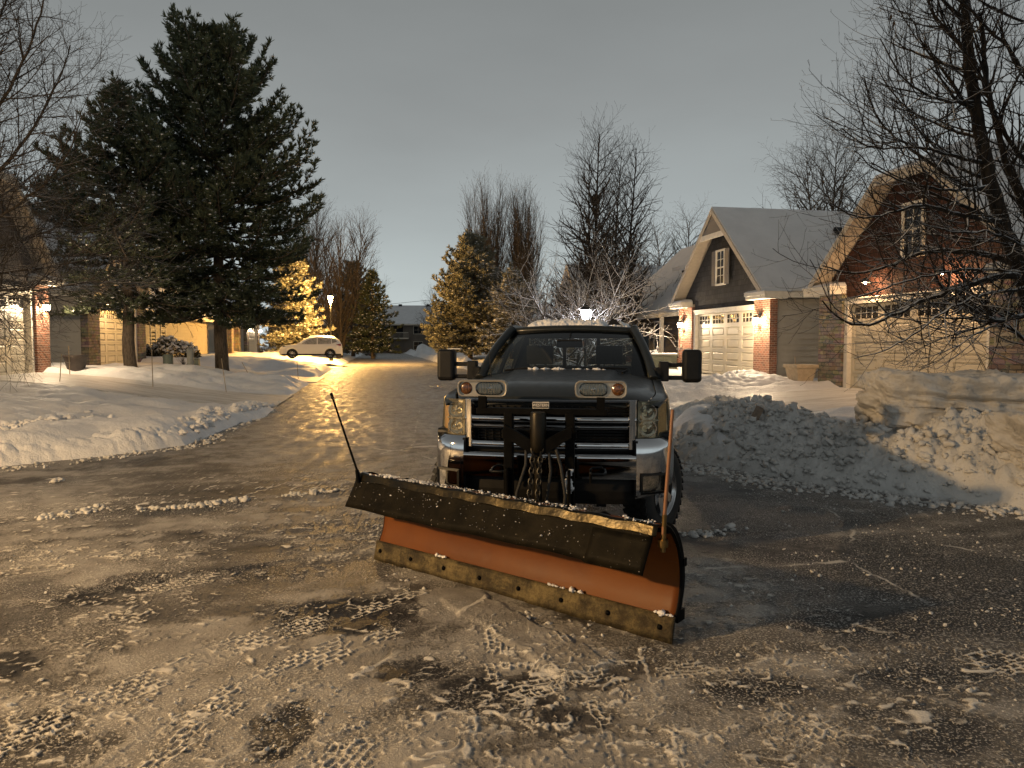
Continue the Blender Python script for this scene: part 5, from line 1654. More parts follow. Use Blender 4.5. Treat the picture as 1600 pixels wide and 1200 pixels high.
    # eave returns: little roofs capping the pillars, with snow
    for sg in (-1, 1):
        xa = sg * (half - 1.05); xb = sg * (half + .28)
        b = MB(); b.box(min(xa, xb), max(xa, xb), yo, .38, He - .02, He + .20); b.box(min(xa, xb) - .03, max(xa, xb) + .03, yo - .035, .38, He + .10, He + .215)
        er = b.build('eave_return', M['trimwhite'], root)
        b = MB()
        lo = [Vector(q) for q in ((xa - sg * .04, yo - .05, He + .218), (xb + sg * .05, yo - .05, He + .218), (xb + sg * .05, .5, He + .218), (xa - sg * .04, .5, He + .218))]
        hi = [Vector(q) for q in ((xa, yo, He + .27), (xb, yo, He + .27), (xb, .5, He + .27), (xa, .5, He + .27))]
        tp = [Vector(q) for q in ((xa + sg * .06, .0, He + .33), (xa + sg * .7, .0, He + .40), (xa + sg * .7, .5, He + .40), (xa + sg * .06, .5, He + .33))]
        b.grid([lo, hi, tp], closed=True); b.add(tp, [(0, 1, 2, 3)]); b.build('return_snow', M['snow_roof'], er)
    # eaves gutter along the flanks
    for sg in (-1, 1):
        b = MB(); b.box(sg * (half + .14) - .16, sg * (half + .14) + .12, .38, depth, He + .02, He + .19); b.build('gutter', M['trimwhite'], root)
    if win: window(root, .0, 4.2, .62, 1.25, -.04 + .0, 2, 4, shut=(win == 'shut'))
    for k in range(vents):
        xx = 1.2 * nx; yy = 4.2 + 3.0 * k; zz = apex - abs(xx) * slope + .10
        b = MB(); Mx = Matrix.Translation((xx, yy, zz)) @ Matrix.Rotation(nx * math.atan(slope), 4, 'Y')
        b.box(-.17, .17, -.17, .17, 0, .16, M=Mx); b.build('roof_vent', M['black'], rf, bevel=.02)
    for (lx, lz, wt) in lanterns: lantern(root, lx, -.10, lz, wt)
    for (lx, lz, wt) in downs: downlight(root, lx, -.04, lz, wt)
    return root

WL = 22.0
hA = garage_house('dark grey gabled garage house with brick pillars, white shuttered window and two lit lanterns', 26.95, 13.45, .50, 1, M['shake_grey'], M['brick'], M['brick'],
                  door_x=.12, collar=True, win='shut', lanterns=((3.15, 1.92, WL * 8.0), (-3.3, 1.92, WL * 8.0)), vents=2, depth=11)
hB = garage_house('red brown shingled house with clipped gable and stone pillars behind the bare tree', 16.45, 13.40, .40, 1, M['shake_red'], M['stone'], M['stone'],
                  door_x=-.10, clip=5.62, win=True, downs=((-1.35, 2.98, WL * 2.6), (1.35, 2.98, WL * 3.6)), depth=12, cols=4)
hC = garage_house('dark house at the left edge with beige garage door and lamplit brick pillar', 22.6, -10.42, .81, -1, M['siding_dark'], M['stone'], M['brick'],
                  door_x=.25, win=True, clip=5.62, lanterns=((3.2, 1.95, WL * 6.5),), wall=M['siding_grey'])
hD = garage_house('house with stone corner pillars and a lit lamp over its garage door, behind the pines', 35.9, -11.25, .80, -1, M['shake_grey'], M['stone'], M['stone'],
                  door_x=.1, win=True, downs=((-1.5, 2.95, WL * 7.0),), wall=M['siding_grey'])
hE = garage_house('far left house with small garage door, behind the parked white car', 72.2, -11.0, .8, -1, M['shake_grey'], M['stone'], M['stone'],
                  door_x=0, win=False, lanterns=((-3.2, 2.0, WL * 2), (3.2, 2.0, WL * 2)))
hF = garage_house('far gabled house with brick pillars half hidden beyond the tall bare lindens', 48.6, 13.4, .55, 1, M['shake_grey'], M['brick'], M['brick'],
                  door_x=0, win=False)
lantern(hF, 2.72, -.05, 2.0, WL * 3, col=(.95, .93, 1.0), bulb=M['bulb_white'])
# house number on the near stone pillar of the red brown house
b = MB(); xn = 2.90; b.box(xn - .24, xn + .24, -.135, -.10, 1.28, 1.58); num = b.build('number_plaque', M['number_plate'], hB, bevel=.01)
text_mesh('10729', .20, .004, M['number_ink'], 'plaque_digits', num, Matrix.Translation((xn, -.140, 1.425)) @ Matrix.Rotation(PI / 2, 4, 'X') @ Matrix.Scale(.82, 4, (1, 0, 0)))
b = MB(); b.box(-3.62, -3.40, -.125, -.10, 1.05, 1.22); pq = b.build('number_plaque', M['number_plate'], hA, bevel=.01)

# recessed brick and siding bay of the house left of the grey gable: porch house with dormer
def porch_house(label, s0, s1, r_f, z0, side, wall, roof_top, win_s, dormer=None, post=True, cat='house', lit=None, roof_h=2.75, snowm=None):
    p, rz = frame_of((s0 + s1) / 2, r_f, z0, side)
    root = empty('town_house', p, rz, label, cat)
    h = (s1 - s0) / 2; D_ = 7.5
    b = MB(); siding(b, (-h, 0), (h, 0), -.4, roof_h, (0, -1)); siding(b, (h, 0), (h, D_), -.4, roof_h, (1, 0)); siding(b, (-h, D_), (-h, 0), -.4, roof_h, (-1, 0))
    for sg in (-1, 1):
        b.add([Vector((sg * h, 0, roof_h)), Vector((sg * h, D_, roof_h)), Vector((sg * h, D_ * .55, roof_top - .1))], [(0, 1, 2)])
    b.build('wall', wall, root)
    rt = MB(); sn = MB()
    for mb_, a0, a1 in ((rt, -.14, 0), (sn, .004, .10)):
        for pl in ([Vector((-h - .3, -.7, roof_h - .1)), Vector((h + .3, -.7, roof_h - .1)), Vector((h + .3, D_ * .55, roof_top)), Vector((-h - .3, D_ * .55, roof_top))],
                   [Vector((h + .3, D_ + .4, roof_h - .1)), Vector((-h - .3, D_ + .4, roof_h - .1)), Vector((-h - .3, D_ * .55, roof_top)), Vector((h + .3, D_ * .55, roof_top))]):
            lo = [q + Vector((0, 0, a0)) for q in pl]; hi = [q + Vector((0, 0, a1)) for q in pl]
            mb_.add(lo + hi, [(3, 2, 1, 0), (4, 5, 6, 7)] + [(i, (i + 1) % 4, 4 + (i + 1) % 4, 4 + i) for i in range(4)])
    rf = rt.build('roof', M['trimbeige'], root); sn.build('roof_snow', snowm or M['snow_roof'], rf)
    b = MB(); b.box(-h - .3, h + .3, -.76, -.70, roof_h - .26, roof_h - .06); b.build('fascia', M['trimwhite'], root)
    for (x, zc_, w_, hh) in win_s: window(root, x, zc_, w_, hh, -.02, 1, 2, shut=False, lit=lit)
    if post:
        for x in post: 
            b = MB(); b.box(x - .09, x + .09, -.68, -.50, -.3, roof_h - .2); b.build('porch_post', M['trimwhite'], root, bevel=.01)
        b = MB(); b.box(-h, h, -.70, -.05, -.3, .45); b.build('porch_base', M['brick'], root)
    if dormer:
        xd, zd, wd, hd = dormer
        b = MB(); b.box(xd - wd / 2, xd + wd / 2, .9, 3.2, zd - hd / 2, zd + hd / 2); dm = b.build('dormer', M['siding_dark'], rf)
        b = MB(); b.add([Vector(q) for q in ((xd - wd / 2 - .3, .5, zd + hd / 2 - .02), (xd + wd / 2 + .3, .5, zd + hd / 2 - .02), (xd + wd / 2 + .3, 4.2, zd + hd / 2 + .8), (xd - wd / 2 - .3, 4.2, zd + hd / 2 + .8),
               (xd - wd / 2 - .3, .5, zd + hd / 2 + .16), (xd + wd / 2 + .3, .5, zd + hd / 2 + .16), (xd + wd / 2 + .3, 4.2, zd + hd / 2 + .98), (xd - wd / 2 - .3, 4.2, zd + hd / 2 + .98))],
               [(3, 2, 1, 0), (4, 5, 6, 7), (0, 1, 5, 4), (1, 2, 6, 5), (2, 3, 7, 6), (3, 0, 4, 7)]); b.build('dormer_roof', M['snow_roof'], dm)
        for k in (-1, 0, 1): window(dm, xd + k * wd * .29, zd, wd * .20, hd * .62, .88, 1, 2, sash=False)
    return root
porch_house('dark town house with porch post and small dormer, just beyond the grey gable', 31.4, 43.5, 15.0, .55, 1, M['siding_dark'], 7.0,
            ((3.4, 1.45, .75, 1.7), (.2, 1.45, .75, 1.7), (-2.2, 1.45, .75, 1.7)), dormer=(2.3, 4.45, 2.4, 1.05), post=(2.1, -4.5))
porch_house('beige house with tall paired windows and a bush, seen under the big pine', 40.2, 60.0, -12.4, .8, -1, M['siding_beige'], 6.6,
            ((-4.7, 1.75, .9, 2.0), (-2.6, 1.75, .9, 2.0)), post=False)
b = None
# arched entry of the left row, pale wall with an arch of stone
p, rz = frame_of(61.5, -10.9, .8, -1)
arch = empty('arched_entry', p, rz, 'pale arched entry wall with stone sides, right of the big pine trunk', 'entry')
b = MB(); b.box(-1.0, 1.0, .2, .3, -.3, 3.0); b.build('arch_wall', M['trimbeige'], arch)
b = MB()
poly = [(-2.0, -.3), (-.95, -.3), (-.95, 1.6)] + [(-.95 * math.cos(a), 1.6 + 1.1 * math.sin(a)) for a in np.linspace(.15, PI - .15, 12)] + [(.95, 1.6), (.95, -.3), (2.0, -.3), (2.0, 3.6), (-2.0, 3.6)]
b.prism(poly, Matrix.Rotation(PI / 2, 4, 'X'), .3); b.build('stone_surround', M['stone'], arch)

# apartment block closing the street
p = AT(640, 551, 128); p.z = 0
apt = empty('apartment_building', (p.x, p.y, 0), R(4), 'long dark two storey apartment building closing the far end of the street', 'building')
b = MB(); b.box(-24, 24, 0, 12, -.5, 5.2); b.build('wall', simple('apt_wall', (.10, .08, .062), .8, var=.2, scale=.6), apt)
for mb_, a0, a1, m_, nm in ((MB(), -.2, 0, M['trimbeige'], 'roof'),):
    pl = [Vector((-25, -1, 5.0)), Vector((25, -1, 5.0)), Vector((25, 6, 8.4)), Vector((-25, 6, 8.4))]
    lo = [q + Vector((0, 0, a0)) for q in pl]; hi = [q + Vector((0, 0, a1)) for q in pl]
    mb_.add(lo + hi, [(3, 2, 1, 0), (4, 5, 6, 7)] + [(i, (i + 1) % 4, 4 + (i + 1) % 4, 4 + i) for i in range(4)])
    pl = [Vector((25, 13, 5.0)), Vector((-25, 13, 5.0)), Vector((-25, 6, 8.4)), Vector((25, 6, 8.4))]
    mb_.add(pl, [(0, 1, 2, 3)])
    rf = mb_.build('roof', m_, apt)
b = MB(); pl = [Vector((-25, -1, 5.02)), Vector((25, -1, 5.02)), Vector((25, 6, 8.42)), Vector((-25, 6, 8.42))]
b.add(pl + [q + Vector((0, 0, .14)) for q in pl], [(3, 2, 1, 0), (4, 5, 6, 7)] + [(i, (i + 1) % 4, 4 + (i + 1) % 4, 4 + i) for i in range(4)]); b.build('roof_snow', M['snow_roof'], rf)
for x in (-12, -8, -5.5, -2, 3, 8):
    b = MB(); b.box(x - .3, x + .3, 5.6, 6.2, 8.35, 8.75); b.build('roof_vent', M['black'], rf)
for k, x in enumerate((-15, -9.5, -4, 1.5, 7, 12.5)):
    for z in (1.3, 4.0): window(apt, x, z, 1.5, 1.3, -.02, 2, 2, sash=False, frame=M['trimbeige'])
for x in (-11.9, -2.0, 8.0):
    b = MB(); b.box(x - 1.9, x + 1.9, -1.5, -.02, 2.45, 2.65); 
    bl = b.build('balcony', M['trimbeige'], apt)
    b = MB()
    for k in range(19): b.box(x - 1.85 + k * .205, x - 1.82 + k * .205, -1.46, -1.42, 2.65, 3.5)
    b.box(x - 1.9, x + 1.9, -1.48, -1.40, 3.5, 3.58); b.build('railing', M['trimbeige'], bl)
    b = MB(); b.box(x - .9, x + .9, -.06, .02, 2.7, 4.7); b.build('balcony_door', M['pane'], apt)
b = MB(); b.tube([AT(500, 486, 140), AT(620, 474, 140), AT(760, 460, 140)], .03, 4); tag(b.build('power_line', M['wire']), 'thin overhead power line above the apartment roof at the end of the street', 'power line')
# ================================================================== TREES
def tubes_np(chains, nside):
    """chains: list of (pts (K,3), radii (K,)) with the same K -> verts, quads"""
    P = np.array([c[0] for c in chains]); Rr = np.array([c[1] for c in chains])
    n, K, _ = P.shape
    T = np.empty_like(P); T[:, 1:-1] = P[:, 2:] - P[:, :-2]; T[:, 0] = P[:, 1] - P[:, 0]; T[:, -1] = P[:, -1] - P[:, -2]
    T /= np.maximum(np.linalg.norm(T, axis=2, keepdims=True), 1e-9)
    main = P[:, -1] - P[:, 0]
    ref = np.zeros((n, 3)); ref[np.arange(n), np.argmin(np.abs(main), 1)] = 1
    A = np.cross(T, ref[:, None, :]); A /= np.maximum(np.linalg.norm(A, axis=2, keepdims=True), 1e-9)
    B = np.cross(T, A)
    ang = np.arange(nside) * 2 * PI / nside
    W = P[:, :, None, :] + Rr[:, :, None, None] * (A[:, :, None, :] * np.cos(ang)[None, None, :, None] + B[:, :, None, :] * np.sin(ang)[None, None, :, None])
    idx = np.arange(n * K * nside).reshape(n, K, nside)
    a = idx[:, :-1, :]; b_ = np.roll(idx, -1, 2)[:, :-1, :]; c = np.roll(idx, -1, 2)[:, 1:, :]; d = idx[:, 1:, :]
    return W.reshape(-1, 3), np.stack([a, b_, c, d], -1).reshape(-1, 4)

def chains_mesh(name, chains, mat, parent, sides):
    """chains grouped by point count; sides(radius) picks the tube's sides"""
    groups = {}
    for p, r in chains: groups.setdefault((len(p), sides(r[0])), []).append((np.asarray(p), np.asarray(r)))
    Vs = []; Fs = []; o = 0
    for (K, ns), ch in groups.items():
        v, f = tubes_np(ch, ns); Vs.append(v); Fs.append(f + o); o += len(v)
    return np_mesh(name, np.concatenate(Vs), np.concatenate(Fs), mat, parent)

def unit(v): return v / max(1e-9, math.sqrt((v * v).sum()))
TRG = random.Random(5)
def rv(s=1.0): return np.array([TRG.gauss(0, s), TRG.gauss(0, s), TRG.gauss(0, s)])
UP = np.array([0, 0, 1.0])

def grow_chain(p, d, L, r0, r1, seg, wander, trop, K=None):
    K = K or max(3, int(L / seg) + 1)
    pts = [p]; st = L / (K - 1); q = p
    for i in range(K - 1):
        d = unit(d + rv(wander) + UP * trop * st)
        q = q + d * st; pts.append(q)
    t = np.linspace(0, 1, K)
    return np.array(pts), r0 + (r1 - r0) * t ** .9

def branch_out(chains, pts, rad, level, spec):
    """side shoots along a limb; spec: per-level dicts"""
    if level >= len(spec): return
    sp = spec[level]
    seg = np.linalg.norm(np.diff(pts, axis=0), axis=1); tot = seg.sum(); cum = np.concatenate([[0], np.cumsum(seg)])
    n = max(1, int(tot * sp['den'] * TRG.uniform(.8, 1.2)))
    az = TRG.random() * 6.28
    for k in range(n):
        t = sp.get('t0', .15) + (1 - sp.get('t0', .15)) * (k + TRG.random()) / n
        s = t * tot; i = min(len(seg) - 1, int(np.searchsorted(cum, s)) - 1); i = max(i, 0)
        f = (s - cum[i]) / max(seg[i], 1e-6)
        p = pts[i] + (pts[i + 1] - pts[i]) * f; d = unit(pts[i + 1] - pts[i]); r = rad[i] + (rad[i + 1] - rad[i]) * f
        az += 2.4 + TRG.uniform(-.4, .4)
        a = np.cross(d, UP); a = unit(a) if (a * a).sum() > 1e-4 else np.array([1., 0, 0]); b_ = np.cross(a, d)
        ang = math.radians(TRG.uniform(*sp['ang']))
        nd = d * math.cos(ang) + (a * math.cos(az) + b_ * math.sin(az) * sp.get('flat', 1.0)) * math.sin(ang)
        nd = unit(nd + UP * sp.get('lift', 0))
        L = TRG.uniform(*sp['len']) * (1 - sp.get('taper', .45) * t) * sp.get('rel', 0 * 1 + 1)
        if sp.get('relL'): L *= tot * sp['relL']
        rr = min(r * .72, sp['r'] * TRG.uniform(.8, 1.2))
        cp, cr = grow_chain(p, nd, L, rr, max(sp.get('rmin', .002), rr * .3), sp['seg'], sp['wander'], sp['trop'], sp.get('K'))
        chains.append((cp, cr)); branch_out(chains, cp, cr, level + 1, spec)

def sides_of(r): return 9 if r > .06 else 6 if r > .022 else 4 if r > .008 else 3

def bare_tree(label, base, H, r0, spec, lean=(0, 0), leaders=1, spread=.12, t_first=.18, mat='bark', trunk_wander=.02, group='bare winter trees', name='bare_tree', extra=None, trunk_frac=.9):
    root = empty(name, base, 0, label, 'tree', group)
    tr = []; cr = []
    for k in range(leaders):
        a = 2 * PI * k / max(1, leaders) + TRG.random(); fs_ = 1.0 if leaders < 6 else .25 + .85 * TRG.random()
        d = np.array([lean[0] + (spread * fs_ * math.cos(a) if leaders > 1 else 0), lean[1] + (spread * fs_ * math.sin(a) if leaders > 1 else 0), 1.0])
        p0 = np.array([.12 * math.cos(a) * (leaders > 1), .12 * math.sin(a) * (leaders > 1), -.15])
        pts, rad = grow_chain(p0, unit(d), H * trunk_frac * (1 if k == 0 else TRG.uniform(.8, .97)), r0 * (1 if k == 0 else .8), r0 * .12, .5, trunk_wander, .02)
        rad[0] *= 1.25
        tr.append((pts, rad))
        branch_out(cr, pts, rad, 0, spec)
    if extra: extra(tr, cr)
    chains_mesh('trunk', tr, M[mat], root, lambda r: 12)
    chains_mesh('crown', cr, M[mat], root, sides_of)
    return root

# ---- linden pair beyond the truck, the left one with a nest
def linden_spec(Ls): return [
    dict(den=4.3, ang=(32, 62), len=(.8, 1.15), relL=Ls, taper=.72, r=.10, seg=.35, wander=.10, trop=.20, t0=.10),
    dict(den=3.2, ang=(28, 58), len=(.8, 2.1), taper=.5, r=.034, seg=.22, wander=.12, trop=.26, t0=.12),
    dict(den=3.6, ang=(25, 55), len=(.3, .9), taper=.4, r=.017, seg=.15, wander=.14, trop=.35, rmin=.005, t0=.1, K=4)]
p = AT(925, 545, 38); 
bare_tree('tall bare linden with a bird nest in its fork, behind the truck roof', (p.x, p.y, zat(p.x, p.y)), 13.6, .15, linden_spec(.33), mat='bark', leaders=2, spread=.05, trunk_wander=.012)
p2 = AT(972, 545, 40.5)
bare_tree('tall bare linden right of the nest tree, close to the dark town house', (p2.x, p2.y, zat(p2.x, p2.y)), 13.4, .14, linden_spec(.31), mat='bark', leaders=2, spread=.06, trunk_wander=.015)
p3 = AT(1000, 545, 37)
low = [dict(den=3.4, ang=(40, 78), len=(.9, 1.2), relL=.62, taper=.35, r=.06, seg=.3, wander=.10, trop=.05, t0=.12),
       dict(den=2.5, ang=(30, 65), len=(.8, 1.6), taper=.4, r=.026, seg=.2, wander=.11, trop=.08, t0=.1),
       dict(den=3.0, ang=(30, 60), len=(.3, .8), taper=.4, r=.014, seg=.15, wander=.12, trop=.12, rmin=.006, t0=.1, K=4)]
p3 = AT(900, 545, 34.5)
bare_tree('low spreading bare tree with snow laden boughs just behind the truck roof', (p3.x, p3.y, zat(p3.x, p3.y)), 6.6, .12, low, mat='bark_load', leaders=5, spread=.55)
p3 = AT(850, 545, 46)
bare_tree('small bare tree with snowy twigs between the pale conifers and the lindens', (p3.x, p3.y, zat(p3.x, p3.y)), 7.0, .11, low, mat='bark_load', leaders=3, spread=.35)
# nest
n0 = AT(930, 312, 38)
nest = bpy.data.objects.new('nest_tmp', None)
ch = []
for _ in range(260):
    d = unit(rv() * np.array([1, 1, .6])); c = np.array(n0) + d * np.array([.26, .26, .30]) * TRG.uniform(.6, 1)
    t = unit(np.cross(d, rv())); L = TRG.uniform(.15, .4)
    ch.append((np.array([c - t * L / 2, c + d * .02, c + t * L / 2]), np.array([.010, .012, .008])))
bpy.data.objects.remove(nest)
ns = chains_mesh('bird_nest', ch, M['bark_plain'], None, lambda r: 4)
tag(ns, 'dark ball of twigs, a bird nest high in the tall linden', 'nest')

# ---- upright poplars
pop = [dict(den=1.5, ang=(10, 22), len=(.8, 1.1), relL=.36, taper=.85, r=.035, seg=.6, wander=.03, trop=.10, t0=.10),
       dict(den=2.4, ang=(12, 26), len=(1.2, 2.4), taper=.5, r=.022, seg=.5, wander=.04, trop=.12, t0=.15),
       dict(den=2.2, ang=(12, 30), len=(.6, 1.3), taper=.4, r=.013, seg=.3, wander=.05, trop=.12, rmin=.007, t0=.15, K=4)]
for (x, ty, d, lab, hh) in ((762, 268, 80, 'tall upright bare poplar, left of a close pair, behind the snowy conifers', 1), (818, 276, 82, 'tall upright bare poplar, right of a close pair, behind the snowy conifers', 1)):
    p = AT(x, 545, d); top = AT(x, ty, d).z
    bare_tree(lab, (p.x, p.y, .3), top, .13, pop, mat='bark_plain', leaders=18, spread=.15, trunk_wander=.008, trunk_frac=.95)
p = AT(530, 545, 78)
fan = [dict(den=3.0, ang=(18, 38), len=(.9, 1.15), relL=.55, taper=.8, r=.05, seg=.6, wander=.05, trop=.06, t0=.08),
       dict(den=2.4, ang=(15, 35), len=(1.2, 2.6), taper=.5, r=.022, seg=.5, wander=.06, trop=.04, t0=.1),
       dict(den=2.4, ang=(15, 40), len=(.6, 1.3), taper=.4, r=.013, seg=.3, wander=.07, trop=.04, rmin=.007, t0=.1, K=4)]
bare_tree('fan shaped bare tree rising behind the glowing street lamp', (p.x, p.y, .3), 16.0, .2, fan, mat='bark_plain', leaders=4, spread=.22)
p = AT(478, 545, 84)
bare_tree('thin bare tree showing past the right edge of the big pine', (p.x, p.y, .3), 19.0, .2, fan, mat='bark_plain', leaders=3, spread=.14)
# ---- smaller bare trees in the distance
rnd = [dict(den=3.6, ang=(30, 60), len=(.9, 1.15), relL=.42, taper=.6, r=.045, seg=.4, wander=.10, trop=.06, t0=.22),
       dict(den=3.0, ang=(25, 55), len=(.9, 1.7), taper=.4, r=.018, seg=.3, wander=.12, trop=.05, t0=.1),
       dict(den=4.0, ang=(25, 60), len=(.4, .9), taper=.4, r=.010, seg=.2, wander=.14, trop=.02, rmin=.005, t0=.1, K=4)]
for (x, ty, d, r_, lab) in ((1066, 322, 62, .16, 'hazy round bare tree behind the roof of the dark town house'), (668, 448, 104, .16, 'small dark bare tree standing in front of the apartment building'),
                            (1030, 345, 66, .15, 'thin bare tree between the linden and the round tree behind the roof'),
                            (690, 470, 98, .14, 'little bare tree beside the apartment building, left of the snowy conifer')):
    p = AT(x, 548, d); top = AT(x, ty, d).z
    bare_tree(lab, (p.x, p.y, .2), top, r_, rnd, mat='bark_plain')
birch = [dict(den=3.4, ang=(28, 52), len=(.9, 1.15), relL=.46, taper=.6, r=.05, seg=.4, wander=.08, trop=.07, t0=.28),
         dict(den=3.2, ang=(25, 55), len=(1.0, 1.9), taper=.4, r=.018, seg=.3, wander=.10, trop=-.05, t0=.1),
         dict(den=5.0, ang=(25, 60), len=(.4, 1.0), taper=.4, r=.008, seg=.2, wander=.12, trop=-.12, rmin=.004, t0=.1, K=4)]
p = AT(1290, 520, 42)
bare_tree('fine twigged bare birch rising behind the roofs between both gables', (p.x, p.y, .5), AT(1290, 178, 42).z - .5, .15, birch, mat='bark_plain', leaders=2, spread=.10)

# ---- the big tree at the right edge, boughs sweeping across the red brown gable
twig = [dict(den=4.7, ang=(35, 65), len=(.55, 1.4), taper=.45, r=.017, seg=.12, wander=.075, trop=.85, t0=.06, lift=.05),
        dict(den=5.2, ang=(30, 60), len=(.18, .60), taper=.4, r=.0095, seg=.08, wander=.08, trop=1.3, rmin=.0022, t0=.08),
        dict(den=4.0, ang=(30, 55), len=(.06, .18), taper=.4, r=.0062, seg=.06, wander=.12, trop=1.2, rmin=.0025, t0=.15, K=3)]
D0 = 12.0
bx = AT(1660, 640, D0); bz = .35
root = empty('bare_tree', (0, 0, 0), 0, 'large bare tree at the right edge, snow lined boughs sweeping across the red brown house', 'tree', 'bare winter trees')
def poly(px, r0, r1, seg=.14):
    pts = [np.array(AT(x, y, d)) for x, y, d in px]
    for _ in range(2):
        q = [pts[0]]
        for a, c in zip(pts[:-1], pts[1:]): q += [a * .75 + c * .25, a * .25 + c * .75]
        q.append(pts[-1]); pts = q
    pts = np.array(pts); sg_ = np.concatenate([[0], np.cumsum(np.linalg.norm(np.diff(pts, axis=0), axis=1))])
    K = max(4, int(sg_[-1] / seg)); tt = np.linspace(0, sg_[-1], K)
    pp = np.stack([np.interp(tt, sg_, pts[:, i]) for i in range(3)], -1)
    pp[1:-1] += np.array([rv(.010) for _ in range(K - 2)])
    return pp, r0 + (r1 - r0) * np.linspace(0, 1, K) ** .8
tr = []; crn = []
base = [(1668, 660, D0), (1640, 560, D0), (1600, 440, D0), (1556, 320, D0), (1528, 200, D0), (1512, 90, D0), (1506, -40, D0), (1500, -220, D0)]
q = poly(base, .165, .05); tr.append(q); branch_out(crn, *q, 0, [dict(twig[0], den=2.0, t0=.45, len=(.8, 1.6), r=.02)] + twig[1:])
q = poly([(1640, 560, D0), (1650, 430, D0 + .4), (1640, 250, D0 + .8), (1625, 60, D0 + 1.0), (1615, -150, D0 + 1.2)], .12, .04); tr.append(q); branch_out(crn, *q, 0, twig)
limbs = [
    ([(1655, 500, D0), (1605, 487, D0 - .2), (1560, 506, D0 - .5), (1520, 486, D0 - .8), (1500, 472, D0 - 1.0)], .060, .026),
    ([(1560, 505, D0 - .5), (1528, 520, D0 - .8), (1490, 545, D0 - 1.1), (1440, 560, D0 - 1.3)], .020, .006),
    ([(1612, 440, D0), (1570, 428, D0 - .3), (1525, 441, D0 - .6), (1480, 456, D0 - .8), (1440, 470, D0 - 1.0), (1390, 497, D0 - 1.3), (1340, 512, D0 - 1.5), (1304, 494, D0 - 1.6), (1285, 470, D0 - 1.6)], .070, .010),
    ([(1590, 412, D0), (1548, 398, D0 + .2), (1500, 391, D0 + .4), (1436, 393, D0 + .5), (1380, 420, D0 + .4), (1330, 430, D0 + .3), (1285, 415, D0 + .2)], .060, .010),
    ([(1565, 345, D0), (1530, 342, D0 - .4), (1480, 333, D0 - .8), (1440, 318, D0 - 1.0), (1400, 330, D0 - 1.2), (1345, 345, D0 - 1.4), (1300, 318, D0 - 1.5)], .050, .009),
    ([(1550, 300, D0), (1510, 290, D0 + .3), (1470, 268, D0 + .6), (1430, 235, D0 + .8), (1395, 215, D0 + .9), (1365, 175, D0 + 1.0), (1350, 120, D0 + 1.0)], .050, .010),
    ([(1540, 255, D0), (1490, 245, D0 - .4), (1440, 228, D0 - .7), (1395, 232, D0 - .9), (1345, 226, D0 - 1.0), (1315, 200, D0 - 1.0)], .040, .008),
    ([(1530, 190, D0), (1500, 150, D0 + .3), (1475, 110, D0 + .5), (1445, 80, D0 + .6), (1425, 30, D0 + .7)], .045, .010),
    ([(1522, 160, D0), (1480, 160, D0 - .5), (1430, 140, D0 - .8), (1395, 105, D0 - .9), (1375, 60, D0 - .9)], .035, .008),
    ([(1512, 80, D0), (1480, 50, D0 - .3), (1455, 15, D0 - .4), (1440, -40, D0 - .5)], .035, .010),
    ([(1650, 430, D0 + .4), (1600, 330, D0 + .2), (1560, 220, D0 + .1), (1540, 110, D0 - .2), (1530, 20, D0 - .3)], .07, .03),
    ([(1645, 300, D0 + .7), (1590, 240, D0 + .2), (1555, 180, D0 - .2), (1520, 90, D0 - .5), (1470, 40, D0 - .8)], .055, .012),
    ([(1640, 200, D0 + .8), (1590, 90, D0 + .2), (1543, 45, D0 - .3), (1510, 10, D0 - .5), (1470, -20, D0 - .7)], .05, .012),
    ([(1636, 560, D0), (1600, 530, D0 + .6), (1560, 500, D0 + 1.0), (1500, 470, D0 + 1.3), (1430, 455, D0 + 1.5), (1370, 470, D0 + 1.6)], .045, .008),
    ([(1605, 450, D0 - .1), (1540, 458, D0 - .8), (1480, 482, D0 - 1.4), (1430, 522, D0 - 1.8), (1380, 548, D0 - 2.0), (1335, 560, D0 - 2.1)], .035, .007),
    ([(1560, 500, D0 - .5), (1500, 520, D0 + .2), (1440, 540, D0 + .5), (1400, 570, D0 + .6)], .024, .006),
    ([(1596, 425, D0), (1520, 420, D0 - .8), (1440, 430, D0 - 1.3), (1370, 455, D0 - 1.6), (1310, 470, D0 - 1.7)], .036, .007),
    ([(1580, 380, D0), (1500, 370, D0 + .8), (1420, 362, D0 + 1.2), (1350, 372, D0 + 1.4), (1300, 365, D0 + 1.4)], .036, .007),
    ([(1548, 290, D0), (1480, 300, D0 - .8), (1420, 285, D0 - 1.2), (1370, 270, D0 - 1.4), (1335, 235, D0 - 1.5)], .036, .007),
    ([(1535, 220, D0), (1480, 200, D0 + .6), (1430, 180, D0 + 1.0), (1395, 150, D0 + 1.2), (1370, 100, D0 + 1.3)], .036, .007),
    ([(1660, 380, D0 + .4), (1600, 390, D0 - .6), (1560, 360, D0 - 1.2), (1500, 365, D0 - 1.6), (1440, 350, D0 - 1.9)], .04, .008)]
for px, a_, c_ in limbs:
    q = poly(px, a_, c_); (tr if a_ > .058 else crn).append(q)
    branch_out(crn, *q, 0, twig)
    # forked secondary boughs
    pts, rad = q
    for t_ in (.22, .35, .48, .6, .72, .84):
        i = int(t_ * (len(pts) - 2)); d = unit(pts[i + 1] - pts[i])
        nd = unit(d + rv(.45) * np.array([1, 1, .6]) + UP * .15)
        cp, cr_ = grow_chain(pts[i], nd, TRG.uniform(.8, 1.7), rad[i] * .55, .006, .14, .07, .30)
        crn.append((cp, cr_)); branch_out(crn, cp, cr_, 0, twig)
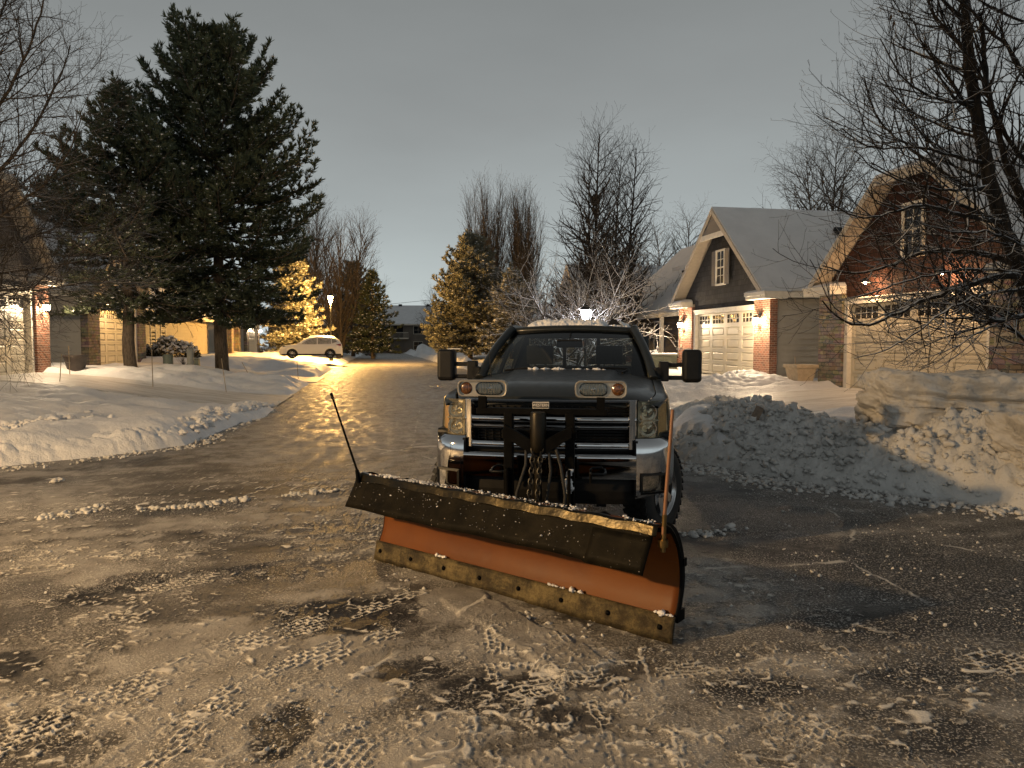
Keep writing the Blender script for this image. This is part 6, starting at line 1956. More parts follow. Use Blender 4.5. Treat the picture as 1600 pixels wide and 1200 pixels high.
for k_ in range(12):
    pts, rad = tr[0] if k_ % 2 else tr[1]
    i = TRG.randrange(int(len(pts) * .35), len(pts) - 3)
    nd = unit(np.array([TRG.uniform(-1.2, .1), TRG.uniform(-.7, .7), TRG.uniform(.0, .8)]))
    cp, cr_ = grow_chain(pts[i], nd, TRG.uniform(1.4, 2.5), min(rad[i] * .5, .04), .008, .14, .07, .12)
    crn.append((cp, cr_)); branch_out(crn, cp, cr_, 0, twig)
chains_mesh('trunk', tr, M['bark_snow'], root, lambda r: 12)
chains_mesh('crown', crn, M['bark_snow'], root, sides_of)
# one or two leaves still hanging on
lv = AT(1392, 22, 11.6); b = MB()
for dx, dz in ((0, 0), (.05, -.10)):
    c_ = Vector(lv) + Vector((dx, 0, dz)); b.add([c_, c_ + Vector((.03, .01, -.03)), c_ + Vector((.0, .015, -.10)), c_ + Vector((-.03, -.01, -.04))], [(0, 1, 2, 3)])
b.build('dry_leaf', M['dry_leaf'], root, solid=.003)
b = MB(); b.tube([AT(1400, 60, 11.6), AT(1399, 40, 11.6), lv + Vector((.03, 0, .03)), lv], [.005, .004, .003, .002], 4); b.build('leaf_twig', M['bark_plain'], root)

# ---- tree at the left edge, arching outwards
twl = [dict(den=5.0, ang=(30, 60), len=(.9, 2.0), taper=.45, r=.019, seg=.2, wander=.09, trop=.12, t0=.08),
       dict(den=6.0, ang=(28, 55), len=(.4, 1.0), taper=.4, r=.010, seg=.14, wander=.10, trop=.12, rmin=.003, t0=.08, K=6),
       dict(den=5.0, ang=(28, 55), len=(.12, .40), taper=.4, r=.006, seg=.1, wander=.1, trop=.1, rmin=.0025, t0=.1, K=3)]
root = empty('bare_tree', (0, 0, 0), 0, 'bare tree reaching in from the left edge with long arching boughs', 'tree', 'bare winter trees')
tr = []; crn = []; DL = 16.0
q = poly([(-150, 640, DL), (-120, 480, DL), (-100, 300, DL), (-90, 120, DL), (-70, -60, DL), (-60, -200, DL)], .17, .05); tr.append(q); branch_out(crn, *q, 0, twl)
for px, a_, c_ in [
    ([(-105, 330, DL), (-40, 230, DL), (20, 130, DL), (60, 40, DL), (75, -40, DL)], .06, .012), ([(-100, 350, DL), (-20, 290, DL + .4), (50, 210, DL + .6), (95, 120, DL + .8), (110, 70, DL + .8)], .06, .010),
    ([(-110, 400, DL), (-20, 350, DL - .5), (60, 300, DL - .8), (110, 240, DL - 1), (128, 180, DL - 1)], .055, .010), ([(-112, 430, DL), (-30, 395, DL + .5), (60, 370, DL + .9), (110, 340, DL + 1.1), (130, 290, DL + 1.2)], .05, .009),
    ([(-115, 450, DL), (-30, 430, DL), (60, 420, DL), (140, 405, DL + .2), (210, 380, DL + .3)], .05, .008), ([(-115, 460, DL), (-20, 452, DL - .6), (60, 455, DL - 1), (130, 440, DL - 1.2), (200, 442, DL - 1.3), (255, 440, DL - 1.4)], .045, .007),
    ([(-100, 260, DL), (-50, 140, DL + .5), (-5, 40, DL + .8), (30, -60, DL + 1)], .05, .012), ([(-95, 200, DL), (-50, 80, DL - .5), (-10, -40, DL - .8)], .05, .012),
    ([(-110, 380, DL), (-40, 330, DL + 1.2), (30, 290, DL + 2), (80, 250, DL + 2.4)], .045, .010), ([(-116, 470, DL), (-60, 480, DL - 1), (0, 462, DL - 1.5), (60, 470, DL - 1.8), (110, 458, DL - 2)], .035, .007)]:
    q = poly(px, a_, c_, .2); (tr if a_ > .058 else crn).append(q); branch_out(crn, *q, 0, twl)
    pts, rad = q
    for t_ in (.3, .5, .7):
        i = int(t_ * (len(pts) - 2)); d = unit(pts[i + 1] - pts[i]); nd = unit(d + rv(.4))
        cp, cr_ = grow_chain(pts[i], nd, TRG.uniform(1.2, 2.4), rad[i] * .55, .006, .2, .06, .05); crn.append((cp, cr_)); branch_out(crn, cp, cr_, 0, twl)
chains_mesh('trunk', tr, M['bark'], root, lambda r: 12); chains_mesh('crown', crn, M['bark'], root, sides_of)

# ------------------------------------------------------------------ conifers
OCT = np.array([(1,0,0),(0,1,0),(-1,0,0),(0,-1,0),(0,0,1),(0,0,-1)], float)
OCF = np.array([(0,1,4),(1,2,4),(2,3,4),(3,0,4),(1,0,5),(2,1,5),(3,2,5),(0,3,5)])
def conifer(label, base, H, profile, r0, z_low, whorl, nbr, tuft_L, blades, blade_w, mat, snow, droop=.0, gap=.30, tstep=.17, group='evergreens along the street', seed=1, lump=.08, upturn=.25):
    rg = np.random.default_rng(seed); TR = random.Random(seed)
    root = empty('conifer_tree', base, 0, label, 'tree', group)
    trunk, limbs = [], []
    zz = np.linspace(-.2, H * .985, 24)
    wob = .05 * np.cumsum(rg.normal(size=(24, 2)), 0) * .35
    tp = np.column_stack([wob - wob[0], zz]); trr = r0 * (1 - np.linspace(0, 1, 24)) ** .9 + .012; trr[0] *= 1.25
    trunk.append((tp, trr))
    O = []; Dv = []
    z = z_low; az = 0
    while z < H - .15:
        fr = (z - z_low) / (H - z_low)
        nb = nbr if fr < .8 else max(3, nbr - 1)
        for k in range(nb):
            az_ = az + 2 * PI * k / nb + TR.uniform(-.35, .35)
            L = profile(z, az_) * TR.uniform(.78, 1.08)
            if L < .12: L = .12
            zb = z + TR.uniform(-.15, .15)
            c0 = np.array([np.interp(zb, zz, tp[:, 0]), np.interp(zb, zz, tp[:, 1]), zb])
            el = math.radians(-8 + 60 * fr ** 1.5 + TR.uniform(-10, 10)) - droop * (1 - fr)
            d = np.array([math.cos(az_) * math.cos(el), math.sin(az_) * math.cos(el), math.sin(el)])
            K = max(4, int(L / .35) + 2)
            pts = [c0]; q = c0
            for i in range(K - 1):
                d = unit(d + np.array([TR.gauss(0, .05), TR.gauss(0, .05), upturn * (i / K) - .05 * (1 - fr)]))
                q = q + d * L / (K - 1); pts.append(q)
            pts = np.array(pts)
            limbs.append((pts, np.linspace(min(.05, .012 + L * .009), .006, K)))
            # shoots
            seg = np.linspace(0, 1, K)
            s = max(.2, .16 * L) if L > 1 else .05
            side = 1
            while s < L:
                t = s / L
                p = np.array([np.interp(t, seg, pts[:, i]) for i in range(3)])
                i = min(K - 2, int(t * (K - 1))); d0 = unit(pts[i + 1] - pts[i])
                lat = np.cross(d0, UP); lat = unit(lat) * side; side = -side
                sl = min(1.1, .22 + .32 * (L - s)) * TR.uniform(.7, 1.2)
                sd_ = unit(d0 * .75 + lat * TR.uniform(.5, 1.1) + UP * TR.uniform(-.05, .35))
                m = max(1, int(sl / tstep))
                for j in range(m):
                    u_ = (j + 1) / m
                    pp = p + sd_ * sl * u_ + UP * .06 * u_
                    O.append(pp + rg.normal(size=3) * .03); Dv.append(unit(sd_ + UP * TR.uniform(.05, .8) + rg.normal(size=3) * .22))
                limbs.append((np.array([p, p + sd_ * sl * .5 + UP * .015, p + sd_ * sl + UP * .05]), np.array([.010, .007, .004])))
                s += gap * TR.uniform(.7, 1.3)
            O.append(pts[-1]); Dv.append(unit(d + UP * .5))
            O.append(pts[-1] - d * .12); Dv.append(unit(d + UP * .2 + rg.normal(size=3) * .3))
        az += 1.1
        z += whorl * (1 - .45 * fr) * TR.uniform(.85, 1.15)
    O.append(np.array([tp[-1, 0], tp[-1, 1], H * .97])); Dv.append(UP.copy())
    O = np.array(O); Dv = np.array(Dv); n = len(O)
    # needle blades
    ref = rg.normal(size=(n, blades, 3)); pd = np.cross(Dv[:, None, :], ref); pd /= np.linalg.norm(pd, axis=2, keepdims=True)
    sp_ = rg.uniform(.15, .80, (n, blades, 1)); bd = Dv[:, None, :] * np.cos(sp_) + pd * np.sin(sp_)
    Lb = tuft_L * rg.uniform(.65, 1.15, (n, blades, 1)) * rg.uniform(.8, 1.2, (n, 1, 1))
    wv = np.cross(bd, rg.normal(size=(n, blades, 3))); wv /= np.linalg.norm(wv, axis=2, keepdims=True)
    base_ = O[:, None, :] + bd * Lb * rg.uniform(-.15, .1, (n, blades, 1))
    v0 = base_ - wv * blade_w * .35; v1 = base_ + wv * blade_w * .35; mid = base_ + bd * Lb * .65
    v2 = mid + wv * blade_w * .5; v3 = base_ + bd * Lb; 
    Vn = np.stack([v0, v1, v2, v3], 2).reshape(-1, 3)
    i = np.arange(n * blades) * 4
    Fn = np.concatenate([np.stack([i, i + 1, i + 2], -1), np.stack([i, i + 2, i + 3], -1)])
    mi = np.zeros(len(Fn), int)
    # snow lying on the tufts
    k = rg.uniform(size=n) < snow
    Os = O[k] + Dv[k] * tuft_L * .35 + np.array([0, 0, .03]); m = len(Os)
    sc = lump * rg.uniform(.5, 1.3, (m, 1, 1)) * np.array([1.3, 1.3, .55])
    ra = rg.uniform(0, 6.28, m); cs, sn_ = np.cos(ra), np.sin(ra)
    T = OCT[None] * sc * rg.uniform(.7, 1.3, (m, 6, 1))
    T = np.stack([T[..., 0] * cs[:, None] - T[..., 1] * sn_[:, None], T[..., 0] * sn_[:, None] + T[..., 1] * cs[:, None], T[..., 2]], -1) + Os[:, None, :]
    Fs = (OCF[None] + (np.arange(m) * 6)[:, None, None]).reshape(-1, 3) + len(Vn)
    np_mesh('crown', np.concatenate([Vn, T.reshape(-1, 3)]), np.concatenate([Fn, Fs]), [M[mat], M['snow_clean']], root, smooth=False, mi=np.concatenate([mi, np.ones(len(Fs), int)]))
    chains_mesh('trunk', trunk, M['bark_plain'], root, lambda r: 14)
    chains_mesh('limbs', limbs, M['bark_plain'], root, lambda r: 5 if r > .02 else 3)
    return root

def prof_of(zs, rs, noise=.15, seed=0):
    def f(z, az):
        r = float(np.interp(z, zs, rs))
        return r * (1 + noise * math.sin(az * 3 + z * 1.7 + seed) + noise * .6 * math.sin(az * 5 - z * 2.9))
    return f
p = AT(347, 579, 30); gz = zat(p.x, p.y)
conifer('big dark pine dusted with snow, tallest tree on the left verge', (p.x, p.y, gz), AT(347, 58, 30).z - gz, prof_of([2.4, 3.2, 4.2, 5.5, 7.2, 8.6, 10.0, 11.2, 12.3, 13.2], [3.0, 4.0, 4.2, 4.6, 4.3, 3.6, 3.2, 2.8, 2.0, .4], .13, 1), .27, 2.7, .46, 7,
        .27, 15, .050, 'needles', .50, droop=.08, gap=.215, tstep=.125, seed=3, lump=.048)
p = AT(205, 576, 27.2); gz = zat(p.x, p.y)
conifer('smaller snow dusted pine left of the big one, its trunk before the garage', (p.x, p.y, gz), AT(190, 122, 27.2).z - gz, prof_of([2.6, 3.4, 5, 7, 8.6, 10.2], [2.2, 3.5, 3.6, 2.6, 1.4, .15], .15, 4), .22, 2.9, .46, 6,
        .27, 15, .049, 'needles', .55, droop=.10, gap=.225, tstep=.13, seed=8, lump=.05)
p = AT(112, 560, 36); gz = .8
conifer('shadowy pine between the left houses behind the arching bare boughs', (p.x, p.y, gz), 9.6, prof_of([1.2, 2.4, 4.5, 7, 9.6], [1.8, 2.8, 2.5, 1.5, .1], .2, 2), .2, 2.4, .45, 6, .30, 13, .055, 'needles', .2, droop=.16, gap=.27, tstep=.16, seed=12)
p = AT(455, 548, 61.5)
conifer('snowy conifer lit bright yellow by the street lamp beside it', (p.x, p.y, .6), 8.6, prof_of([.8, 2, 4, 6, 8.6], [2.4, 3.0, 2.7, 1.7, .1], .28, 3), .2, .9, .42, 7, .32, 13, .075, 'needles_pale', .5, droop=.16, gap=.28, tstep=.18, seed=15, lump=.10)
p = AT(552, 549, 86)
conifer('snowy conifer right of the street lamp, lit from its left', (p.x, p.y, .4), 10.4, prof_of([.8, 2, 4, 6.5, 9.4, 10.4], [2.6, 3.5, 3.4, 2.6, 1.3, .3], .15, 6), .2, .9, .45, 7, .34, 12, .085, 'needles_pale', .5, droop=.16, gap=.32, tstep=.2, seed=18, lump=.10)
p = AT(583, 549, 78)
conifer('dark pointed conifer in front of the left end of the apartment building', (p.x, p.y, .3), 9.0, prof_of([.8, 2, 4, 6, 9.0], [2.3, 2.9, 2.4, 1.5, .1], .2, 7), .2, 1.0, .48, 7, .36, 12, .09, 'needles', .4, droop=.16, gap=.34, tstep=.22, seed=21, lump=.10)
p = AT(735, 553, 66)
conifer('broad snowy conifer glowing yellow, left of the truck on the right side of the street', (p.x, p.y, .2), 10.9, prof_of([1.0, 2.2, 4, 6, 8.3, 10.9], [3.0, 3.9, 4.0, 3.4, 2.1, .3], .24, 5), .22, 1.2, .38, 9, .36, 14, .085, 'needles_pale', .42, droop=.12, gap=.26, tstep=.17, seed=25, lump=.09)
p = AT(800, 548, 60)
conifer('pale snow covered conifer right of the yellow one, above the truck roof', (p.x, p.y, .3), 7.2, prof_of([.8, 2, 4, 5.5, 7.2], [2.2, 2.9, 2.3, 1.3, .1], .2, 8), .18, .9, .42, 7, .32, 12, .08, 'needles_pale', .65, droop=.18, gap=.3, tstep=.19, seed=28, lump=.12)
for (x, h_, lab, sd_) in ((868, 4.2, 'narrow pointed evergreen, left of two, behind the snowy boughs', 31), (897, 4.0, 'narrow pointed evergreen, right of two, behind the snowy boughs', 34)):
    p = AT(x, 545, 50)
    conifer(lab, (p.x, p.y, .4), h_ + .6, prof_of([.2, 1, 2.5, h_ + .6], [.6, .75, .55, .05], .1, sd_), .08, .3, .35, 5, .22, 9, .06, 'needles_pale', .4, seed=sd_, gap=.3, tstep=.2, lump=.07)

# ---- bushes with snow on top
def bush(label, c, rx, rz_, seed, n=900):
    rg = np.random.default_rng(seed)
    root = empty('bush', c, 0, label, 'bush', 'snow capped bushes')
    d = rg.normal(size=(n, 3)); d[:, 2] = np.abs(d[:, 2]); d /= np.linalg.norm(d, axis=1, keepdims=True)
    O = d * np.array([rx, rx * .8, rz_]) * rg.uniform(.55, 1.0, (n, 1)) ** .5 * (1 + .12 * np.sin(d[:, :1] * 5 + seed))
    bl = 7
    bd = d[:, None, :] + rg.normal(size=(n, bl, 3)) * .7; bd /= np.linalg.norm(bd, axis=2, keepdims=True)
    wv = np.cross(bd, rg.normal(size=(n, bl, 3))); wv /= np.linalg.norm(wv, axis=2, keepdims=True)
    L = rg.uniform(.06, .14, (n, bl, 1)); o_ = O[:, None, :] + rg.normal(size=(n, bl, 3)) * .03
    Vn = np.stack([o_, o_ + bd * L * .5 + wv * .022, o_ + bd * L, o_ + bd * L * .5 - wv * .022], 2).reshape(-1, 3)
    Fn = np.arange(n * bl * 4).reshape(-1, 4)
    np_mesh('foliage', Vn, Fn, M['needles_bush'], root, smooth=False)
    m = int(n * .5); k = rg.choice(n, m); dz = d[k, 2] > .35
    P = O[k][dz] * 1.03
    A_ = crumbs('snow_cap', P, .05 + .06 * rg.uniform(size=len(P)), M['snow_clean'], kind=None); A_.parent = root
    st = [(np.array([[0, 0, -.1], d_ * np.array([rx, rx, rz_]) * .4, d_ * np.array([rx, rx, rz_]) * .8]), np.array([.02, .012, .006])) for d_ in d[:30]]
    chains_mesh('stems', st, M['bark_plain'], root, lambda r: 4)
    return root
p = AT(270, 556, 40); bush('dense round bush with a snow cap before the tall paired windows', (p.x, p.y, .85), 1.3, 1.15, 3, 1100)
p = AT(1012, 552, 35); bush('small snow capped bush by the porch of the dark town house', (p.x, p.y, .6), .7, .8, 5, 600)
p = AT(232, 560, 40); bush('low dark bush beside the stone pillar, left of the round bush', (p.x, p.y, .85), .7, .75, 9, 500)
p = AT(289, 573, 30); sh = empty('bare_shrub', (p.x, p.y, tz(p.x, p.y) - .03), 0, 'tiny leafless shrub between the two utility posts', 'shrub')
ch = []
for _ in range(16):
    cp, cr_ = grow_chain(np.zeros(3), unit(np.array([TRG.gauss(0, .8), TRG.gauss(0, .8), 1.0])), TRG.uniform(.35, .7), .010, .004, .12, .15, .2); ch.append((cp, cr_))
    branch_out(ch, cp, cr_, 0, [dict(den=6, ang=(25, 50), len=(.12, .28), taper=.3, r=.005, seg=.08, wander=.15, trop=.3, rmin=.003, K=3)])
chains_mesh('stems', ch, M['bark_snow'], sh, lambda r: 4)
# ================================================================== STREET LAMPS, CAR, SMALL THINGS
def street_lamp(x, y, z0, h, label, watt, lit=True, col=(1.0, .535, .14), bulb=None):
    root = empty('street_lamp', (x, y, z0), 0, label, 'street lamp', 'street lamps')
    b = MB(); b.lathe([(.0, -.3), (.16, -.3), (.16, .25), (.10, .40), (.065, .5), (.05, h - .55), (.065, h - .5), (.065, h - .45), (.0, h - .45)], 14); b.build('pole', M['dark_metal'], root, smooth=40)
    b = MB(); b.lathe([(.05, h - .45), (.12, h - .40), (.10, h - .38)], 10); b.lathe([(.235, h + .10), (.24, h + .12), (.13, h + .26), (.04, h + .33), (.02, h + .42), (.0, h + .43)], 12)
    for k in range(6):
        a = 2 * PI * k / 6; b.bar((.11 * math.cos(a), .11 * math.sin(a), h - .39), (.225 * math.cos(a), .225 * math.sin(a), h + .11), .014, .014)
    hd = b.build('lantern_head', M['dark_metal'], root, smooth=40)
    b = MB(); b.lathe([(.0, h - .38), (.10, h - .38), (.205, h + .09), (.0, h + .10)], 12); b.build('lantern_glass', (bulb or M['bulb_sodium']) if lit else M['lens'], hd, smooth=40)
    lamp('street_light', (x, y, z0 + h - .62), watt, col, .16)
    return root
p = S(59.5, -3.2); 
street_lamp(p.x, p.y, .30, 5.0, 'black post top street lamp glowing orange behind the parked white car', 11000)
street_lamp(-9.3, .2, .2, 4.8, 'black post top street lamp lighting the junction from the left', 5600, col=(1.0, .625, .275))

p = AT(915, 493, 32.6); z = zat(p.x, p.y)
street_lamp(p.x, p.y, z, p.z - z + .15, 'slim post lamp with a bright white lantern shining just above the truck roof', 170, col=(.97, .93, 1.0), bulb=M['bulb_white'])
# ---- parked white crossover, nose towards the houses on the left
p = AT(487, 553, 55.5)
car = empty('parked_car', (p.x, p.y, .60), math.atan2(-V.y, -V.x) + R(4), 'snow dusted white crossover car parked in a driveway on the left', 'car')
# local x forward, y to its left (towards the camera), z up
prof_top = [(2.30, .62), (2.27, .80), (2.05, .93), (1.5, 1.02), (1.10, 1.06), (.55, 1.40), (.15, 1.585), (-.4, 1.66), (-1.1, 1.64), (-1.75, 1.56), (-2.05, 1.34), (-2.20, 1.05), (-2.26, .80), (-2.24, .5)]
tx = np.array([q[0] for q in prof_top][::-1]); tzz = np.array([q[1] for q in prof_top][::-1])
def ctop(x): return float(np.interp(x, tx, tzz))
wx = (1.38, -1.33); wr = .40
b = MB(); rows = []
for x in np.linspace(-2.26, 2.30, 120):
    zt = ctop(x); zb = .24
    for c_ in wx:
        d = abs(x - c_)
        if d < wr: zb = max(zb, .33 + math.sqrt(wr * wr - d * d))
    end = min(1, (2.32 - x) / .5, (x + 2.28) / .4) ** .5 if min(2.32 - x, x + 2.28) > 0 else 0
    hwid = .60 + .30 * end
    belt = min(zt, 1.02)
    sec = []
    zs = [zb, lerp(zb, belt, .35), lerp(zb, belt, .7), belt]
    row = [Vector((x, hwid - .05, zs[0])), Vector((x, hwid, zs[1])), Vector((x, hwid, zs[2])), Vector((x, hwid - .03, zs[3]))]
    up = max(0, zt - belt)
    for k in (.35, .7, .92): row.append(Vector((x, hwid - .03 - .24 * k * min(1, up / .5), belt + up * k)))
    row += [Vector((x, (hwid - .30) * .92, zt)), Vector((x, 0, zt + .01))]
    row = row + [Vector((q.x, -q.y, q.z)) for q in row[-2::-1]]
    rows.append(row)
b.grid(rows); b.add(rows[0], [tuple(range(len(rows[0])))]); b.add(rows[-1], [tuple(range(len(rows[-1])))[::-1]])
b.build('body', M['white_paint'], car, smooth=40)
b = MB(); b.box(-2.1, 2.1, -.75, .75, .28, .75); b.build('underbody', M['black'], car)
def sidewin(pts, nm):
    for sg in (-1, 1):
        b = MB(); vs = []
        for x, z in pts:
            up = max(0.05, ctop(x) - 1.02); k = (z - 1.02) / up
            vs.append(Vector((x, sg * (.885 - .24 * k * min(1, up / .5)), z)))
        b.add(vs, [tuple(range(len(vs)))]); b.build(nm, M['frost'], car)
sidewin([(.78, 1.06), (-.38, 1.06), (-.38, 1.53), (.06, 1.46), (.42, 1.29)], 'side_window')
sidewin([(-.46, 1.06), (-1.42, 1.10), (-1.40, 1.49), (-.46, 1.54)], 'side_window')
sidewin([(-1.49, 1.12), (-1.86, 1.25), (-1.70, 1.43), (-1.48, 1.48)], 'quarter_window')
b = MB(); b.quad((1.02, -.66, 1.09), (1.02, .66, 1.09), (.26, .56, 1.545), (.26, -.56, 1.545)); b.build('windshield', M['frost'], car)
for sg in (-1, 1):
    for x in wx:
        wh = bpy.data.objects.new('wheel', None); COL.objects.link(wh); wh.parent = car; wh.location = (x, sg * .80, .345); wh.rotation_euler = (-sg * PI / 2, 0, 0)
        b = MB(); b.lathe([(.21, -.10), (.32, -.10), (.345, -.07), (.345, .07), (.32, .10), (.23, .10)], 28); b.build('tyre', M['rubber'], wh, smooth=40)
        b = MB(); b.lathe([(.235, .10), (.215, .08), (.21, -.05)], 24)
        for k in range(10):
            a = 2 * PI * k / 10; b.bar((.04 * math.cos(a), .04 * math.sin(a), .085), (.22 * math.cos(a + .12), .22 * math.sin(a + .12), .092), .035, .02)
        b.lathe([(0, .09), (.06, .088), (.06, .06)], 10); b.build('rim', M['alloy'], wh, smooth=30)
        b = MB(); b.lathe([(0, .0), (.2, 0)], 16); b.build('brake_drum', M['black'], wh)
    b = MB(); b.add([Vector((2.20, sg * .62, .80)), Vector((2.0, sg * .86, .86)), Vector((1.72, sg * .895, .94)), Vector((2.06, sg * .80, .95))], [(0, 1, 2, 3)]); b.build('headlight', M['lens'] if False else M['alloy'], car)
    b = MB(); b.add([Vector((-2.21, sg * .60, .95)), Vector((-2.10, sg * .86, .93)), Vector((-1.75, sg * .90, 1.03)), Vector((-2.12, sg * .80, 1.10))], [(0, 1, 2, 3)]); b.build('tail_light', M['red_lens'], car)
    b = MB(); b.box(.72, .86, sg * .96 - .09, sg * .96 + .09, 1.04, 1.19); b.build('wing_mirror', M['white_paint'], car, bevel=.03)
    b = MB(); b.box(-2.15, 2.15, sg * .90 - .02, sg * .90 + .02, .22, .34); b.build('sill', M['black'], car)
X_, Y_ = np.meshgrid(np.linspace(-1.75, .25, 50), np.linspace(-.52, .52, 26))
e = np.minimum(np.minimum(X_ + 1.75, .25 - X_), .52 - np.abs(Y_))
Z_ = np.interp(X_, tx, tzz) + .01 + .07 * sstep(0, .1, e) + .01 * fbm(X_ * 4, Y_ * 4, 3, 4)
MC = Matrix.Translation(car.location) @ Matrix.Rotation(car.rotation_euler.z, 4, 'Z')
tag(np_mesh('car_roof_snow', np.array([(MC @ Vector(q))[:] for q in np.stack([X_, Y_, Z_], -1).reshape(-1, 3)]), grid_faces(50, 26), M['snow_clean']), 'smooth sheet of snow on the roof of the parked white car', 'snow')

# ---- utility pedestals
p = AT(263, 575, 29.0); z = tz(p.x, p.y)
r0 = empty('utility_box', (p.x, p.y, z - .05), .3, 'squat green utility pedestal with domed cap left of the big pine', 'utility box', 'utility pedestals')
b = MB(); b.box(-.22, .22, -.2, .2, 0, .12); b.lathe([(.19, .10), (.185, .50), (.0, .50)], 16); b.build('base', M['util_green'], r0, smooth=40)
b = MB(); b.lathe([(.205, .44), (.205, .50), (.17, .56), (.0, .58)], 16); b.build('cap', M['util_green'], r0, smooth=40)
p = AT(298, 576, 28.6); z = tz(p.x, p.y)
r1 = empty('utility_box', (p.x, p.y, z - .05), .1, 'slim round grey green utility post beside the big pine', 'utility box', 'utility pedestals')
b = MB(); b.lathe([(.13, 0), (.125, .70), (.0, .70)], 14); b.build('base', M['util_grey'], r1, smooth=40)
b = MB(); b.lathe([(.14, .64), (.14, .74), (.10, .79), (.0, .80)], 14); b.build('cap', M['util_grey'], r1, smooth=40)
p = AT(306, 574, 29.4); z = tz(p.x, p.y)
r2 = empty('utility_box', (p.x, p.y, z - .05), .2, 'small tapered green utility box half hidden behind the slim round post', 'utility box', 'utility pedestals')
b = MB(); b.grid([[Vector((a * k, c_ * k, zz)) for a, c_ in ((-.16, -.16), (.16, -.16), (.16, .16), (-.16, .16))] for k, zz in ((1, 0), (.8, .5))], closed=True); b.build('base', M['util_green'], r2)
b = MB(); b.box(-.14, .14, -.14, .14, .50, .56); b.build('cap', M['util_green'], r2, bevel=.02)

# ---- planters
p = S(26.75, -9.7); z = zat(p.x, p.y)
pot = empty('planter', (p.x, p.y, z + .02), .2, 'dark flared planter pot with bare stakes beside the lamplit brick pillar', 'planter', 'planters')
b = MB(); b.lathe([(0, 0), (.24, 0), (.36, .50), (.38, .50), (.38, .56), (.33, .56), (.32, .50), (.0, .48)], 20); b.build('pot', M['pot_dark'], pot, smooth=35)
b = MB(); b.lathe([(.0, .50), (.31, .49)], 16); b.build('soil', M['soil'], pot)
p = S(20.45, 12.85); z = zat(p.x, p.y)
pot = empty('planter', (p.x, p.y, z + .05), .2, 'square beige planter pot beside the stone pillar of the red brown house', 'planter', 'planters')
b = MB()
def sq(k, z): return [Vector((a * k, c_ * k, z)) for a, c_ in ((-1, -1), (1, -1), (1, 1), (-1, 1))]
b.grid([sq(.24, 0), sq(.33, .50), sq(.37, .50), sq(.375, .60), sq(.32, .60), sq(.30, .52)], closed=True); b.add(sq(.24, 0), [(3, 2, 1, 0)]); b.build('pot', M['pot_beige'], pot, bevel=.012)
b = MB(); b.add(sq(.31, .53), [(0, 1, 2, 3)]); b.build('soil', M['snow_clean'], pot)

# ---- driveway stakes
stakes = [((339, 610), (348, 555), 21.5, 'thin tan driveway stake standing in snow left of the planter row'),
          ((239, 606), (237, 545), 22.0, 'tall thin driveway stake in front of the second pine trunk'),
          ((354, 606), (346, 560), 23.2, 'thin leaning driveway stake before the big pine trunk'),
          ((390, 588), (378, 566), 27.0, 'short leaning driveway stake right of the big pine trunk'),
          ((466, 585), (464, 565), 30.0, 'short upright driveway stake on the mound in front of the white car'),
          ((1245, 600), (1242, 557), 22.8, 'thin pale driveway stake against the grey siding wall'),
          ((1126, 640), (1119, 621), 13.0, 'short thin stake poking out of snow behind the right heap'),
          ((94, 585), (96, 553), 22.5, 'thin stake standing up in the dark planter pot'),
          ((109, 582), (107, 540), 23.0, 'taller thin stake behind the dark planter pot')]
stakes[0] = ((93, 605), (96, 553), 20.0, 'thin tan driveway stake in the snow before the dark planter')
stakes.pop(7)
for (a0, a1, dd, lab) in stakes:
    q0 = AT(*a0, dd); q1 = AT(*a1, dd); g = tz(q0.x, q0.y); q0.z = min(q0.z, g - .03)
    b = MB(); b.tube([q0, q0.lerp(q1, .5), q1], .011, 6)
    tag(b.build('driveway_stake', M['stake'], smooth=60), lab, 'stake', 'driveway marker stakes')

# ---- storage bin by the far pillar
p = S(30.6, 12.6); z = zat(p.x, p.y)
bn = empty('storage_bin', (p.x, p.y, z), R(-10), 'olive storage bin with snow on its lid below the brick pillar, behind the wing mirror', 'bin')
b = MB(); b.box(-.55, .55, -.3, .3, 0, .74); b.box(-.02, .02, -.315, .31, .02, .72); b.build('body', M['bin'], bn, bevel=.02)
b = MB(); b.box(-.58, .58, -.33, .33, .74, .80); ld = b.build('lid', M['bin'], bn, bevel=.015)
b = MB(); b.box(-.57, .57, -.32, .32, .80, .87); b.build('snow_cap', M['snow_clean'], ld, bevel=.03, seg=3)
# ================================================================== CAMERA, SKY, RENDER
cam = bpy.data.cameras.new('camera'); cam.sensor_width = 36; cam.lens = FPX / 1600 * 36
cam.clip_end = 1000; cam.clip_start = .05
co_ = bpy.data.objects.new('camera', cam); COL.objects.link(co_)
co_.location = (0, 0, CAM_H); co_.rotation_euler = (PI / 2 - PITCH, 0, 0)
SC.camera = co_

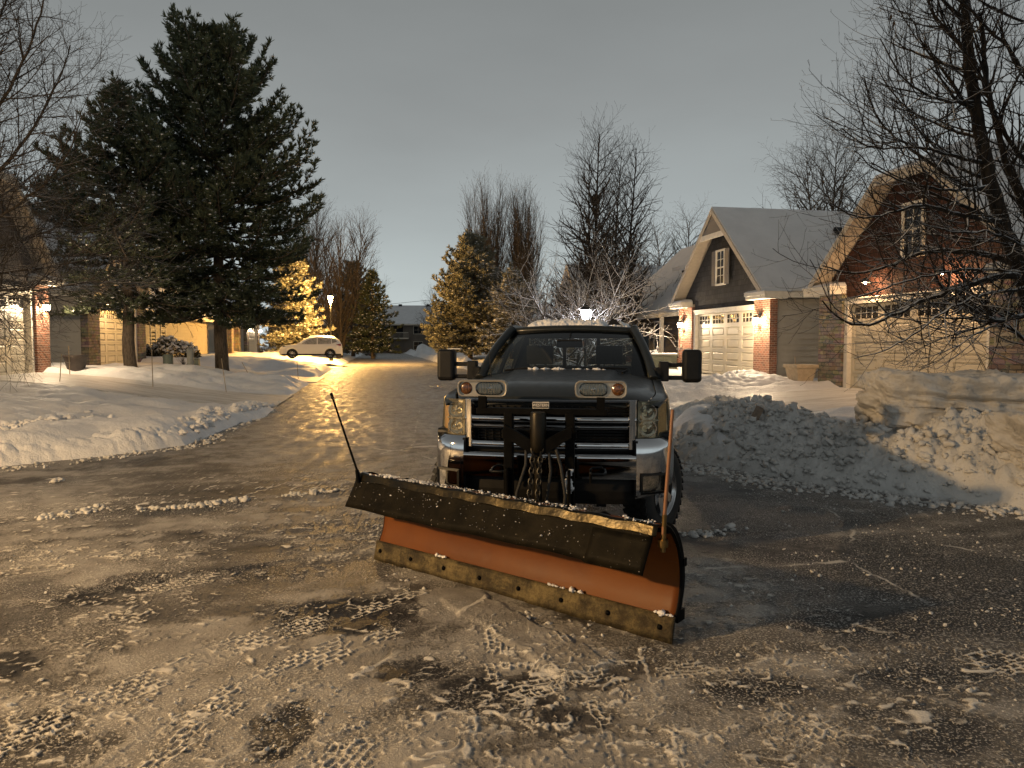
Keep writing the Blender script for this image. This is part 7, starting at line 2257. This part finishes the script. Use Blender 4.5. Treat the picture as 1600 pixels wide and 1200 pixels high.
w = bpy.data.worlds.new('World'); SC.world = w; w.use_nodes = True
nt = w.node_tree; bg = nt.nodes['Background']; nt.nodes.remove(bg)
out = nt.nodes['World Output']
N = nt.nodes.new; L = nt.links.new
tc = N('ShaderNodeTexCoord'); sp = N('ShaderNodeSeparateXYZ'); L(tc.outputs['Generated'], sp.inputs[0])
cl = N('ShaderNodeTexNoise'); cl.inputs['Scale'].default_value = 1.7; cl.inputs['Detail'].default_value = 4
mp = N('ShaderNodeMapping'); mp.inputs['Scale'].default_value = (1, 1, 3); L(tc.outputs['Generated'], mp.inputs[0]); L(mp.outputs[0], cl.inputs['Vector'])
a = N('ShaderNodeMath'); a.operation = 'MULTIPLY_ADD'; L(cl.outputs['Fac'], a.inputs[0]); a.inputs[1].default_value = .13; L(sp.outputs[2], a.inputs[2])
s2 = N('ShaderNodeMath'); s2.operation = 'SUBTRACT'; L(a.outputs[0], s2.inputs[0]); s2.inputs[1].default_value = .065
cr = N('ShaderNodeValToRGB'); L(s2.outputs[0], cr.inputs[0])
els = [(0.0, (.300, .338, .342)), (.06, (.262, .295, .297)), (.17, (.202, .222, .223)), (.30, (.150, .160, .159)), (.48, (.108, .114, .113)), (1.0, (.066, .069, .068))]
while len(cr.color_ramp.elements) > 1: cr.color_ramp.elements.remove(cr.color_ramp.elements[-1])
for i, (p, c) in enumerate(els):
    e = cr.color_ramp.elements[0] if i == 0 else cr.color_ramp.elements.new(p)
    e.position = p; e.color = (*c, 1)
c2 = N('ShaderNodeTexNoise'); c2.inputs['Scale'].default_value = 2.6; c2.inputs['Detail'].default_value = 6; c2.inputs['Roughness'].default_value = .6; L(mp.outputs[0], c2.inputs['Vector'])
mr = N('ShaderNodeMapRange'); mr.inputs['From Min'].default_value = .3; mr.inputs['From Max'].default_value = .7; mr.inputs['To Min'].default_value = .965; mr.inputs['To Max'].default_value = 1.035; L(c2.outputs['Fac'], mr.inputs['Value'])
ml = N('ShaderNodeVectorMath'); ml.operation = 'SCALE'; L(cr.outputs[0], ml.inputs[0]); L(mr.outputs[0], ml.inputs['Scale'])
b1 = N('ShaderNodeBackground'); L(ml.outputs[0], b1.inputs['Color']); b1.inputs['Strength'].default_value = SKY
sk = N('ShaderNodeTexSky'); sk.sky_type = 'NISHITA'; sk.sun_disc = False; sk.sun_elevation = R(-4); sk.sun_rotation = R(10)
b2 = N('ShaderNodeBackground'); L(sk.outputs[0], b2.inputs['Color']); b2.inputs['Strength'].default_value = .05
ad = N('ShaderNodeAddShader'); L(b1.outputs[0], ad.inputs[0]); L(b2.outputs[0], ad.inputs[1]); L(ad.outputs[0], out.inputs['Surface'])

SC.view_settings.view_transform = 'Standard'; SC.view_settings.look = 'None'
SC.view_settings.exposure = 0.65; SC.view_settings.gamma = 1; SC.view_settings.use_curve_mapping = False
SC.render.engine = 'CYCLES'
cy = SC.cycles
cy.use_denoising = True
try: cy.denoiser = 'OPENIMAGEDENOISE'; cy.denoising_input_passes = 'RGB_ALBEDO_NORMAL'
except Exception: pass
cy.sample_clamp_indirect = 3.0; cy.max_bounces = 6; cy.diffuse_bounces = 3; cy.glossy_bounces = 3; cy.transparent_max_bounces = 12; cy.transmission_bounces = 4
cy.caustics_reflective = False; cy.caustics_refractive = False
cy.use_light_tree = True
cy.use_adaptive_sampling = True; cy.adaptive_threshold = .012
